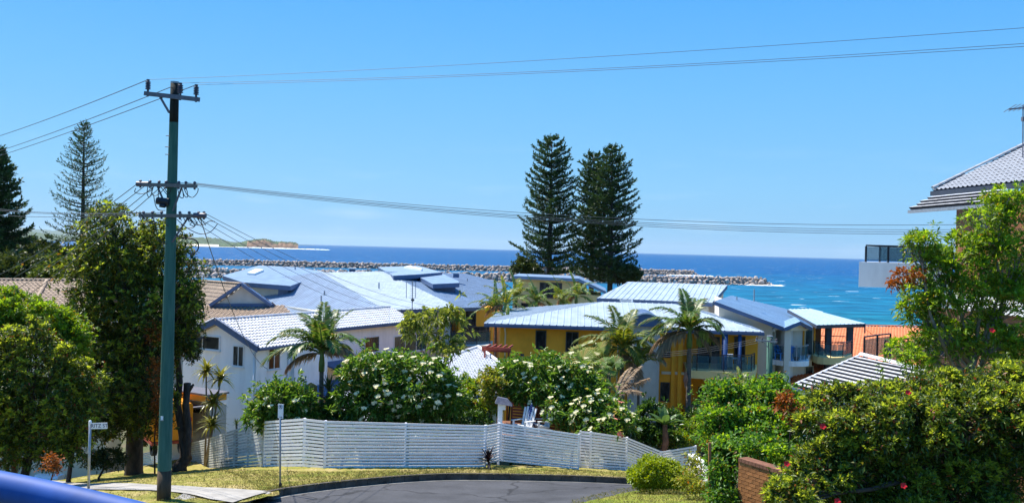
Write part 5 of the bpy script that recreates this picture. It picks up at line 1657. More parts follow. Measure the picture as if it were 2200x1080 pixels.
# ------------------------------------------------------------------ slat fences
def fence(label, pts, mat, n=16, gap=0.30, group="slat fences round the corner garden", posts=True, back=1, low=0.0):
    """pts: (px, y top, y bottom, Y) at each bend; every slat runs from bend to bend"""
    T_ = [AT(p[0], p[1], p[3]) for p in pts]
    B_ = [AT(p[0], p[2], p[3]) - Z3 * low for p in pts]
    for t_, b_ in zip(T_, B_):
        t_.x, t_.y = b_.x, b_.y
    root = thing("slat_fence", label, "fence", tuple(B_[0]), group)
    rng = random.Random(len(pts) * 7 + int(pts[0][0]))
    for i in range(len(pts) - 1):
        d = (B_[i + 1] - B_[i]); d.z = 0; ln = d.length; d.normalize()
        nrm = Vector((d.y, -d.x, 0))
        nm = max(1, int(ln / 2.3))
        for k in range(n):
            f0 = (k + gap * 0.5) / n; f1 = (k + 1 - gap * 0.5) / n
            mb = MB()
            e = d * 0.004
            w = nrm * (0.011 + rng.uniform(-0.004, 0.004))
            dz = rng.uniform(-0.004, 0.004)
            a0, a1 = B_[i].lerp(T_[i], f0) + e, B_[i].lerp(T_[i], f1) + e
            b0, b1 = B_[i + 1].lerp(T_[i + 1], f0) - e + Z3 * dz, B_[i + 1].lerp(T_[i + 1], f1) - e + Z3 * dz
            o_ = nrm * 0.011
            mb.hexa([a0 + o_ + w, b0 + o_ + w, b0 + o_ - w, a0 + o_ - w], [a1 + o_ + w, b1 + o_ + w, b1 + o_ - w, a1 + o_ - w])
            mb.build("slat", mat, root)
        for j in range(nm + 1):
            t = j / nm
            if t == 0 and i > 0: continue
            p0 = B_[i].lerp(B_[i + 1], t) - nrm * 0.05; p1 = T_[i].lerp(T_[i + 1], t) - nrm * 0.05
            MB().bar(p0 - Z3 * 0.3, p1 - Z3 * 0.01, 0.085, 0.075, Vector((d.x, d.y, 0))).build("post", mat, root)
    return root
fence("long front run of white slat fence facing the bend of the road", [(566, 903, 1003, 40), (650, 897, 1002, 37.4), (695, 902, 1006, 36.4), (1042, 912, 1003, 36.8)], m_fence, 14)
fence("white slat fence bay right of the dark plant, stepping back in a corner", [(1043, 912, 997, 37.4), (1073, 907, 990, 38.6), (1242, 931, 1008, 38.2)], m_fence, 14)
fence("white slat fence dipping and rising behind the clipped round bush", [(1243, 924, 1006, 39.8), (1266, 926, 1008, 39.4), (1346, 938, 1012, 39.6), (1420, 968, 1040, 40.5), (1494, 956, 1030, 41.5)], m_fence, 13)
fence("weathered slat fence running downhill past the trees at left", [(216, 1004, 1034, 68), (300, 974, 1022, 60), (372, 958, 1014, 54.5), (440, 942, 1011, 49), (500, 922, 1007, 44.3), (562, 902, 1004, 40.3)], m_fence_old, 14)
# low white wall end at the right of the fences
w0, w1 = XY(1492, 39), XY(1545, 36)
t_ = thing("garden_wall", "short low white rendered wall left of the ivy covered brick pier", "wall", (w0.x, w0.y, G(w0.x, w0.y)))
d = (w1 - w0).normalized(); n_ = Vector((-d.y, d.x)) * 0.2
MB().prism([tuple(w0), tuple(w1), tuple(w1 + n_), tuple(w0 + n_)], G(w0.x, w0.y) - 0.6, AT(1500, 984, 38.5).z).build("masonry", m_white_wall, t_)
z_ = AT(1500, 984, 38.5).z
MB().prism([tuple(w0 - d * 0.04 - n_ * 0.2), tuple(w1 - n_ * 0.2), tuple(w1 + n_ * 1.2), tuple(w0 - d * 0.04 + n_ * 1.2)], z_, z_ + 0.07).build("coping", m_white_paint, t_)
# white gate post with a small grey hood
p = AT(1074, 905, 38.9)
t_ = thing("hooded_post", "white post with a small grey pitched hood rising behind the fence corner", "post", (p.x, p.y, p.z - 1.6))
MB().box((p.x, p.y, p.z - 0.4), 0.2, 0.2, 2.4).build("post", m_white_paint, t_)
MB().box((p.x + 0.16, p.y - 0.05, p.z + 0.66), 0.12, 0.12, 0.3).build("bracket", m_white_paint, t_)
tz = p.z + 0.8
mb = MB()
mb.hexa([Vector((p.x - 0.22, p.y - 0.3, tz)), Vector((p.x + 0.5, p.y - 0.3, tz - 0.1)), Vector((p.x + 0.5, p.y + 0.3, tz - 0.1)), Vector((p.x - 0.22, p.y + 0.3, tz))],
        [Vector((p.x - 0.12, p.y - 0.1, tz + 0.24)), Vector((p.x + 0.3, p.y - 0.1, tz + 0.16)), Vector((p.x + 0.3, p.y + 0.1, tz + 0.16)), Vector((p.x - 0.12, p.y + 0.1, tz + 0.24))])
mb.build("hood", m_steel_dark, t_)

# ------------------------------------------------------------------ brick wall in the right hand hedge
b0, b1 = AT(1588, 983, 22.5), AT(1700, 998, 21.0)
t_ = thing("brick_wall", "red brick garden wall end showing through the right hand hedge", "wall", (b0.x, b0.y, G(b0.x, b0.y)))
d = Vector((b1.x - b0.x, b1.y - b0.y, 0)); ln = d.length + 0.6; d.normalize()
n_ = Vector((d.y, -d.x, 0))
ztop = b0.z - 0.08
zlow = ztop - 1.75
core = Vector((b0.x, b0.y, 0)) - n_ * 0.13
MB().box(core + d * ln / 2 + Z3 * (ztop + zlow) / 2, ln - 0.03, 0.2, ztop - zlow, (d, -n_, Z3)).build("mortar_core", m_mortar, t_)
bw, bh, j_ = 0.23, 0.076, 0.01
bme = MB()
bme.box((0, 0, 0), bw, 0.05, bh)
bmesh_ = bme.mesh("brick", m_brick)
half_ = MB().box((0, 0, 0), bw / 2 - 0.005, 0.05, bh).mesh("brick", m_brick)
rng = random.Random(9)
rows = int((ztop - zlow) / (bh + j_))
for r_ in range(rows):
    zc = ztop - (r_ + 0.5) * (bh + j_)
    x = 0.0
    k = 0
    while x < ln - 0.02:
        me = bmesh_
        w = bw
        if (r_ % 2 and k == 0) or ln - x < bw * 0.9:
            me, w = half_, bw / 2 - 0.005
        c = Vector((b0.x, b0.y, zc)) + d * (x + w / 2) - n_ * (0.012 + rng.uniform(0, 0.006))
        inst(me, "brick", t_, basis(c, d, -n_, Z3))
        x += w + j_; k += 1
    # return end facing left
    for s_ in range(1):
        c = Vector((b0.x, b0.y, zc)) - n_ * 0.15 - d * (0.008)
        inst(half_, "brick", t_, basis(c, n_, d, Z3))
for k in range(int(ln / 0.12)):
    c = Vector((b0.x, b0.y, ztop + 0.045)) + d * (0.06 + 0.12 * k) - n_ * 0.12
    MB().box(c, 0.11, 0.3, 0.085, (d, -n_, Z3)).build("coping_brick", m_coping, t_)
# thin timber pole at the left of the hedge
p = AT(1525, 1090, 23)
t_ = thing("timber_post", "thin orange brown timber post at the left end of the hedge", "post", tuple(p))
MB().bar(p - Z3 * 0.5, AT(1525, 950, 23), 0.06, 0.06, Vector((0, 1, 0))).build("shaft", MAT("rusty_timber", (0.30, 0.12, 0.05), 0.7, 0.25, 4), t_)

# ------------------------------------------------------------------ power pole
m_pole = MAT("green_treated_pole", (0.030, 0.105, 0.078), 0.75, 0.3, 3.0, 0.4, 18, stretch=(3, 3, 0.35), c2=(0.065, 0.155, 0.115))
m_pole_dark = MAT("charred_pole_top", (0.014, 0.016, 0.014), 0.85, 0.3, 4, 0.4, 20, stretch=(3, 3, 0.4))
m_pole_foot = MAT("brown_pole_foot", (0.075, 0.05, 0.03), 0.85, 0.3, 4, 0.4, 20, stretch=(3, 3, 0.4))
YP = 27.0
pb = AT(352, 1062, YP); pt = AT(376, 178, YP)
pt.x = pb.x + (pt.x - pb.x) * 0.85
PX_ = lambda z_: pb + (pt - pb) * ((z_ - pb.z) / (pt.z - pb.z))
pole = thing("power_pole", "tall green timber power pole with three crossarms beside the footpath", "power pole", tuple(pb))
zs_ = [pb.z - 0.4, pb.z + 0.72, pb.z + 4, pb.z + 7, pt.z - 1.15, pt.z]
rs_ = [0.20, 0.195, 0.178, 0.155, 0.128, 0.120]
MB().tube([PX_(zs_[0]), PX_(zs_[1] + 0.0)], [0.2, 0.196], 18).build("pole_foot", m_pole_foot, pole, True)
MB().tube([PX_(z_) for z_ in zs_[1:5]], rs_[1:5], 18, cap=False).build("shaft", m_pole, pole, True)
MB().tube([PX_(zs_[4]), PX_(zs_[5])], rs_[4:], 18).build("pole_top", m_pole_dark, pole, True)
MB().lathe(PX_(zs_[5]), [(0.122, -0.02), (0.122, 0.03), (0.0, 0.05)], 16).build("pole_cap", m_galv, pole)
def ins_mesh(base, h, r, parent, sheds=5):
    prof = [(0.03, -0.14), (0.03, 0)]
    for k in range(sheds):
        z0 = h * (0.18 + 0.72 * k / sheds)
        prof += [(r * 0.42, z0), (r, z0 + 0.012), (r * 0.95, z0 + 0.03), (r * 0.42, z0 + 0.05)]
    prof += [(r * 0.6, h * 0.96), (r * 0.6, h * 1.05), (0, h * 1.05)]
    return MB().lathe(base, prof, 12).build("insulator", m_insul, parent)
YA = YP - 0.2
def arm(pxa, pya, pxb, pyb, w, h, mat, dYa=0.0, dYb=0.0):
    a, b = AT(pxa, pya, YA + dYa), AT(pxb, pyb, YA + dYb)
    MB().bar(a, b, w, h).build("crossarm", mat, pole)
    return a, b
tA, tB = arm(312, 201, 427, 214, 0.11, 0.12, m_steel_dark, 0.4, -0.35)
TI = []
for px_, f_ in ((317, 0.05), (389, 0.66), (420, 0.95)):
    p = tA.lerp(tB, f_) + Z3 * 0.06
    ins_mesh(p, 0.34, 0.08, pole)
    TI.append(p + Z3 * 0.35)
MB().bar(tA.lerp(tB, 0.28) - Z3 * 0.04, PX_(AT(365, 243, YP).z) + Vector((-0.12, -0.05, 0)), 0.06, 0.05).build("brace", m_steel_dark, pole)
mA, mB_ = arm(298, 396, 422, 400, 0.10, 0.10, m_timber_grey, 0.35, -0.3)
lA, lB = arm(300, 463, 441, 464, 0.10, 0.10, m_timber_grey, 0.4, -0.35)
for a_, b_, lo_, hi_ in ((mA, mB_, 0.22, 0.48), (lA, lB, None, 0.62)):
    for f_ in (lo_, hi_):
        if f_ is None: continue
        q_ = a_.lerp(b_, f_)
    zc = a_.z - 0.75
    if lo_: MB().bar(a_.lerp(b_, 0.32), PX_(zc + 0.1) + Vector((-0.1, -0.15, 0)), 0.05, 0.03).build("brace", m_steel_dark, pole)
    MB().bar(a_.lerp(b_, 0.76), PX_(zc) + Vector((0.1, -0.15, 0)), 0.05, 0.03).build("brace", m_steel_dark, pole)
MI, LI = [], []
for f_ in (0.03, 0.2, 0.36, 0.48, 0.7, 0.82, 0.97):
    p = mA.lerp(mB_, f_) + Z3 * 0.04
    ins_mesh(p, 0.08, 0.045, pole, 2); MI.append(p + Z3 * 0.05)
for f_ in (0.06, 0.2, 0.34, 0.62, 0.76, 0.9, 0.98):
    p = lA.lerp(lB, f_) + Z3 * 0.04
    ins_mesh(p, 0.08, 0.045, pole, 2); LI.append(p + Z3 * 0.05)
# heavy strain clamps on the arm ends
for p in (mA, lB):
    MB().tube([p + Vector((-0.05 if p is mA else -0.32, -0.02, 0.01)), p + Vector((0.3 if p is mA else 0.03, -0.04, 0.01))], 0.075, 8).build("strain_clamp", m_insul, pole)
# black cable joint box
p = AT(352, 434, YP - 0.05)
mb = MB().tube([p + Vector((-0.16, -0.1, 0.03)), p + Vector((0.2, -0.12, 0.0))], 0.105, 10)
mb.tube([p + Vector((-0.05, -0.16, -0.1)), p + Vector((0.1, -0.16, -0.12))], 0.06, 8)
mb.build("cable_joint", m_black_metal, pole)
# looping jumper cables
rng = random.Random(21)
def sagline(a, b, sag, n=16):
    return [a.lerp(b, k / n) - Z3 * sag * 4 * (k / n) * (1 - k / n) for k in range(n + 1)]
def jumper(P_, r=0.011):
    P_ = [AT(x, y, Yq) for x, y, Yq in P_]
    out = []
    for i in range(len(P_) - 1):
        a, b, c, d = P_[max(i - 1, 0)], P_[i], P_[i + 1], P_[min(i + 2, len(P_) - 1)]
        for k in range(6):
            t = k / 6
            out.append(0.5 * ((2 * b) + (c - a) * t + (2 * a - 5 * b + 4 * c - d) * t * t + (3 * b - a - 3 * c + d) * t ** 3))
    out.append(P_[-1])
    MB().tube(out, r, 5).build("jumper_cable", m_black_metal, pole, True)
YJ = YP - 0.25
for P_ in ([(292, 404, YJ), (290, 413, YJ), (306, 416, YJ), (325, 409, YJ), (330, 399, YJ)], [(318, 400, YJ), (316, 416, YJ), (322, 423, YJ), (330, 400, YJ)],
           [(326, 400, YJ), (328, 418, YJ), (340, 418, YJ), (356, 402, YJ)], [(330, 418, YJ), (334, 440, YJ), (341, 451, YJ), (355, 452, YJ)],
           [(341, 400, YJ), (340, 420, YJ), (344, 428, YJ)], [(345, 401, YJ), (360, 420, YJ), (364, 430, YJ)], [(352, 402, YJ), (362, 416, YJ), (368, 404, YJ)],
           [(381, 401, YJ), (386, 422, YJ), (394, 424, YJ), (392, 408, YJ), (390, 401, YJ)], [(390, 401, YJ), (396, 420, YJ), (403, 423, YJ), (402, 410, YJ), (396, 402, YJ)],
           [(394, 401, YJ), (402, 418, YJ), (414, 424, YJ), (424, 414, YJ), (426, 404, YJ)], [(300, 455, YJ), (312, 470, YJ), (330, 480, YJ), (358, 470, YJ)],
           [(330, 468, YJ), (338, 500, YJ), (342, 515, YJ), (358, 524, YJ)], [(300, 466, YJ), (306, 480, YJ), (296, 483, YJ), (330, 474, YJ)],
           [(380, 471, YJ), (400, 488, YJ), (428, 502, YJ), (452, 498, YJ), (468, 480, YJ)], [(405, 467, YJ), (420, 482, YJ), (438, 482, YJ), (450, 475, YJ), (462, 476, YJ)],
           [(400, 469, YJ), (414, 478, YJ), (418, 486, YJ), (408, 482, YJ), (412, 478, YJ)], [(381, 492, YJ), (400, 490, YJ), (416, 488, YJ), (424, 476, YJ)],
           [(378, 504, YJ), (390, 510, YJ), (416, 514, YJ), (426, 524, YJ), (424, 538, YJ), (410, 548, YJ)], [(335, 470, YJ), (350, 478, YJ), (362, 486, YJ)]):
    jumper(P_, 0.012 if P_[0][0] != 378 else 0.02)
for k in range(7):
    f_ = 0.62 + 0.05 * k
    p = lA.lerp(lB, f_)
    MB().tube([p - Z3 * 0.03, p + Vector((0.1 + 0.02 * k, -0.15, -0.14 - 0.02 * k))], 0.012, 5).build("jumper_cable", m_black_metal, pole)
MB().box(AT(348, 897, YP - 0.21), 0.07, 0.012, 0.1).build("number_tag", m_white_paint, pole)
MB().box(AT(348, 902, YP - 0.21), 0.09, 0.010, 0.03).build("tag_band", m_galv, pole)
for px_, py_ in ((362, 316), (364, 292), (362, 332)):
    p = AT(px_, py_, YP - 0.1)
    MB().tube([p + Vector((0.05, 0, 0)), p + Vector((-0.09, -0.03, 0.0))], 0.012, 6).build("step_bolt", m_steel_dark, pole)

# ------------------------------------------------------------------ wires
def wire(label, a, b, sag, r=0.011, name="power_line", group=None, mat=None, n=40, ext=0.0):
    a, b = Vector(a), Vector(b)
    t = thing(name, label, "wire", tuple(a), group)
    pts_ = sagline(a, b, sag, n)
    if ext:
        pts_.append(pts_[-1] + (pts_[-1] - pts_[-2]).normalized() * ext)
    MB().tube(pts_, r, 5, cap=False).build("conductor", mat or m_wire, t, True)
    return t
# high voltage, to the right (rising towards the next pole, outside the frame) and to the left
wire("topmost thin power line running right from the left insulator of the upper crossarm", TI[0], AT(2600, 30, 17.5), 0.12, 0.0055, ext=22)
wire("thin power line running right from the middle insulator of the upper crossarm", TI[1], AT(2600, 66, 16.8), 0.16, 0.0055, ext=22)
wire("thin power line running right from the end insulator of the upper crossarm", TI[2], AT(2600, 74, 16.4), 0.13, 0.0055, ext=22)
wire("thin power line falling left from the outermost top insulator to the left edge", TI[0], AT(-160, 335, 60), 0.25, 0.012)
wire("thin power line falling left from the middle top insulator behind the pole", TI[1], AT(-160, 368, 60), 0.25, 0.012)
wire("thin power line falling left from the right end top insulator behind the pole", TI[2], AT(-160, 380, 60), 0.2, 0.012)
for k in (0.05, 0.1):
    pass
mb_ = None
# low voltage to the right, sagging across the whole view
EN = [(2500, 468), (2500, 481), (2500, 487), (2500, 493)]
LBL = ["highest", "second", "third", "lowest"]
STA = [MI[6], MI[5], MI[4], MI[3]]
for k in range(4):
    wire("%s of the four long sagging lines crossing in front of the tall pines" % LBL[k], STA[k], AT(EN[k][0], EN[k][1], 30), 0.62 + 0.012 * k, 0.0075, ext=20)
# low voltage to the left, falling steeply (leads down the side street)
for k, (px_, py_, lab) in enumerate(((-60, 616, "outermost"), (-60, 642, "second"), (-60, 676, "third"), (-60, 712, "innermost"))):
    wire("%s of the four thick lines falling left from the middle crossarm through the leafy tree" % lab, MI[k], AT(px_, py_, 46), 0.3, 0.012)
# level lines at far left
for k, (y0, y1, lab) in enumerate(((430, 462, "top"), (434, 463, "middle"), (449, 466, "bottom"))):
    wire("%s level line reaching the lower crossarm from the left edge" % lab, LI[k], AT(-200, y0 - 18 + 2 * k, 44), 0.35, 0.009)
# service drops
e_ = AT(575, 792, 55.6)
wire("dark service cable dropping from the pole to the corner of the white house", LI[5], e_, 0.9, 0.014, "service_cable")
for k, (px_, py_, Yq, lab) in enumerate(((860, 662, 79, "lowest"), (905, 660, 80, "second lowest"), (955, 660, 80, "second highest"), (1000, 655, 81, "highest"))):
    wire("%s of the four service lines running down to the blue roofed block" % lab, LI[3 + k], AT(px_, py_, Yq), 1.0, 0.009, "service_line")
for k in range(3):
    wire("%s of three faint lines between the small green pole and the left palms" % ("top", "middle", "bottom")[k], AT(1628 + k * 20, 727, 48), AT(1180 + k * 15, 742 + 6 * k, 70), 0.7, 0.010, "service_line")

# ------------------------------------------------------------------ small green pole at right
pb2 = AT(1652, 900, 48); pt2 = AT(1654, 722, 48)
t_ = thing("power_pole", "short green power pole with one steel crossarm before the grey apartments", "power pole", tuple(pb2))
MB().tube([pb2 - Z3 * 1.5, pt2], [0.17, 0.15], 16).build("shaft", m_pole, t_, True)
MB().lathe(pt2, [(0.155, -0.02), (0.155, 0.03), (0, 0.05)], 14).build("pole_cap", m_galv, t_)
a, b = AT(1624, 730, 47.8), AT(1670, 734, 47.8)
MB().bar(a, b, 0.08, 0.09).build("crossarm", m_galv, t_)
for f_ in (0.04, 0.3, 0.72, 0.96):
    ins_mesh(a.lerp(b, f_) + Z3 * 0.04, 0.12, 0.05, t_, 2)
MB().bar(a.lerp(b, 0.3), Vector((pt2.x, pt2.y - 0.16, a.z - 0.5)), 0.04, 0.03).build("brace", m_galv, t_)

# ------------------------------------------------------------------ street name sign and parking sign
m_signblue = MAT("sign_lettering_blue", (0.01, 0.015, 0.10), 0.5, 0.05, 4)
m_sign = MAT("sign_face", (0.66, 0.70, 0.78), 0.4, 0.05, 3)
def text_obj(s, name, size, loc, x, y, nrm, mat, parent, ext=0.003):
    cu = bpy.data.curves.new(name, 'FONT'); cu.body = s; cu.size = size; cu.extrude = ext; cu.align_x = 'CENTER'; cu.align_y = 'CENTER'
    cu.resolution_u = 3
    tmp = bpy.data.objects.new(name, cu); link(tmp)
    dg = bpy.context.evaluated_depsgraph_get()
    me = bpy.data.meshes.new_from_object(tmp.evaluated_get(dg))
    bpy.data.objects.remove(tmp)
    me.materials.clear(); me.materials.append(mat)
    return inst(me, name, parent, basis(loc, x, y, nrm))
YS = 33.0
s0 = AT(190, 1056, YS); s1 = AT(190, 905, YS)
s0.z = G(s0.x, s0.y) + 0.05
t_ = thing("street_sign", "street name sign reading RITZ ST on a grey post", "street sign", tuple(s0))
MB().tube([s0 - Z3 * 0.3, Vector((s0.x, s0.y, s1.z))], 0.045, 10).build("post", m_galv, t_, True)
MB().lathe((s0.x, s0.y, s1.z), [(0.055, -0.08), (0.055, 0.0), (0.04, 0.04), (0, 0.06)], 12).build("post_cap", m_white_paint, t_, True)
sgd = Vector((math.cos(-0.05), math.sin(-0.05) , 0.055)).normalized()
c = AT(210.5, 914, YS - 0.03)
yv = Vector((0, -1, 0)).cross(sgd).normalized(); yv = yv if yv.z > 0 else -yv
nv = sgd.cross(yv).normalized()
pl = MB().box(c, 0.68, 0.02, 0.215, (sgd, -nv, yv)).build("name_plate", m_sign, t_)
text_obj("RITZ ST", "lettering", 0.18, c + nv * 0.012 + sgd * 0.055, sgd, yv, nv, m_signblue, t_)
em = MB()
q0 = c + nv * 0.0125 - sgd * 0.265
for k in range(6):
    a0, a1 = math.pi * (0.35 + 0.26 * k), math.pi * (0.35 + 0.26 * (k + 1))
    em.bar(q0 + sgd * 0.035 * math.cos(a0) + yv * 0.055 * math.sin(a0), q0 + sgd * 0.035 * math.cos(a1) + yv * 0.055 * math.sin(a1), 0.006, 0.014, nv)
em.build("crest", m_galv, t_)
YN = 30.0
s0 = AT(602, 1049, YN); s1 = AT(602, 868, YN)
s0.z = G(s0.x, s0.y) + LIFT
t_ = thing("parking_sign", "narrow white parking sign on a grey post standing on the kerbside lawn", "parking sign", tuple(s0))
MB().tube([s0 - Z3 * 0.2, s1], 0.033, 10).build("post", m_galv, t_, True)
MB().tube([s0 - Z3 * 0.05, s0 + Z3 * 0.14], 0.055, 10).build("post_sleeve", m_pole_foot, t_)
c = AT(603, 882.5, YN - 0.05)
sx = Vector((0.93, -0.36, 0)).normalized(); sn = Vector((sx.y, -sx.x, 0))
sn = sn if sn.y < 0 else -sn
MB().box(c, 0.20, 0.012, 0.46, (sx, -sn, Z3)).build("sign_plate", m_white_paint, t_)
ring = MB()
cc = c + Z3 * 0.14 + sn * 0.009
m_ring = MAT("sign_symbol", (0.05, 0.03, 0.09), 0.5, 0.05, 4)
for k in range(20):
    a0, a1 = 2 * math.pi * k / 20, 2 * math.pi * (k + 1) / 20
    ring.bar(cc + sx * 0.065 * math.cos(a0) + Z3 * 0.065 * math.sin(a0), cc + sx * 0.065 * math.cos(a1) + Z3 * 0.065 * math.sin(a1), 0.006, 0.015, sn)
ring.bar(cc - sx * 0.045 + Z3 * 0.045 + sn * 0.002, cc + sx * 0.045 - Z3 * 0.045 + sn * 0.002, 0.006, 0.014, sn)
ring.build("parking_symbol", m_ring, t_)
text_obj("P", "lettering", 0.10, cc + sn * 0.004, sx, Z3, sn, m_ring, t_)
ar = MB()
ca = c - Z3 * 0.19 + sn * 0.009
ar.bar(ca - sx * 0.055, ca + sx * 0.05, 0.006, 0.02, sn)
ar.bar(ca + sx * 0.03 + Z3 * 0.02, ca + sx * 0.07, 0.006, 0.014, sn); ar.bar(ca + sx * 0.03 - Z3 * 0.02, ca + sx * 0.07, 0.006, 0.014, sn)
ar.build("arrow", m_ring, t_)

# ------------------------------------------------------------------ white car under the trees
pc = GP(155, 62)
m_car = MAT("white_car_paint", (0.75, 0.76, 0.78), 0.25, 0.03, 2, spec=0.5)
t_ = thing("parked_car", "white hatchback parked under the trees down the side street", "car", tuple(pc))
R = Matrix.Rotation(math.radians(-12), 3, 'Z')
def C_(x, y, z_): return pc + R @ Vector((x, y, z_))
lower = [(-2.05, 0.3), (-2.1, 0.62), (-1.9, 0.88), (-1.0, 0.97), (1.55, 1.0), (2.05, 0.88), (2.1, 0.5), (2.0, 0.28)]
def extr(prof, w, taper=1.0):
    a = [C_(-w, y, z_) for y, z_ in prof]; b = [C_(w, y, z_) for y, z_ in prof]
    return a, b
mb = MB(); a, b = extr(lower, 0.86); mb.hexa(a, b); mb.build("body", m_car, t_)
cab = [(-1.25, 0.96), (-0.55, 1.42), (1.1, 1.46), (1.85, 0.99)]
mb = MB()
mb.hexa([C_(-0.80 if z_ < 1.2 else -0.62, y, z_) for y, z_ in cab], [C_(0.80 if z_ < 1.2 else 0.62, y, z_) for y, z_ in cab]); mb.build("cabin_glass", m_glass_dark, t_)
MB().hexa([C_(-0.60, -0.5, 1.43), C_(0.60, -0.5, 1.43), C_(0.60, 1.05, 1.47), C_(-0.60, 1.05, 1.47)], [C_(-0.55, -0.45, 1.48), C_(0.55, -0.45, 1.48), C_(0.55, 1.0, 1.52), C_(-0.55, 1.0, 1.52)]).build("roof", m_car, t_)
for sx_ in (-1, 1):
    MB().bar(C_(sx_ * 0.79, -1.22, 0.97), C_(sx_ * 0.61, -0.52, 1.45), 0.07, 0.06).build("pillar", m_car, t_)
    MB().bar(C_(sx_ * 0.79, 0.3, 0.98), C_(sx_ * 0.61, 0.3, 1.46), 0.07, 0.06, Vector((0, 1, 0))).build("pillar", m_car, t_)
    MB().box(C_(sx_ * 0.62, -2.08, 0.7), 0.36, 0.1, 0.16).build("headlight", m_sky_l, t_)
    MB().box(C_(sx_ * 0.95, -0.85, 1.0), 0.18, 0.12, 0.12).build("mirror", m_car, t_)
    for y_ in (-1.3, 1.3):
        w_ = MB().lathe(C_(sx_ * 0.7, y_, 0.31), [(0.0, 0), (0.31, 0), (0.31, 0.2), (0.0, 0.2)], 16, R @ Vector((sx_, 0, 0))).build("wheel", m_black_metal, t_)
        MB().lathe(C_(sx_ * 0.905, y_, 0.31), [(0.0, 0), (0.19, 0), (0.19, 0.01), (0.0, 0.015)], 12, R @ Vector((sx_, 0, 0))).build("rim", m_galv, w_)
MB().box(C_(0, -2.11, 0.46), 1.2, 0.04, 0.18).build("grille", m_black_metal, t_)
MB().box(C_(0, -2.135, 0.46), 0.38, 0.02, 0.11).build("number_plate", m_white_paint, t_)

# ------------------------------------------------------------------ blue handrail right in front of the camera
t_ = thing("handrail", "glossy blue tubular handrail crossing the lower left corner close to the camera", "handrail", tuple(AT(-400, 1200, 1.9)))
pts = [AT(-500, 968, 2.0), AT(-300, 992, 1.95), AT(-100, 1026, 1.88), AT(0, 1045, 1.85), AT(80, 1061, 1.83), AT(160, 1079, 1.81), AT(240, 1098, 1.79), AT(330, 1121, 1.77), AT(500, 1168, 1.74), AT(760, 1250, 1.7)]
pp = []
for i in range(len(pts) - 1):
    a, b, c, d = pts[max(i - 1, 0)], pts[i], pts[i + 1], pts[min(i + 2, len(pts) - 1)]
    for k in range(6):
        t = k / 6
        pp.append(0.5 * ((2 * b) + (c - a) * t + (2 * a - 5 * b + 4 * c - d) * t * t + (3 * b - a - 3 * c + d) * t ** 3))
pp.append(pts[-1])
MB().tube(pp, 0.031, 28).build("rail_tube", m_rail_blue, t_, True)
for f_ in (0, len(pp) - 1):
    MB().tube([pp[f_] - Z3 * 0.02, Vector((pp[f_].x, pp[f_].y, G(pp[f_].x, pp[f_].y) - 0.2))], 0.025, 12).build("rail_post", m_rail_blue, t_, True)
# ------------------------------------------------------------------ plants
def unit(a): return a / np.maximum(np.linalg.norm(a, axis=1, keepdims=True), 1e-9)
def leaf_arrays(o, d, Ls, Ws, rng, droop=0.15, fold=0.2):
    """folded two-triangle leaf blades: base o, direction d"""
    n = len(o)
    ref = rng.normal(size=(n, 3)) * 0.5 + np.array([0, 0, 1.0])
    s = unit(np.cross(d, ref)); up = np.cross(s, d)
    Ls = Ls[:, None]; Ws = Ws[:, None]
    mid = o + d * Ls * 0.5 + up * Ws * fold
    tip = o + d * Ls - np.array([0, 0, 1.0]) * Ls * droop
    V = np.stack([o, mid + s * Ws * 0.5, tip, mid - s * Ws * 0.5], 1).reshape(-1, 3)
    # keep the midrib low so that both halves tilt
    b = np.arange(n)[:, None] * 4
    Fc = np.concatenate([b + np.array([[0, 1, 2]]), b + np.array([[0, 2, 3]])])
    return V, Fc
def blob_points(blobs, n, rng, shell=0.55, up=0.25):
    """blobs: rows (cx, cy, cz, rx, ry, rz); points near the blob surfaces, plus outward normals"""
    B = np.array(blobs, float)
    w = B[:, 3] * B[:, 5] + B[:, 4] * B[:, 5]
    w /= w.sum()
    k = rng.choice(len(B), size=int(n * 1.6), p=w)
    dirs = unit(rng.normal(size=(len(k), 3)) + np.array([0, 0, up]))
    rad = shell + (1 - shell) * rng.random(len(k)) ** 0.6
    lump = 1 + 0.16 * np.sin(dirs[:, 0] * 5 + k) * np.cos(dirs[:, 2] * 4 + k * 1.7) + 0.10 * np.sin(dirs[:, 1] * 9 + k * 2.3)
    P = B[k, :3] + dirs * B[k, 3:] * (rad * lump)[:, None]
    nrm = unit(dirs / B[k, 3:])
    # thin out points deep inside another blob
    deep = np.zeros(len(P))
    for b in B:
        q_ = np.linalg.norm((P - b[:3]) / b[3:], axis=1)
        deep += q_ < 0.55
    keep = (deep == 0) | (rng.random(len(P)) < 0.2)
    P, nrm = P[keep], nrm[keep]
    return P[:n], nrm[:n]
def sub_blobs(blobs, k, rng, lo=0.24, hi=0.42):
    """break every lobe into small foliage masses standing on its surface, with gaps between"""
    out = []
    for b in np.array(blobs, float):
        m = max(5, int(k * (0.6 + 0.4 * rng.random())))
        d = unit(rng.normal(size=(m, 3)) + np.array([0, -0.1, 0.25]))
        r = rng.uniform(lo, hi, m)[:, None]
        c = b[:3] + d * b[3:] * (1.02 - r * rng.uniform(0.55, 1.0, (m, 1)))
        out.append(np.c_[c, np.maximum(b[3:] * r, 0.12)])
    return np.concatenate(out)
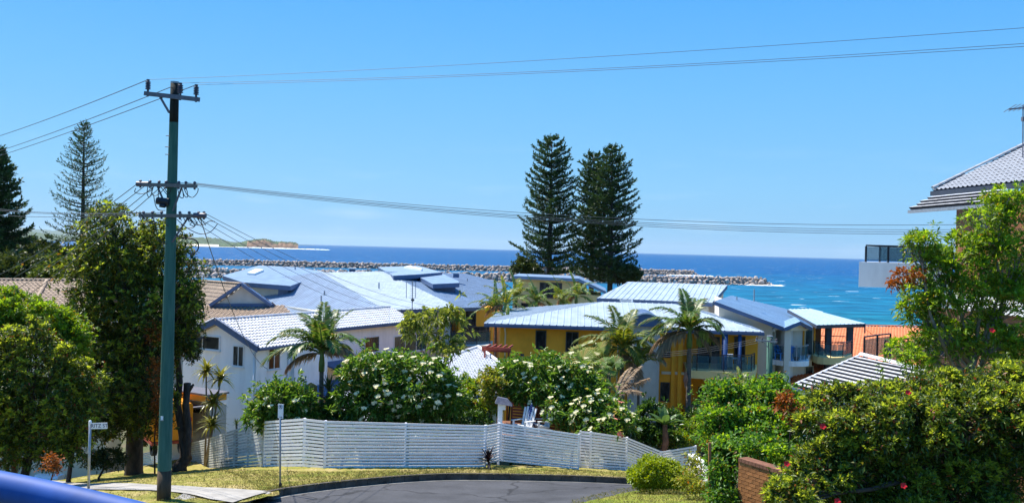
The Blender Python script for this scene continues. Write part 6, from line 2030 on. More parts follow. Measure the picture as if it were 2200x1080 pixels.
def crown(parent, name, blobs, n, lv, Ln, Wd, mat, seed, up=0.6, spread=0.9, droop=0.15, shell=0.5, kind=None, fold=0.2, clump=0.05, sub=15, tips=None, stray=0.10):
    rng = np.random.default_rng(seed)
    if sub:
        b0 = np.array(blobs, float)
        sb = sub_blobs(blobs, sub, rng, 0.22, 0.40)
        P1, n1 = blob_points(sb, int(n * 0.68), rng, shell)
        P2, n2_ = blob_points(b0, n - len(P1), rng, 0.6)
        P, nr_ = np.concatenate([P1, P2]), np.concatenate([n1, n2_])
        if shell >= 0.38:      # leafy inside, so that the far side does not shine through
            k = rng.choice(len(b0), size=int(n * 0.22), p=b0[:, 3] * b0[:, 5] / (b0[:, 3] * b0[:, 5]).sum())
            dd = unit(rng.normal(size=(len(k), 3)))
            P = np.concatenate([P, b0[k, :3] + dd * b0[k, 3:] * 0.62 * rng.random((len(k), 1)) ** 0.4])
            nr_ = np.concatenate([nr_, dd])
    else:
        P, nr_ = blob_points(blobs, n, rng, shell)
    m = len(P)
    out_ = (rng.random((m, 1)) < stray) * rng.uniform(0.0, 1.0, (m, 1)) * Ln * 2.2     # stray shoots make the outline ragged
    P = P + unit(nr_ + np.array([0, 0, 0.4])) * out_
    ax = unit(nr_ + np.array([0, 0, up]) + rng.normal(size=(m, 3)) * 0.35)
    o = np.repeat(P, lv, 0); a = np.repeat(ax, lv, 0)
    d = unit(a * 0.75 + unit(rng.normal(size=(m * lv, 3))) * spread)
    o = o + d * Ln * 0.1 + rng.normal(size=o.shape) * clump
    Ls = Ln * rng.uniform(0.45, 1.3, m * lv); Ws = Wd * rng.uniform(0.7, 1.15, m * lv)
    V, Fc = leaf_arrays(o, d, Ls, Ws, rng, droop, fold)
    ob = np_mesh(name, V, Fc, mat, parent)
    if tips:
        # pale new growth: tight upright whorls standing clear of the older leaves
        tm, tn, tl, tw = tips
        src = sb if sub else np.array(blobs, float)
        k = rng.choice(len(src), size=tn, p=src[:, 3] * src[:, 5] / (src[:, 3] * src[:, 5]).sum())
        dd = unit(rng.normal(size=(tn, 3)) + np.array([0, -0.25, 0.75]))
        TP = src[k, :3] + dd * src[k, 3:] * rng.uniform(0.9, 1.12, (tn, 1))
        ta = unit(dd + np.array([0, 0, 0.9]) + rng.normal(size=(tn, 3)) * 0.25)
        lv2 = 9
        o2 = np.repeat(TP, lv2, 0); a2 = np.repeat(ta, lv2, 0)
        d2 = unit(a2 * 0.75 + unit(rng.normal(size=(tn * lv2, 3))) * 0.75)
        V2, F2 = leaf_arrays(o2 + d2 * tl * 0.08, d2, tl * rng.uniform(0.6, 1.2, tn * lv2), tw * rng.uniform(0.7, 1.2, tn * lv2), rng, 0.1, 0.2)
        np_mesh("new_growth", V2, F2, tm, parent)
    if kind: setp(ob, kind=kind)
    return P, ax
def limbs(parent, base, trunk_top, blobs, r0, mat, seed, n_tw=8, name="trunk", lean=None):
    rng = random.Random(seed)
    mb = MB()
    base, tt = Vector(base), Vector(trunk_top)
    mid = base.lerp(tt, 0.5) + Vector((rng.uniform(-.15, .15), rng.uniform(-.15, .15), 0)) * (tt - base).length * 0.15
    mb.tube([base - Z3 * 0.4, base + Z3 * 0.15, mid, tt], [r0 * 1.45, r0 * 1.12, r0 * 0.9, r0 * 0.75], 10)
    for b in blobs:
        c = Vector(b[:3])
        j = mid.lerp(tt, rng.uniform(0.2, 1.0))
        m1 = j.lerp(c, 0.5) + Vector((rng.uniform(-1, 1), rng.uniform(-1, 1), rng.uniform(-.2, 1))) * (c - j).length * 0.14
        rr = r0 * rng.uniform(0.32, 0.5)
        mb.tube([j, m1, c], [rr, rr * 0.7, rr * 0.4], 6)
        for _ in range(n_tw):
            dv = Vector((rng.gauss(0, 1), rng.gauss(0, 1), rng.gauss(0.5, 0.8))).normalized()
            e = c + Vector((dv.x * b[3], dv.y * b[4], dv.z * b[5])) * rng.uniform(0.7, 1.0)
            s = m1.lerp(c, rng.uniform(0.3, 1.0))
            k = s.lerp(e, 0.5) + Vector((rng.uniform(-1, 1), rng.uniform(-1, 1), rng.uniform(-1, 1))) * (e - s).length * 0.1
            mb.tube([s, k, e], [rr * 0.35, rr * 0.22, rr * 0.06], 4, cap=False)
    return mb.build(name, mat, parent, True)
def PB(px, py, Y, rpx, rpy, dr=0.85):
    """ellipsoid seen at a picture place, with its true size at distance Y"""
    c = AT(px, py, Y)
    return (c.x, c.y, c.z, rpx * Y / F, rpx * Y / F * dr, rpy * Y / F)
lf_olive = LEAF("olive_leaf", (0.022, 0.045, 0.009), (0.11, 0.155, 0.022), (0.28, 0.16, 0.03), 0.30)
lf_dark = LEAF("dark_leaf", (0.018, 0.034, 0.010), (0.085, 0.105, 0.022), None, 0.25)
lf_bright = LEAF("bright_leaf", (0.05, 0.12, 0.012), (0.22, 0.33, 0.035), (0.34, 0.22, 0.03), 0.40)
lf_tip = LEAF("new_leaf_olive", (0.17, 0.235, 0.03), (0.40, 0.46, 0.065), None, 0.5)
lf_tip2 = LEAF("new_leaf_green", (0.16, 0.29, 0.028), (0.38, 0.53, 0.06), None, 0.48)
lf_yellow = LEAF("yellow_green_leaf", (0.10, 0.15, 0.015), (0.34, 0.35, 0.05), (0.30, 0.12, 0.03), 0.38)
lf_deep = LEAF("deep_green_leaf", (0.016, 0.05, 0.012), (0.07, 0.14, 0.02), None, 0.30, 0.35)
lf_frang = LEAF("frangipani_leaf", (0.03, 0.09, 0.012), (0.15, 0.27, 0.04), (0.30, 0.27, 0.06), 0.36, 0.33)
lf_hedge = LEAF("hedge_leaf", (0.022, 0.05, 0.009), (0.12, 0.17, 0.022), (0.22, 0.07, 0.03), 0.30)
lf_vine = LEAF("vine_leaf", (0.03, 0.095, 0.015), (0.15, 0.30, 0.035), (0.26, 0.14, 0.03), 0.38)
lf_dead = LEAF("dead_leaf", (0.16, 0.06, 0.015), (0.38, 0.14, 0.03), None, 0.3, 0.7)
lf_bush = LEAF("clipped_leaf", (0.10, 0.17, 0.012), (0.36, 0.43, 0.03), None, 0.36)
lf_pine = LEAF("pine_needles", (0.014, 0.040, 0.012), (0.07, 0.125, 0.03), None, 0.15, 0.6)
lf_palm = LEAF("palm_leaflet", (0.035, 0.08, 0.012), (0.16, 0.25, 0.04), (0.30, 0.20, 0.07), 0.34, 0.4)
lf_palm2 = LEAF("palm_leaflet_bright", (0.06, 0.10, 0.012), (0.22, 0.26, 0.035), (0.36, 0.26, 0.06), 0.34, 0.4)
lf_palm_dry = LEAF("dry_palm_leaflet", (0.20, 0.13, 0.07), (0.42, 0.30, 0.18), None, 0.25, 0.7)
lf_strap = LEAF("strap_leaf", (0.07, 0.10, 0.015), (0.30, 0.28, 0.05), None, 0.28, 0.35)
lf_yucca = LEAF("yucca_blade", (0.02, 0.045, 0.015), (0.09, 0.13, 0.03), None, 0.2, 0.4)
lf_far = LEAF("far_leaf", (0.020, 0.036, 0.010), (0.075, 0.10, 0.018), None, 0.22)
m_flower = MAT("cream_petal", (0.80, 0.72, 0.42), 0.6, 0.12, 8)
m_flower_pink = MAT("pink_petal", (0.72, 0.25, 0.18), 0.6, 0.2, 8)
m_flower_red = MAT("red_petal", (0.55, 0.01, 0.015), 0.5, 0.2, 8)

# ---- left group -------------------------------------------------
def tree(name, label, cat, base, tt, blobs, r0, n, lv, Ln, Wd, leaf, bark, seed, group=None, extra=None, **kw):
    t = thing(name, label, cat, tuple(base), group)
    limbs(t, base, tt, blobs, r0, bark, seed, kw.pop('n_tw', 8))
    crown(t, "crown", blobs, n, lv, Ln, Wd, leaf, seed + 50, **kw)
    return t
YT = 45
bl = [PB(250, 505, YT, 85, 55), PB(330, 545, YT, 85, 70), PB(395, 590, YT, 48, 60), PB(185, 585, YT, 60, 65), PB(260, 620, YT, 110, 90), PB(375, 660, YT, 62, 70),
      PB(205, 710, YT, 85, 85), PB(310, 740, YT, 95, 90), PB(395, 720, YT, 32, 45), PB(165, 800, YT, 75, 70), PB(265, 830, YT, 90, 80), PB(320, 900, YT, 55, 55), PB(300, 660, YT + 1.5, 120, 120),
      PB(225, 890, YT, 80, 50), PB(190, 870, YT, 70, 60), PB(270, 915, YT, 60, 30), PB(220, 780, YT + 1.5, 110, 110), PB(290, 580, YT + 1.5, 120, 90), PB(350, 830, YT + .5, 40, 60), PB(240, 890, YT - 1, 80, 48), PB(310, 890, YT - 1, 50, 45), PB(200, 920, YT - .5, 55, 28), PB(330, 700, YT - 1, 60, 80), PB(280, 850, YT - 1.5, 60, 60), PB(235, 460, YT, 40, 25), PB(415, 640, YT - 1, 30, 40)]
b_ = GP(305, 52); b_ = GP(300, 47)
tree("leafy_tree", "big dark leafy tree behind the green power pole with a thick dark trunk", "tree", b_, AT(300, 760, YT), bl, 0.40, 5600, 12, 0.20, 0.08, lf_olive, m_bark, 1, shell=0.4, tips=(lf_tip, 2200, 0.21, 0.08))
# hanging dead leaves on the right of its trunk
t0_ = thing("dead_vine", "orange dead creeper leaves hanging beside the green pole", "plant", tuple(GP(345, 46)))
bl = [PB(337, 800, 43, 16, 30), PB(342, 860, 43, 14, 34), PB(330, 720, 43.4, 14, 22), PB(345, 920, 43.5, 10, 20)]
limbs(t0_, GP(345, 46), AT(340, 850, 43.5), bl, 0.04, m_bark, 4, 6, "stem")
crown(t0_, "foliage", bl, 210, 8, 0.17, 0.08, lf_dead, 44, shell=0.2)
YT = 37.5
bl = [PB(25, 745, YT, 55, 40), PB(80, 730, YT, 38, 48), PB(125, 775, YT, 40, 40), PB(150, 830, YT, 42, 45), PB(60, 810, YT, 70, 55), PB(40, 870, YT, 80, 55), PB(120, 880, YT - .6, 48, 42), PB(175, 900, YT, 45, 50), PB(70, 960, YT, 90, 50), PB(150, 960, YT, 42, 40), PB(110, 930, YT - .8, 40, 30), PB(-30, 960, YT, 70, 70), PB(180, 830, YT + 0.5, 45, 55), PB(0, 850, YT + 1, 90, 110), PB(-40, 760, YT + 1, 80, 80), PB(60, 900, YT + 1, 110, 90), PB(110, 950, YT + .5, 70, 55)]
tree("leafy_shrub_tree", "olive green bushy tree left of the street sign", "tree", GP(60, 37.5), AT(70, 900, YT), bl, 0.16, 3400, 11, 0.18, 0.07, lf_hedge, m_bark, 2, shell=0.5, tips=(lf_tip, 1800, 0.2, 0.075))
YT = 39.5
bl = [PB(30, 660, YT, 60, 42), PB(95, 700, YT, 60, 50), PB(10, 720, YT, 60, 60), PB(150, 730, YT, 45, 50)]
tree("leafy_shrub_tree", "bright green tree top rising above the olive bush at the left edge", "tree", GP(40, 39.5), AT(60, 800, YT), bl, 0.13, 1500, 11, 0.18, 0.07, lf_bright, m_bark, 3, shell=0.45, tips=(lf_tip2, 500, 0.19, 0.07))
YT = 43
bl = [PB(235, 985, YT, 38, 18), PB(205, 990, YT, 25, 15)]
t_ = thing("low_branch_shrub", "dark low drooping shrub in front of the weathered fence", "shrub", tuple(GP(225, YT)))
limbs(t_, GP(225, YT), AT(230, 985, YT), bl, 0.05, m_bark, 5, 8, "stem")
crown(t_, "foliage", bl, 260, 9, 0.17, 0.06, lf_dark, 55)
bl = [PB(108, 992, 34.5, 14, 18), PB(116, 1004, 34.5, 10, 12)]
t_ = thing("orange_shrub", "small shrub with orange leaves at the foot of the olive tree", "shrub", tuple(GP(115, 34.5)))
limbs(t_, GP(115, 34.5), AT(118, 1000, 34.5), bl, 0.03, m_bark, 6, 6, "stem")
crown(t_, "foliage", bl, 60, 8, 0.13, 0.06, lf_dead, 56, shell=0.3, sub=0)
# trunk under the trees beside the car
b_ = GP(160, 44)
t_ = thing("slim_tree", "slim dark tree trunk standing in front of the white car", "tree", tuple(b_))
bl = [PB(170, 900, 44, 60, 50), PB(140, 940, 44, 50, 40)]
limbs(t_, b_, AT(164, 930, 44), bl, 0.1, m_bark, 7, 6)
crown(t_, "crown", bl, 500, 10, 0.18, 0.07, lf_dark, 57)
# lopped tree with two stems
b_ = GP(398, 46.5)
t_ = thing("lopped_tree", "lopped tree with two bare dark stems right of the pole", "tree", tuple(b_))
mb = MB()
q_ = [AT(400, 985, 46.5), AT(392, 930, 46.5), AT(381, 870, 46.5), AT(386, 820, 46.5), AT(381, 765, 46.5), AT(383, 700, 46)]
mb.tube([b_ - Z3 * 0.5, b_ + Z3 * 0.3] + q_, [0.42, 0.36, 0.3, 0.2, 0.17, 0.16, 0.13, 0.09], 10)
q_ = [AT(401, 975, 46.4), AT(404, 920, 46.4), AT(399, 870, 46.4), AT(404, 822, 46.4)]
mb.tube([b_ + Z3 * 0.2] + q_, [0.3, 0.22, 0.2, 0.17, 0.15], 10)
mb.tube([AT(399, 860, 46.4), AT(398, 840, 46.4), AT(397, 822, 46.4)], [0.14, 0.1, 0.06], 8)
mb.tube([AT(404, 840, 46.4), AT(412, 830, 46.4), AT(416, 825, 46.4)], [0.12, 0.08, 0.05], 8)
mb.tube([AT(382, 880, 46.5), AT(376, 868, 46.5), AT(374, 850, 46.5)], [0.1, 0.07, 0.04], 8)
mb.build("trunk", m_bark, t_, True)
bl = [PB(395, 720, 46, 35, 45), PB(410, 760, 46, 20, 25), PB(400, 670, 46, 30, 45)]
crown(t_, "crown", bl, 520, 10, 0.18, 0.07, lf_dark, 58)

# far trees on the left headland
def far_tree(px, py, Y, rx, ry, label, mat, seed, n=700, Ln=0.7):
    bl = [PB(px, py, Y, rx * 0.75, ry * 0.6)] + [PB(px + dx * rx, py + dy * ry, Y + (k - 2) * 0.8, rx * 0.5, ry * 0.45) for k, (dx, dy) in enumerate(((-0.5, 0.1), (0.5, 0.15), (-0.1, -0.45), (0.3, -0.25), (-0.35, 0.5), (0.4, 0.55)))]
    b = GP(px, Y)
    return tree("broad_tree", label, "tree", b, AT(px, py + ry * 0.3, Y), bl, 0.3, n, 8, Ln, Ln * 0.42, mat, m_bark, seed, "trees on the slope at far left", n_tw=3)
far_tree(25, 545, 118, 60, 42, "dark rounded tree below the pine at the left edge", lf_far, 60)
far_tree(85, 552, 125, 50, 38, "broad green tree right of the left edge pine", lf_far, 61)
far_tree(130, 568, 112, 48, 40, "broad tree at the foot of the open pine, left side", lf_far, 62)
far_tree(45, 588, 100, 62, 30, "low broad tree just above the brown tiled roof at left", lf_far, 63)
far_tree(120, 590, 98, 50, 25, "low broad tree above the brown roof beside the leafy tree", lf_olive, 64)
far_tree(190, 560, 116, 50, 40, "broad tree half hidden behind the big leafy tree", lf_far, 65)
far_tree(250, 575, 108, 60, 40, "broad tree behind the big leafy tree near the pole", lf_far, 66)
far_tree(-30, 590, 104, 60, 50, "dark tree at the extreme left edge above the roof", lf_far, 67)

# ---- Norfolk pines ----------------------------------------------
def norfolk(label, px, ytop, ybase, Y, wpx, seed, dense=1.0, prof=None, n_wh=26, lean=0, group="norfolk pines", nb=7, tw_len=1.0, needle=0.85, start=0.02):
    rng = np.random.default_rng(seed)
    top = AT(px, ytop, Y); bot = AT(px - lean, ybase, Y)
    g = G(bot.x, bot.y)
    root = thing("norfolk_pine", label, "pine tree", (bot.x, bot.y, min(g, bot.z)), group)
    bz = min(g, bot.z)
    H = top.z - bz
    def ax(z_): 
        t = (z_ - bz) / H
        return np.array([bot.x + (top.x - bot.x) * t, bot.y, z_])
    MB().tube([tuple(ax(bz - 0.5)), tuple(ax(bz + H * 0.3)), tuple(ax(bz + H * 0.7)), tuple(ax(top.z))], [H * 0.017, H * 0.013, H * 0.007, H * 0.0012], 8).build("trunk", m_bark, root, True)
    br = MB()
    LO, LD, LL, LW = [], [], [], []
    W = wpx * Y / F
    vis0 = bot.z
    for k in range(n_wh):
        f = (k / (n_wh - 1))
        zc = vis0 + (top.z - vis0) * (start + (1 - start) * f ** 0.93) - 0.1
        Rr = W * (np.interp(f, *prof) if prof else (1 - f) ** 0.75)
        Rr = max(Rr, 0.35)
        m = nb + int(rng.integers(0, 2)) if f < 0.9 else 5
        a0 = rng.uniform(0, 6.28)
        for j in range(m):
            if rng.random() > 0.96: continue
            a = a0 + 2 * math.pi * j / m + rng.normal(0, 0.12)
            Lb = Rr * rng.uniform(0.72, 1.08)
            o = ax(zc + rng.normal(0, 0.15))
            dh = np.array([math.cos(a), math.sin(a), 0])
            rise = rng.uniform(-0.02, 0.12) + 0.25 * f
            pts = []
            for t in np.linspace(0, 1, 5):
                pts.append(o + dh * Lb * t + np.array([0, 0, Lb * (rise * t - 0.16 * t * (1 - t) * (1 - f) + 0.16 * t ** 3)]))
            br.tube([tuple(p) for p in pts], [0.012 * Lb + 0.03, 0.01 * Lb + 0.025, 0.04, 0.03, 0.015], 4, cap=False)
            pts = np.array(pts)
            # side twigs as needle ropes, in the flat of the branch, tips turned up
            nt_ = int((7 + Lb * 3.6) * dense)
            side = np.array([-dh[1], dh[0], 0])
            for i in range(nt_):
                t = 0.16 + 0.84 * (i + rng.random()) / nt_
                p = np.array([np.interp(t, np.linspace(0, 1, 5), pts[:, c]) for c in range(3)])
                s = 1 if i % 2 else -1
                lt = tw_len * (0.35 + 0.16 * Lb * (1 - abs(2 * t - 1.1)) + 0.1) * rng.uniform(0.7, 1.2)
                d = side * s * 0.75 + dh * 0.75 + np.array([0, 0, rng.uniform(0.05, 0.55)])
                d /= np.linalg.norm(d)
                LO.append(p); LD.append(d); LL.append(lt); LW.append(rng.uniform(0.8, 1.2))
            LO.append(pts[-1]); LD.append(unit((pts[-1] - pts[-2])[None] + np.array([[0, 0, 0.3]]))[0]); LL.append(tw_len * 0.5); LW.append(1)
    setp(br.build("branches", m_bark, root), kind="stuff")
    LO, LD, LL, LW = map(np.array, (LO, LD, LL, LW))
    # each rope: needle blades all round it
    per = int(7 * needle) + 2
    n = len(LO)
    t = np.tile(np.linspace(0.0, 0.85, per), n)
    o = np.repeat(LO, per, 0) + np.repeat(LD * LL[:, None], per, 0) * t[:, None]
    o[:, 2] += (t ** 2) * 0.22 * np.repeat(LL, per)
    d = unit(np.repeat(LD, per, 0) * 0.9 + unit(rng.normal(size=(n * per, 3))) * 0.75 + np.array([0, 0, 0.35]))
    Ls = np.repeat(0.40 * LW, per) * rng.uniform(0.8, 1.4, n * per) * tw_len ** 0.5
    V, Fc = leaf_arrays(o, d, Ls, Ls * 0.42 * (0.7 if dense < 0.7 else 1.0), rng, 0.0, 0.3)
    np_mesh("crown", V, Fc, lf_pine, root)
    return root
dense_prof = ([0, 0.1, 0.3, 0.5, 0.7, 0.85, 0.94, 1.0], [1.0, 0.98, 0.86, 0.72, 0.56, 0.48, 0.40, 0.20])
norfolk("dense norfolk pine on the left of the tall pair above the cream penthouse", 1186, 303, 592, 150, 80, 11, 0.85, dense_prof, 24, 5)
norfolk("norfolk pine in the middle, its top lower than the one on its right", 1276, 336, 600, 156, 62, 12, 0.8, ([0, 0.3, 0.6, 0.85, 1], [1.0, 0.85, 0.68, 0.5, 0.2]), 24, 4)
norfolk("norfolk pine on the right of the tall group, reaching out over the sea", 1316, 319, 610, 150, 67, 13, 0.76, ([0, 0.3, 0.6, 0.8, 0.93, 1], [1.0, 0.9, 0.78, 0.6, 0.35, 0.1]), 26, 4)
norfolk("open airy norfolk pine on the left with sky showing through its tiers", 181, 268, 520, 130, 76, 14, 0.62, ([0, 0.15, 0.4, 0.7, 0.9, 1], [1.0, 0.86, 0.68, 0.48, 0.24, 0.05]), 24, 2, nb=5, tw_len=0.85, needle=0.4)
norfolk("norfolk pine cut off by the left edge of the photo", -4, 330, 560, 112, 66, 15, 1.0, ([0, 0.3, 0.6, 0.8, 1], [1.05, 0.9, 0.62, 0.4, 0.1]), 18, 0, nb=7, tw_len=1.1)
far_tree(1340, 588, 146, 40, 22, "dark low tree at the foot of the right hand pine", lf_far, 68, 400, 0.6)
far_tree(1128, 572, 146, 32, 18, "dark low tree at the foot of the left hand pine", lf_far, 69, 300, 0.6)

# ---- palms ------------------------------------------------------
def frond_mesh(L_, n_l, wid, rng, curve, e0, leafL, hang, dry=False, mat=None, dihedral=0.25):
    """frond in its own frame: starts at the origin, leans towards +x"""
    mb = MB()
    N = 14
    pts = []
    p = np.zeros(3); el = e0
    for i in range(N + 1):
        pts.append(p.copy())
        el_ = e0 - curve * (i / N) ** 1.25
        p = p + np.array([math.cos(el_), 0, math.sin(el_)]) * L_ / N
    pts = np.array(pts)
    mb.tube([tuple(q_) for q_ in pts], [0.045 * (1 - 0.85 * i / N) for i in range(N + 1)], 5, cap=False, mi=1)
    ts = np.linspace(0.10, 0.99, n_l)
    for t in ts:
        c = np.array([np.interp(t, np.linspace(0, 1, N + 1), pts[:, k]) for k in range(3)])
        i = min(N - 1, int(t * N))
        tg = (pts[i + 1] - pts[i]); tg /= np.linalg.norm(tg)
        side = np.array([0, 1.0, 0]); upv = np.cross(tg, side) * -1
        if upv[2] < 0 and e0 - curve * t > -1.4: upv = -upv
        ll = leafL * (0.35 + 0.65 * math.sin(math.pi * min(1, 0.15 + 0.85 * t)) ** 0.7) * rng.uniform(0.88, 1.08)
        for s in (-1, 1):
            d = tg * (0.55 + 0.5 * t) + side * s * 0.85 + upv * (dihedral + rng.normal(0, 0.12)) + rng.normal(0, 0.05, 3)
            d /= np.linalg.norm(d)
            wv = np.cross(d, upv); wv /= np.linalg.norm(wv)
            w = wid * rng.uniform(0.85, 1.15)
            g = np.array([0, 0, -1.0])
            m1 = c + d * ll * 0.45 + g * ll * hang * 0.18
            tp = c + d * ll * 0.9 + g * ll * hang * (0.7 + rng.normal(0, 0.12))
            b = len(mb.v)
            mb.v += [tuple(c), tuple(m1 + wv * w), tuple(tp), tuple(m1 - wv * w)]
            mb.f += [(b, b + 1, b + 3), (b + 1, b + 2, b + 3)]; mb.m += [0, 0]
    return mb
def palm(name, label, base, top, r, specs, leafmat, group=None, shaft=True, fmax=None, shaft_len=0.9, seed=1, n_l=64, wid=0.046, bend=0.0, leafL=0.72):
    """specs: (azimuth deg from +x, start elevation deg, length, curve, kind)"""
    rng = np.random.default_rng(seed)
    t = thing(name, label, "palm", tuple(base), group)
    base, top = Vector(base), Vector(top)
    pts = [base - Z3 * 0.5]
    rr = [r * 1.4]
    n = max(6, int((top - base).length / 0.16))
    for k in range(n + 1):
        f = k / n
        p = base.lerp(top, f) + Vector((bend * math.sin(math.pi * f), 0, 0))
        pts.append(p); rr.append(r * (1.15 - 0.35 * f) * (1.05 if k % 2 else 0.97))
    MB().tube(pts, rr, 10).build("trunk", m_palm_trunk, t, False)
    if shaft:
        mb = MB(); mb.tube([top - Z3 * 0.05, top + Z3 * shaft_len * 0.4, top + Z3 * shaft_len, top + Z3 * (shaft_len + 0.25)], [r * 1.12, r * 1.15, r * 0.7, r * 0.35], 10)
        mb.build("crownshaft", m_shaft, t, True)
    hub = top + Z3 * (shaft_len if shaft else 0.1)
    for az, el, L_, cv, kd in specs:
        m_ = lf_palm_dry if kd == 'dry' else leafmat
        mb = frond_mesh(L_, n_l, wid, rng, cv, math.radians(el), leafL * L_ / 2.4 * (0.55 if el > 79 else 1.0), 0.55 if kd != 'dry' else 1.2, mat=m_)
        me = mb.mesh("frond", [m_, m_shaft if kd != 'dry' else m_palm_trunk])
        a = math.radians(az)
        x = Vector((math.cos(a), math.sin(a), 0)); y = Vector((-math.sin(a), math.cos(a), 0))
        inst(me, "frond", t, basis(hub - Z3 * 0.05, x, y, Z3))
    return t, hub
def fringe(parent, p, mat, h=0.9, r=0.22, n=60, seed=3, name="seed_cluster"):
    rng = np.random.default_rng(seed)
    mb = MB()
    for k in range(n):
        a = rng.uniform(0, 6.28); rr = r * rng.uniform(0.2, 1)
        q_ = Vector(p) + Vector((rr * math.cos(a), rr * math.sin(a), 0))
        mb.tube([Vector(p) + Z3 * h * 0.35, q_ + Z3 * h * 0.2, q_ - Z3 * h * rng.uniform(0.35, 0.65)], [0.02, 0.022, 0.014], 4, cap=False)
    return mb.build(name, mat, parent)
m_seed_y = MAT("yellow_seed_strings", (0.42, 0.30, 0.08), 0.7, 0.2, 6)
m_seed_g = MAT("green_seed_strings", (0.22, 0.27, 0.05), 0.7, 0.2, 6)
# palm before the white house
b_ = AT(690, 905, 43); b_.z = min(b_.z, G(b_.x, b_.y)); tp = AT(691, 795, 43)
sp1 = [(178, 50, 2.9, 1.7, ''), (160, 62, 2.7, 1.75, ''), (200, 28, 2.9, 1.5, ''), (140, 75, 2.6, 1.2, ''), (100, 76, 2.8, 0.8, ''), (80, 72, 2.7, 1.0, ''), (10, 80, 2.6, 1.0, ''), (330, 70, 2.3, 1.9, ''), (35, 55, 2.4, 1.9, ''),
       (300, 60, 2.2, 2.1, ''), (240, 50, 2.3, 2.0, ''), (215, 66, 2.5, 1.6, ''), (350, 35, 2.1, 1.9, 'dry'), (60, 40, 2.2, 1.8, ''), (175, 5, 2.0, 1.3, 'dry'), (270, 78, 2.4, 1.3, ''), (20, 20, 1.8, 1.6, 'dry')]
t1_, hub = palm("palm_tree", "feathery palm with a slim green trunk rising in front of the white tiled house", b_, tp, 0.125, sp1, lf_palm, "feather palms", True, seed=21, shaft_len=0.8)
fringe(t1_, AT(668, 838, 42.8), m_seed_y, 1.0, 0.3, 110)
# middle palms
b_ = AT(1338, 905, 51); b_.z = min(b_.z, G(b_.x, b_.y)); tp = AT(1336, 775, 51)
sp2 = [(170, 42, 2.9, 1.5, ''), (185, 18, 2.8, 1.3, ''), (150, 66, 3.0, 1.2, ''), (110, 75, 2.8, 0.8, ''), (75, 70, 2.7, 1.1, ''), (60, 72, 2.8, 0.9, ''), (10, 55, 2.9, 1.6, ''), (345, 40, 2.7, 1.5, ''), (320, 62, 2.4, 1.9, ''), (230, 60, 2.5, 1.7, ''), (270, 70, 2.6, 1.5, ''),
       (5, 12, 2.6, 1.1, 'dry'), (195, 0, 2.4, 1.2, ''), (290, 30, 2.2, 1.8, ''), (300, -20, 2.3, 1.0, 'dry'), (40, 35, 2.5, 1.7, '')]
palm("palm_tree", "feathery palm left of the grey round stair tower", b_, tp, 0.14, sp2, lf_palm2, "feather palms", True, seed=22, shaft_len=0.7)
b_ = AT(1478, 935, 49); b_.z = min(b_.z, G(b_.x, b_.y)); tp = AT(1481, 745, 49)
sp3 = [(175, 40, 2.8, 1.4, ''), (188, 15, 2.8, 1.2, ''), (150, 60, 2.7, 1.5, ''), (100, 76, 2.6, 0.8, ''), (75, 70, 2.5, 1.1, ''), (50, 76, 2.5, 1.3, ''), (15, 56, 2.2, 2.0, ''), (350, 35, 2.1, 1.9, ''), (225, 55, 2.3, 1.9, ''), (265, 66, 2.4, 1.7, ''), (310, 55, 2.2, 2.0, ''),
       (200, -6, 2.3, 1.1, 'dry'), (0, 14, 1.9, 1.6, 'dry'), (130, 30, 2.6, 1.4, ''), (340, -15, 1.6, 1.2, 'dry'), (165, 0, 2.4, 1.2, 'dry'), (35, 20, 2.0, 1.7, '')]
t3_, hub = palm("palm_tree", "tall feathery palm before the yellow balconies with a hanging green seed bunch", b_, tp, 0.13, sp3, lf_palm, "feather palms", True, seed=23, shaft_len=0.9)
fringe(t3_, AT(1509, 722, 48.8), m_seed_g, 0.9, 0.3, 90, 5)
# dry spathe hanging on its trunk
mb = MB(); a = AT(1473, 815, 48.8)
mb.tube([a + Z3 * 0.4, a, a - Z3 * 0.45], [0.05, 0.13, 0.02], 6); mb.build("dry_spathe", MAT("spathe", (0.36, 0.16, 0.10), 0.8, 0.2, 5), t3_)
b_ = AT(1372, 905, 50); b_.z = min(b_.z, G(b_.x, b_.y)); tp = AT(1372, 800, 50)
sp4 = [(20, 60, 1.7, 1.9, ''), (345, 50, 1.6, 1.8, ''), (160, 65, 1.6, 1.7, ''), (200, 40, 1.4, 1.7, ''), (90, 84, 1.5, 0.8, ''), (45, 72, 1.7, 1.4, ''), (270, 60, 1.3, 1.8, '')]
palm("palm_tree", "small young palm in front of the grey round tower", b_, tp, 0.08, sp4, lf_palm2, "feather palms", True, seed=24, shaft_len=0.4, n_l=36)
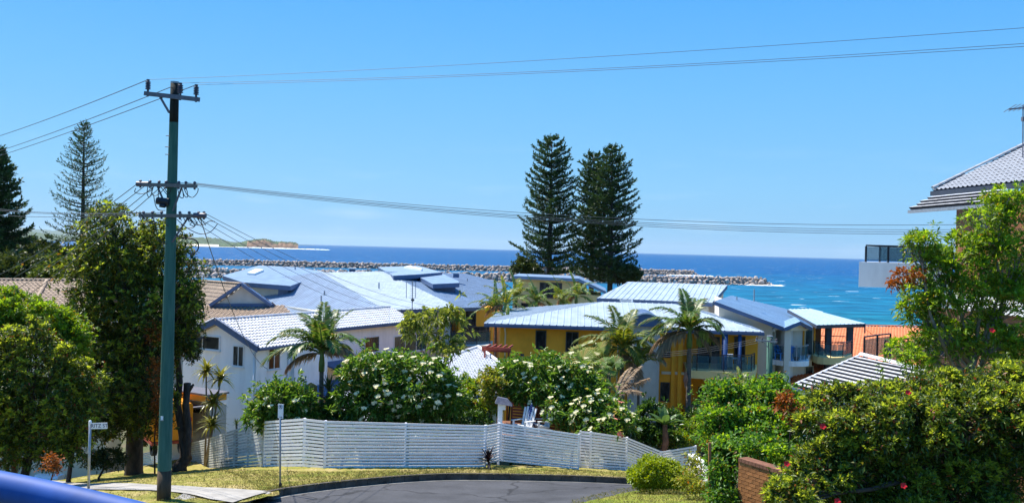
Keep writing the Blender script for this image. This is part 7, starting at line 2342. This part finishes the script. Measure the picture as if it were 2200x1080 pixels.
# palms before the cream penthouse
sp0 = lambda s: [(a + 13 * s, e, l * 1.25, c, k) for a, e, l, c, k in [(175, 45, 1.9, 1.5, ''), (195, 15, 1.8, 1.3, ''), (150, 66, 1.9, 1.4, ''), (100, 82, 2.0, 0.6, ''), (50, 70, 1.9, 1.2, ''), (10, 45, 1.9, 1.7, ''), (345, 20, 1.8, 1.5, ''), (300, 60, 1.7, 1.8, ''), (230, 55, 1.7, 1.8, ''), (265, 70, 1.8, 1.4, ''), (0, 5, 1.6, 1.3, 'dry')]]
for k, (px_, py_, Yq, lb) in enumerate(((1065, 668, 72, "leftmost palm of the row below the cream penthouse"), (1108, 640, 76, "palm standing left of the penthouse window in the row"), (1152, 652, 75, "palm right under the dark penthouse window"),
                                        (1205, 648, 76, "palm just right of the dark penthouse window"), (1238, 640, 78, "upright palm nearest the sloping end of the penthouse roof"), (1085, 660, 70, "short palm between the two leftmost palms of the row"))):
    tp = AT(px_, py_ + 12, Yq); b_ = Vector((tp.x + 0.2, tp.y, G(tp.x, tp.y)))
    palm("palm_tree", lb, b_, tp, 0.13, sp0(k * 2.3), lf_palm2 if k % 2 else lf_palm, "palms below the cream penthouse", True, seed=30 + k, shaft_len=0.6, n_l=30, wid=0.05, leafL=0.6)
# palm near right edge of the blue block
tp = AT(1090, 700, 66); b_ = Vector((tp.x, tp.y, G(tp.x, tp.y)))
palm("palm_tree", "thin palm at the left corner of the yellow building", b_, tp, 0.07, [(180, 35, 1.6, 1.4, ''), (20, 50, 1.4, 1.8, ''), (150, 60, 1.5, 1.6, ''), (250, 45, 1.3, 1.8, ''), (320, 40, 1.3, 1.8, ''), (90, 80, 1.4, 1.0, '')], lf_palm2, "feather palms", True, seed=40, shaft_len=0.4, n_l=30)
# fan palms
def fan_leaf(R_, n, rng):
    mb = MB()
    for k in range(n):
        a0 = math.radians(-120 + 240 * k / n); a1 = math.radians(-120 + 240 * (k + 1) / n); am = (a0 + a1) / 2
        r_ = R_ * rng.uniform(0.9, 1.08)
        b = len(mb.v)
        mb.v += [(0.15 * R_, 0, 0), (0.7 * r_ * math.cos(a0) + 0.15 * R_, 0.7 * r_ * math.sin(a0), 0.02 * R_), (r_ * math.cos(am) + 0.15 * R_, r_ * math.sin(am), -0.12 * R_), (0.7 * r_ * math.cos(a1) + 0.15 * R_, 0.7 * r_ * math.sin(a1), 0.02 * R_), (0.66 * r_ * math.cos(am) + 0.15 * R_, 0.66 * r_ * math.sin(am), 0.05 * R_)]
        mb.f += [(b, b + 1, b + 4), (b + 1, b + 2, b + 4), (b + 4, b + 2, b + 3), (b, b + 4, b + 3)]; mb.m += [0] * 4
    return mb
def fan_palm(label, base, hub, n, R_, seed, mat=None):
    rng = np.random.default_rng(seed)
    t = thing("fan_palm", label, "palm", tuple(base), "fan palms")
    MB().tube([Vector(base) - Z3 * 0.4, Vector(hub)], [0.14, 0.11], 8).build("trunk", m_palm_trunk, t, True)
    for k in range(n):
        a = 2.4 * k; el = math.radians(rng.uniform(5, 70))
        d = Vector((math.cos(a) * math.cos(el), math.sin(a) * math.cos(el), math.sin(el)))
        q_ = Vector(hub) + d * R_ * rng.uniform(0.7, 1.0)
        mb = fan_leaf(R_ * rng.uniform(0.7, 0.95), 18, rng)
        o0 = len(mb.f)
        me_m = mat or lf_palm2
        z_ = (Vector((0, 0, 1)) * 0.6 + Vector((0, -0.5, 0)) + Vector((rng.normal(0, .25), rng.normal(0, .25), 0))).normalized()
        x = (d - z_ * d.dot(z_)).normalized(); y = z_.cross(x)
        inst(mb.mesh("fan_leaf", me_m), "fan_leaf", t, basis(q_, x, y, z_))
        MB().tube([Vector(hub), q_ + x * R_ * 0.1], [0.025, 0.015], 4, cap=False).build("leaf_stalk", m_shaft, t)
    return t
h_ = AT(1255, 800, 49); fan_palm("green fan palm rising behind the right flowering tree", Vector((h_.x, h_.y, G(h_.x, h_.y))), h_, 16, 0.95, 41)
h_ = AT(1308, 800, 48); fan_palm("shorter fan palm with drooping leaves close to the flowering tree", Vector((h_.x, h_.y, G(h_.x, h_.y))), h_, 9, 0.6, 42, lf_palm)
h_ = AT(1270, 770, 50); fan_palm("upright fan palm against the yellow wall", Vector((h_.x, h_.y, G(h_.x, h_.y))), h_, 10, 0.8, 43)
h_ = AT(1325, 832, 46); b_ = Vector((h_.x, h_.y, G(h_.x, h_.y)))
palm("dry_palm", "leaning dry palm fronds right of the flowering tree", b_, h_ - Z3 * 0.4, 0.1, [(30, 55, 2.0, 0.5, 'dry'), (15, 40, 1.9, 0.6, 'dry'), (50, 62, 1.8, 0.7, 'dry'), (340, 35, 1.5, 1.2, 'dry'), (150, 60, 1.6, 1.1, '')], lf_palm2, None, False, seed=44, n_l=34)
# broad palm bush in front of yellow balcony
for k, (px_, py_, Yq, lb) in enumerate(((1590, 815, 45, "bright feathery palm clump before the end of the yellow balcony"), (1548, 830, 46, "dark feathery palm clump under the yellow balcony"))):
    h_ = AT(px_, py_ + 20, Yq); b_ = Vector((h_.x, h_.y, G(h_.x, h_.y)))
    palm("palm_tree", lb, b_, h_, 0.09, [(170, 60, 1.2, 1.8, ''), (20, 62, 1.2, 1.8, ''), (90, 80, 1.2, 1.0, ''), (230, 50, 1.1, 1.9, ''), (310, 55, 1.1, 1.9, ''), (140, 72, 1.2, 1.5, ''), (50, 74, 1.2, 1.5, ''), (270, 65, 1.1, 1.9, '')], lf_palm2 if k == 0 else lf_palm, "feather palms", False, seed=46 + k, n_l=34)

# ---- yuccas and dracaena ----------------------------------------
def blade(L_, w, droop, n=4):
    mb = MB()
    for i in range(n + 1):
        f = i / n
        ww = w * (1 - f) ** 0.6 * (0.7 + 0.6 * math.sin(math.pi * min(1, f * 1.2)))
        x = L_ * (f - 0.25 * droop * f * f); z_ = L_ * (0.12 * f - droop * f ** 2)
        mb.v += [(x, -ww, z_ + 0.12 * ww), (x, 0, z_ - 0.1 * ww), (x, ww, z_ + 0.12 * ww)]
    for i in range(n):
        b = 3 * i
        mb.f += [(b, b + 3, b + 4, b + 1), (b + 1, b + 4, b + 5, b + 2)]; mb.m += [0, 0]
    return mb
def rosette(parent, hub, n, me_list, seed, el_lo=-25, el_hi=85):
    rng = random.Random(seed)
    for k in range(n):
        a = 2.399 * k
        el = math.radians(el_lo + (el_hi - el_lo) * (k / n) ** 0.8 + rng.uniform(-6, 6))
        x = Vector((math.cos(a) * math.cos(el), math.sin(a) * math.cos(el), math.sin(el)))
        y = Vector((-math.sin(a), math.cos(a), 0)); z_ = x.cross(y)
        inst(rng.choice(me_list), "leaf", parent, basis(Vector(hub), x, y, z_))
def spiky(name, label, base, hubs, L_, w, droop, n, mat, seed, r=0.06, cat="plant", lo=-25):
    t = thing(name, label, cat, tuple(base))
    mes = [blade(L_ * s, w, droop * s2).mesh("leaf", mat) for s, s2 in ((1, 1), (0.85, 1.2), (1.08, 0.8), (0.7, 1.0))]
    for k, h_ in enumerate(hubs):
        MB().tube([Vector(base) - Z3 * 0.3, Vector(base).lerp(Vector(h_), 0.5) + Vector((0.05, 0, 0)), Vector(h_)], [r * 1.3, r, r * 0.8], 8).build("stem", m_bark_pale, t, True)
        rosette(t, h_, n, mes, seed + k, lo)
    return t
h_ = AT(780, 795, 42); b_ = GP(745, 42); spiky("yucca", "spiky yucca on a leaning stem in front of the big flowering tree", b_, [h_], 0.95, 0.04, 0.12, 46, lf_yucca, 50)
h_ = AT(706, 838, 42.6); h2 = AT(722, 862, 42.3); b_ = GP(714, 42.6); spiky("yucca", "dark spiky yucca right behind the slim palm trunk", b_, [h_, h2], 1.05, 0.04, 0.1, 44, lf_yucca, 52)
h_ = AT(1049, 985, 36.6); b_ = Vector((h_.x, h_.y, G(h_.x, h_.y) + 0.1)); spiky("dark_cordyline", "dark purple spiky plant in the fence corner", b_, [Vector((h_.x, h_.y, b_.z + 0.2))], 0.75, 0.04, 0.22, 34, MAT("dark_purple_leaf", (0.03, 0.012, 0.016), 0.5, 0.3, 6), 53)
h_ = AT(508, 912, 45); b_ = Vector((h_.x, h_.y, G(h_.x, h_.y))); spiky("small_yucca", "small spiky plant peeping over the weathered fence", b_, [h_], 0.45, 0.03, 0.15, 22, lf_yucca, 54)
b_ = GP(452, 48.5)
spiky("dracaena", "dracaena with four heads of drooping strap leaves before the white gable wall", b_, [AT(443, 800, 48.5), AT(474, 815, 48.2), AT(458, 866, 48), AT(456, 915, 48)], 1.05, 0.085, 0.62, 40, lf_strap, 55, 0.05, "plant", -15)

# ---- frangipanis and garden shrubs ------------------------------
def petal_cluster(mat, n=5, r=0.075):
    mb = MB(); rng = random.Random(5)
    for k in range(n):
        c = Vector((rng.uniform(-r, r), rng.uniform(-r, r), rng.uniform(-0.02, 0.06)))
        for j in range(5):
            a = 2 * math.pi * j / 5 + k
            d = Vector((math.cos(a), math.sin(a), 0.35)); s = Vector((-math.sin(a), math.cos(a), 0))
            b = len(mb.v)
            mb.v += [tuple(c), tuple(c + d * 0.042 + s * 0.026), tuple(c + d * 0.072), tuple(c + d * 0.042 - s * 0.026)]
            mb.f += [(b, b + 1, b + 2, b + 3)]; mb.m += [0]
    return mb.mesh("flower_cluster", mat)
fl_me = petal_cluster(m_flower); fl_pk = petal_cluster(m_flower_pink)
def frangipani(label, base, tt, blobs, n, seed, n_fl, me=None, Ln=0.30, r0=0.13, group="flowering frangipani trees", leaf=None, pink=0):
    t = thing("frangipani_tree", label, "flowering tree", tuple(base), group)
    limbs(t, base, tt, blobs, r0, m_bark_pale, seed, 10)
    P, ax = crown(t, "crown", blobs, n, 10, Ln, Ln * 0.30, leaf or lf_frang, seed + 70, up=0.8, spread=1.0, droop=0.25, shell=0.5, sub=0)
    rng = np.random.default_rng(seed)
    top = np.argsort(-(ax[:, 2] * 0.7 - ax[:, 1] * 0.7 + rng.random(len(ax)) * 0.8))
    for k in range(n_fl):
        i = top[k]
        z_ = Vector(ax[i]).normalized(); x = z_.cross(Vector((0.1, 1, 0.2))).normalized(); y = z_.cross(x)
        inst(fl_me, "flower_cluster", t, basis(Vector(P[i]) + z_ * Ln * 0.75, x, y, z_))
    if pink:
        Bp = blobs[-1]
        lowp = [i for i in np.argsort(-P[:, 0] + P[:, 1] * 0.3)[:200]]
        for i in rng.choice(lowp, pink, replace=False):
            z_ = Vector(ax[i]).normalized(); x = z_.cross(Vector((0.1, 1, 0.2))).normalized(); y = z_.cross(x)
            inst(fl_pk, "flower_cluster", t, basis(Vector(P[i]) + z_ * Ln * 0.6, x * 1.3, y * 1.3, z_ * 1.3))
    return t
YF = 40.5
bl = [PB(600, 862, YF, 48, 36), PB(560, 895, YF, 32, 34), PB(640, 865, YF, 40, 38), PB(590, 905, YF, 30, 22), PB(645, 905, YF, 40, 30)]
frangipani("smallest frangipani, leaning over the fence behind the parking sign", GP(600, YF + .5), AT(602, 890, YF), bl, 620, 61, 12)
YF = 41
bl = [PB(790, 800, YF, 55, 38), PB(850, 795, YF, 60, 36), PB(910, 810, YF, 60, 42), PB(760, 850, YF, 45, 45), PB(830, 850, YF, 75, 55), PB(900, 865, YF, 75, 50), PB(950, 850, YF, 50, 45), PB(800, 890, YF, 55, 28), PB(880, 900, YF, 60, 22)]
frangipani("biggest frangipani, a wide dome of cream flowers behind the front fence", GP(850, YF + .5), AT(850, 890, YF), bl, 1750, 62, 90)
YF = 43
bl = [PB(1135, 846, YF - .3, 45, 16), PB(1205, 855, YF - .5, 45, 22), PB(1185, 885, YF - 2.2, 14, 26), PB(1110, 805, YF, 48, 34), PB(1170, 795, YF, 55, 32), PB(1230, 815, YF, 50, 38), PB(1090, 835, YF, 40, 28), PB(1160, 835, YF, 70, 36), PB(1250, 850, YF, 55, 40), PB(1290, 880, YF - 1, 48, 40), PB(1240, 895, YF - 1.5, 45, 32), PB(1325, 905, YF - 2, 38, 34), PB(1300, 920, YF - 2.5, 40, 22)]
frangipani("frangipani arching over the white garden chairs with pink blooms at its right tip", GP(1165, YF + 1), AT(1160, 860, YF), bl, 1750, 63, 80, pink=12)
YF = 43
bl = [PB(965, 670, 47, 30, 12), PB(905, 690, 47, 42, 16), PB(880, 705, 46.5, 26, 16), PB(940, 680, 47, 45, 16), PB(975, 690, 47, 28, 14), PB(900, 715, 47, 32, 14), PB(960, 735, 46.5, 34, 12), PB(945, 745, 46.5, 20, 14), PB(975, 755, 46, 25, 16)]
t_ = thing("umbrella_tree", "open umbrella tree with drooping leaf whorls before the right wing of the white house", "tree", tuple(GP(940, 47)))
limbs(t_, GP(940, 47), AT(945, 800, 46.5), bl, 0.09, m_bark, 64, 3)
crown(t_, "crown", bl, 150, 10, 0.38, 0.12, LEAF("umbrella_leaf", (0.07, 0.11, 0.015), (0.28, 0.32, 0.06), None, 0.36, 0.35), 140, up=0.9, spread=1.1, droop=0.45, shell=0.2, clump=0.02)
bl = [PB(1000, 835, 44, 22, 26), PB(980, 850, 44, 30, 36), PB(1030, 850, 43.5, 26, 36), PB(1000, 875, 43.5, 42, 30), PB(1045, 880, 43, 24, 26), PB(970, 890, 43, 36, 24)]
tree("leafy_shrub", "loose leafy shrub between the two flowering trees in front of the white tiles", "shrub", GP(1005, 43.8), AT(1005, 850, 43.5), bl, 0.07, 520, 10, 0.24, 0.085, lf_bright, m_bark, 65, shell=0.3)
bl = [PB(1058, 850, 42, 20, 40), PB(1050, 815, 42.4, 18, 22)]
tree("leafy_shrub", "yellowish shrub at the left end of the arching frangipani", "shrub", GP(1055, 42), AT(1056, 860, 42), bl, 0.05, 240, 10, 0.2, 0.075, lf_yellow, m_bark, 66, shell=0.3)
bl = [PB(720, 880, 41.5, 34, 26), PB(740, 905, 41.2, 40, 18), PB(680, 895, 41.6, 26, 20)]
tree("leafy_shrub", "dark shrub at the foot of the slim palm behind the fence", "shrub", GP(715, 41.6), AT(718, 895, 41.5), bl, 0.05, 300, 10, 0.24, 0.08, lf_deep, m_bark, 67, shell=0.3)
bl = [PB(930, 905, 42, 60, 18), PB(850, 908, 42, 50, 14), PB(1000, 905, 41.5, 50, 18)] + [PB(x_, 962, 38.9, 36, 42, 0.5) for x_ in range(660, 1020, 50)] + [PB(1110, 965, 41.3, 40, 36, 0.5), PB(1180, 970, 41.3, 40, 36, 0.5), PB(1300, 985, 41.5, 40, 30, 0.5)]  # low masses behind the fence are added only to darken the slat gaps
tree("leafy_shrub", "dark undergrowth under the big flowering trees, with hidden masses added to darken the fence gaps", "shrub", GP(930, 42), AT(925, 905, 42), bl, 0.05, 1100, 9, 0.24, 0.09, lf_deep, m_bark, 68, shell=0.3)
# shrubs right of the chairs
bl = [PB(1400, 905, 43, 30, 40), PB(1370, 930, 42.5, 30, 36), PB(1440, 920, 43.5, 30, 35), PB(1420, 945, 42.5, 40, 22)]
tree("leafy_shrub", "glossy deep green shrub behind the dipping fence", "shrub", GP(1405, 43), AT(1405, 930, 43), bl, 0.06, 560, 10, 0.26, 0.10, lf_deep, m_bark, 69, shell=0.35)
bl = [PB(1462, 945, 42.5, 26, 20), PB(1490, 930, 43, 30, 26), PB(1450, 905, 44, 20, 22)]
tree("leafy_shrub", "bright low shrub above the right end of the white fence", "shrub", GP(1470, 42.5), AT(1470, 945, 42.5), bl, 0.04, 320, 10, 0.2, 0.06, lf_bright, m_bark, 70, shell=0.35)
def paddle(L_, w, seed):
    rng = random.Random(seed)
    mb = MB(); n = 8
    for i in range(n + 1):
        f = i / n
        ww = w * math.sin(math.pi * min(0.98, 0.06 + 0.94 * f)) ** 0.6
        x = L_ * (f - 0.12 * f * f); z_ = -0.28 * L_ * f * f
        mb.v += [(x, -ww, z_ + 0.3 * ww + rng.uniform(-.02, .02)), (x, 0, z_), (x, ww, z_ + 0.3 * ww + rng.uniform(-.02, .02))]
    for i in range(n):
        b = 3 * i
        mb.f += [(b, b + 3, b + 4, b + 1), (b + 1, b + 4, b + 5, b + 2)]; mb.m += [0, 0]
    return mb
b_ = GP(1428, 41.8)
t_ = thing("bird_of_paradise", "broad leaved strelitzia with a reddish stem behind the fence dip", "plant", tuple(b_))
MB().tube([b_, AT(1430, 950, 41.8), AT(1428, 905, 41.8)], [0.16, 0.15, 0.1], 8).build("stem", MAT("reddish_stem", (0.20, 0.09, 0.05), 0.8, 0.3, 5, 0.4, 20), t_, True)
m_pad = LEAF("paddle_leaf", (0.035, 0.08, 0.02), (0.12, 0.20, 0.05), None, 0.3, 0.3)
mes = [paddle(1.0, 0.17, k).mesh("leaf", m_pad) for k in range(3)]
h_ = AT(1428, 905, 41.8)
for k, (a, el) in enumerate(((90, 80), (80, 68), (150, 50), (175, 35), (200, 40), (20, 50), (-10, 35), (270, 60), (230, 45), (310, 45), (120, 75))):
    a, el = math.radians(a), math.radians(el)
    x = Vector((math.cos(a) * math.cos(el), math.sin(a) * math.cos(el), math.sin(el))); y = Vector((-math.sin(a), math.cos(a), 0))
    inst(mes[k % 3], "leaf", t_, basis(h_ - Z3 * 0.2, x, y, x.cross(y)))
# clipped round bush
YB = 30.5
c_ = AT(1412, 1014, YB)
zg_ = G(c_.x, c_.y)
t_ = thing("round_bush", "clipped round yellow green bush at the road edge", "bush", (c_.x, c_.y, zg_))
rx = 57 * YB / F
bl = [(c_.x, c_.y, c_.z - 0.12, rx * 0.98, rx * 0.9, 0.58)]
limbs(t_, Vector((c_.x, c_.y, zg_)), Vector((c_.x, c_.y, c_.z - 0.2)), bl, 0.05, m_bark, 71, 30, "stem")
rng = np.random.default_rng(72)
crown(t_, "foliage", [(c_.x, c_.y, c_.z - 0.12, rx * 0.93, rx * 0.85, 0.55), (c_.x + 0.2, c_.y, c_.z - 0.16, rx * 0.8, rx * 0.8, 0.5), (c_.x - 0.2, c_.y, c_.z - 0.16, rx * 0.76, rx * 0.8, 0.48)], 2600, 9, 0.085, 0.045, lf_bush, 73, up=0.5, spread=0.8, shell=0.85, clump=0.03, sub=0, stray=0.02)
bl = [PB(1490, 1000, 28, 22, 30), PB(1475, 1035, 27.5, 24, 20), PB(1500, 1050, 27, 16, 22)]
tree("thin_shrub", "thin straggly shrub between the round bush and the hedge", "shrub", GP(1492, 27.6), AT(1490, 1040, 27.6), bl, 0.035, 190, 9, 0.12, 0.05, lf_yellow, m_bark, 74, shell=0.2)

# ---- right hand trees and hedges --------------------------------
YR = 28
bl = [PB(2120, 470, YR, 50, 42), PB(2170, 440, YR, 50, 40), PB(2060, 560, YR, 62, 55), PB(2140, 560, YR, 72, 70), PB(2000, 580, YR, 45, 45), PB(2060, 650, YR, 80, 55), PB(2160, 660, YR, 70, 60), PB(1985, 640, YR, 45, 38),
      PB(1960, 665, YR, 28, 26), PB(2030, 730, YR, 70, 40), PB(2120, 745, YR, 75, 45), PB(2190, 560, YR, 50, 70), PB(1975, 525, YR, 30, 22), PB(2200, 745, YR, 50, 55), PB(2000, 775, YR, 55, 32), PB(1940, 760, YR - 1, 40, 26)]
tree("leafy_tree", "bright loose leaved tree covering the house at the right edge", "tree", GP(2090, YR), AT(2090, 760, YR), bl, 0.17, 1500, 11, 0.20, 0.06, lf_bright, m_bark_pale, 80, shell=0.3, n_tw=14, tips=(lf_tip2, 800, 0.19, 0.055))
t0_ = thing("dry_branch", "dry red brown leaf spray hanging out in front of the white balcony", "plant", tuple(GP(1925, YR)))
bl = [PB(1940, 592, YR - .5, 20, 10), PB(1920, 612, YR - .5, 10, 12), PB(1960, 588, YR - .5, 14, 9)]
limbs(t0_, AT(2020, 640, YR), AT(1960, 605, YR - .3), bl, 0.03, m_bark, 81, 8, "branch")
crown(t0_, "foliage", bl, 55, 7, 0.15, 0.045, lf_dead, 82, shell=0.2, droop=0.6, sub=0)
YR = 21.5
bl = [PB(1810, 870, YR + 1, 75, 42), PB(1900, 860, YR + 1, 80, 40), PB(1990, 855, YR + 1, 80, 42), PB(2080, 835, YR + 1, 80, 45), PB(2170, 840, YR + 1, 80, 55), PB(1780, 940, YR, 75, 60), PB(1870, 930, YR, 90, 70), PB(1970, 920, YR, 95, 70), PB(2070, 910, YR, 95, 70), PB(2170, 920, YR, 90, 80),
      PB(1760, 1020, YR - .5, 70, 60), PB(1840, 1030, YR, 90, 70), PB(1940, 1030, YR + .3, 95, 70), PB(2050, 1020, YR + .3, 95, 75), PB(2160, 1030, YR + .3, 90, 80), PB(1700, 1070, YR - 1.2, 55, 40), PB(2230, 900, YR, 60, 90), PB(1905, 1090, YR, 120, 50), PB(2080, 1100, YR, 120, 50)]
t_ = tree("hedge", "large olive yellow hedge filling the lower right corner", "hedge", GP(1980, YR), AT(1980, 1000, YR), bl, 0.16, 6000, 10, 0.14, 0.055, lf_hedge, m_bark, 83, shell=0.5, n_tw=14, tips=(lf_tip, 3800, 0.15, 0.055))
fr = petal_cluster(m_flower_red, 2, 0.015)
for k, (px_, py_) in enumerate(((1688, 998), (1938, 1045), (1796, 1078), (1765, 918), (1948, 845), (2128, 712))):
    p = AT(px_, py_, YR - 2.2 if py_ > 880 else YR - 0.2)
    inst(fr, "red_flower", t_, basis(p, Vector((1, 0, 0)), Vector((0, 0.5, 0.86)), Vector((0, -0.86, 0.5))))
YR = 25.5
bl = [PB(1560, 860, YR + 1, 60, 40), PB(1640, 870, YR + 1, 60, 38), PB(1700, 880, YR + 1, 55, 42), PB(1545, 920, YR, 48, 45), PB(1610, 930, YR, 70, 50), PB(1690, 945, YR, 65, 50), PB(1560, 985, YR - 1, 42, 45), PB(1630, 965, YR - 2.2, 70, 26), PB(1548, 1045, YR - 1.5, 26, 50), PB(1655, 835, YR + 1.5, 45, 22), PB(1710, 1000, YR - 1.5, 45, 40)]
tree("creeper", "fresh green creeper tumbling over the brick garden wall", "creeper", GP(1600, YR), AT(1610, 960, YR), bl, 0.10, 2300, 10, 0.14, 0.068, lf_vine, m_bark, 84, shell=0.5, n_tw=12, tips=(lf_tip2, 900, 0.12, 0.055))
t0_ = thing("dead_vine", "patch of orange dead leaves between the creeper and the olive hedge", "plant", tuple(GP(1700, YR - 1)))
bl = [PB(1690, 868, YR - .5, 20, 22), PB(1725, 900, YR - .8, 22, 18)]
limbs(t0_, GP(1700, YR - 1), AT(1702, 890, YR - .6), bl, 0.03, m_bark, 85, 8, "stem")
crown(t0_, "foliage", bl, 110, 8, 0.13, 0.06, lf_dead, 86, shell=0.3)
bl = [PB(1560, 1075, 22.6, 30, 30), PB(1540, 1020, 22.9, 14, 34)]
tree("creeper", "strand of creeper hanging down left of the brick wall", "creeper", GP(1552, 22.8), AT(1550, 1060, 22.8), bl, 0.03, 230, 10, 0.12, 0.06, lf_vine, m_bark_pale, 87, shell=0.3)
# mid-distance greenery that fills the slope between the houses
for k, (px_, py_, Yq, rx_, ry_, lb) in enumerate(((1520, 890, 47, 45, 35, "rounded garden shrub under the yellow balconies"), (1640, 850, 46, 60, 35, "rounded shrub at the foot of the small green pole"), (1100, 800, 50, 30, 25, "low shrub below the red pergola"),
                                                   (1240, 870, 46, 40, 40, "dark shrub behind the arching frangipani"), (1720, 860, 44, 40, 30, "rounded shrub left of the striped roof"))):
    bl = [PB(px_, py_, Yq, rx_, ry_), PB(px_ - rx_ * .5, py_ + ry_ * .4, Yq, rx_ * .6, ry_ * .7), PB(px_ + rx_ * .5, py_ + ry_ * .3, Yq - .5, rx_ * .6, ry_ * .7)]
    tree("leafy_shrub", lb, "shrub", GP(px_, Yq), AT(px_, py_ + ry_ * .5, Yq), bl, 0.06, 420, 9, 0.2, 0.08, lf_deep if k % 2 == 0 else lf_olive, m_bark, 90 + k, shell=0.35)

# ---- lawn grass tufts -------------------------------------------
rng = np.random.default_rng(77)
def in_lofts(n, A, B, lo=0.0, hi=1.0):
    A, B = np.array(A), np.array(B)
    t = rng.uniform(0, len(A) - 1, n); s = rng.uniform(lo, hi, n)[:, None]
    P = lambda C: np.c_[np.interp(t, range(len(C)), C[:, 0]), np.interp(t, range(len(C)), C[:, 1])]
    return P(A) * (1 - s) + P(B) * s
Q = np.r_[in_lofts(9000, kin, back, 0.0, 0.55), in_lofts(6000, lawn_a, lawn_b, 0, 0.6), in_lofts(5000, mound_a, mound_b, 0, 0.8), in_lofts(1500, kin, back, 0, 0.03)]
# keep the footpath clear
poly = [tuple(p) for p in path_a] + [tuple(p) for p in reversed(path_b)]
keep = np.array([not inside(poly, x, y) for x, y in Q])
Q = Q[keep]
zq = GN(Q) + LIFT - 0.02
o = np.c_[Q, zq]
o = np.repeat(o, 3, 0) + np.c_[rng.normal(0, 0.03, (len(Q) * 3, 2)), np.zeros(len(Q) * 3)]
d = unit(rng.normal(size=(len(o), 3)) * 0.6 + np.array([0, 0, 1.0]))
V, Fc = leaf_arrays(o, d, rng.uniform(0.04, 0.10, len(o)), np.full(len(o), 0.014), rng, 0.05)
ob = np_mesh("grass", V, Fc, LEAF("grass_blade", (0.10, 0.12, 0.02), (0.30, 0.24, 0.08), None, 0.2, 0.7))
setp(ob, kind='stuff')
# ------------------------------------------------------------------ sea haze
m, nt, p_, out = mat_base("sea_air")
nt.nodes.remove(p_)
vol = nt.nodes.new("ShaderNodeVolumePrincipled")
vol.inputs['Color'].default_value = (0.70, 0.86, 1.0, 1)
vol.inputs['Density'].default_value = 0.000016
vol.inputs['Anisotropy'].default_value = 0.3
nt.links.new(vol.outputs['Volume'], out.inputs['Volume'])
mb = MB()
mb.box((0, 22000, 195), 92000, 47000, 412)
hz_ = mb.build("haze", m)
setp(hz_, kind='stuff')
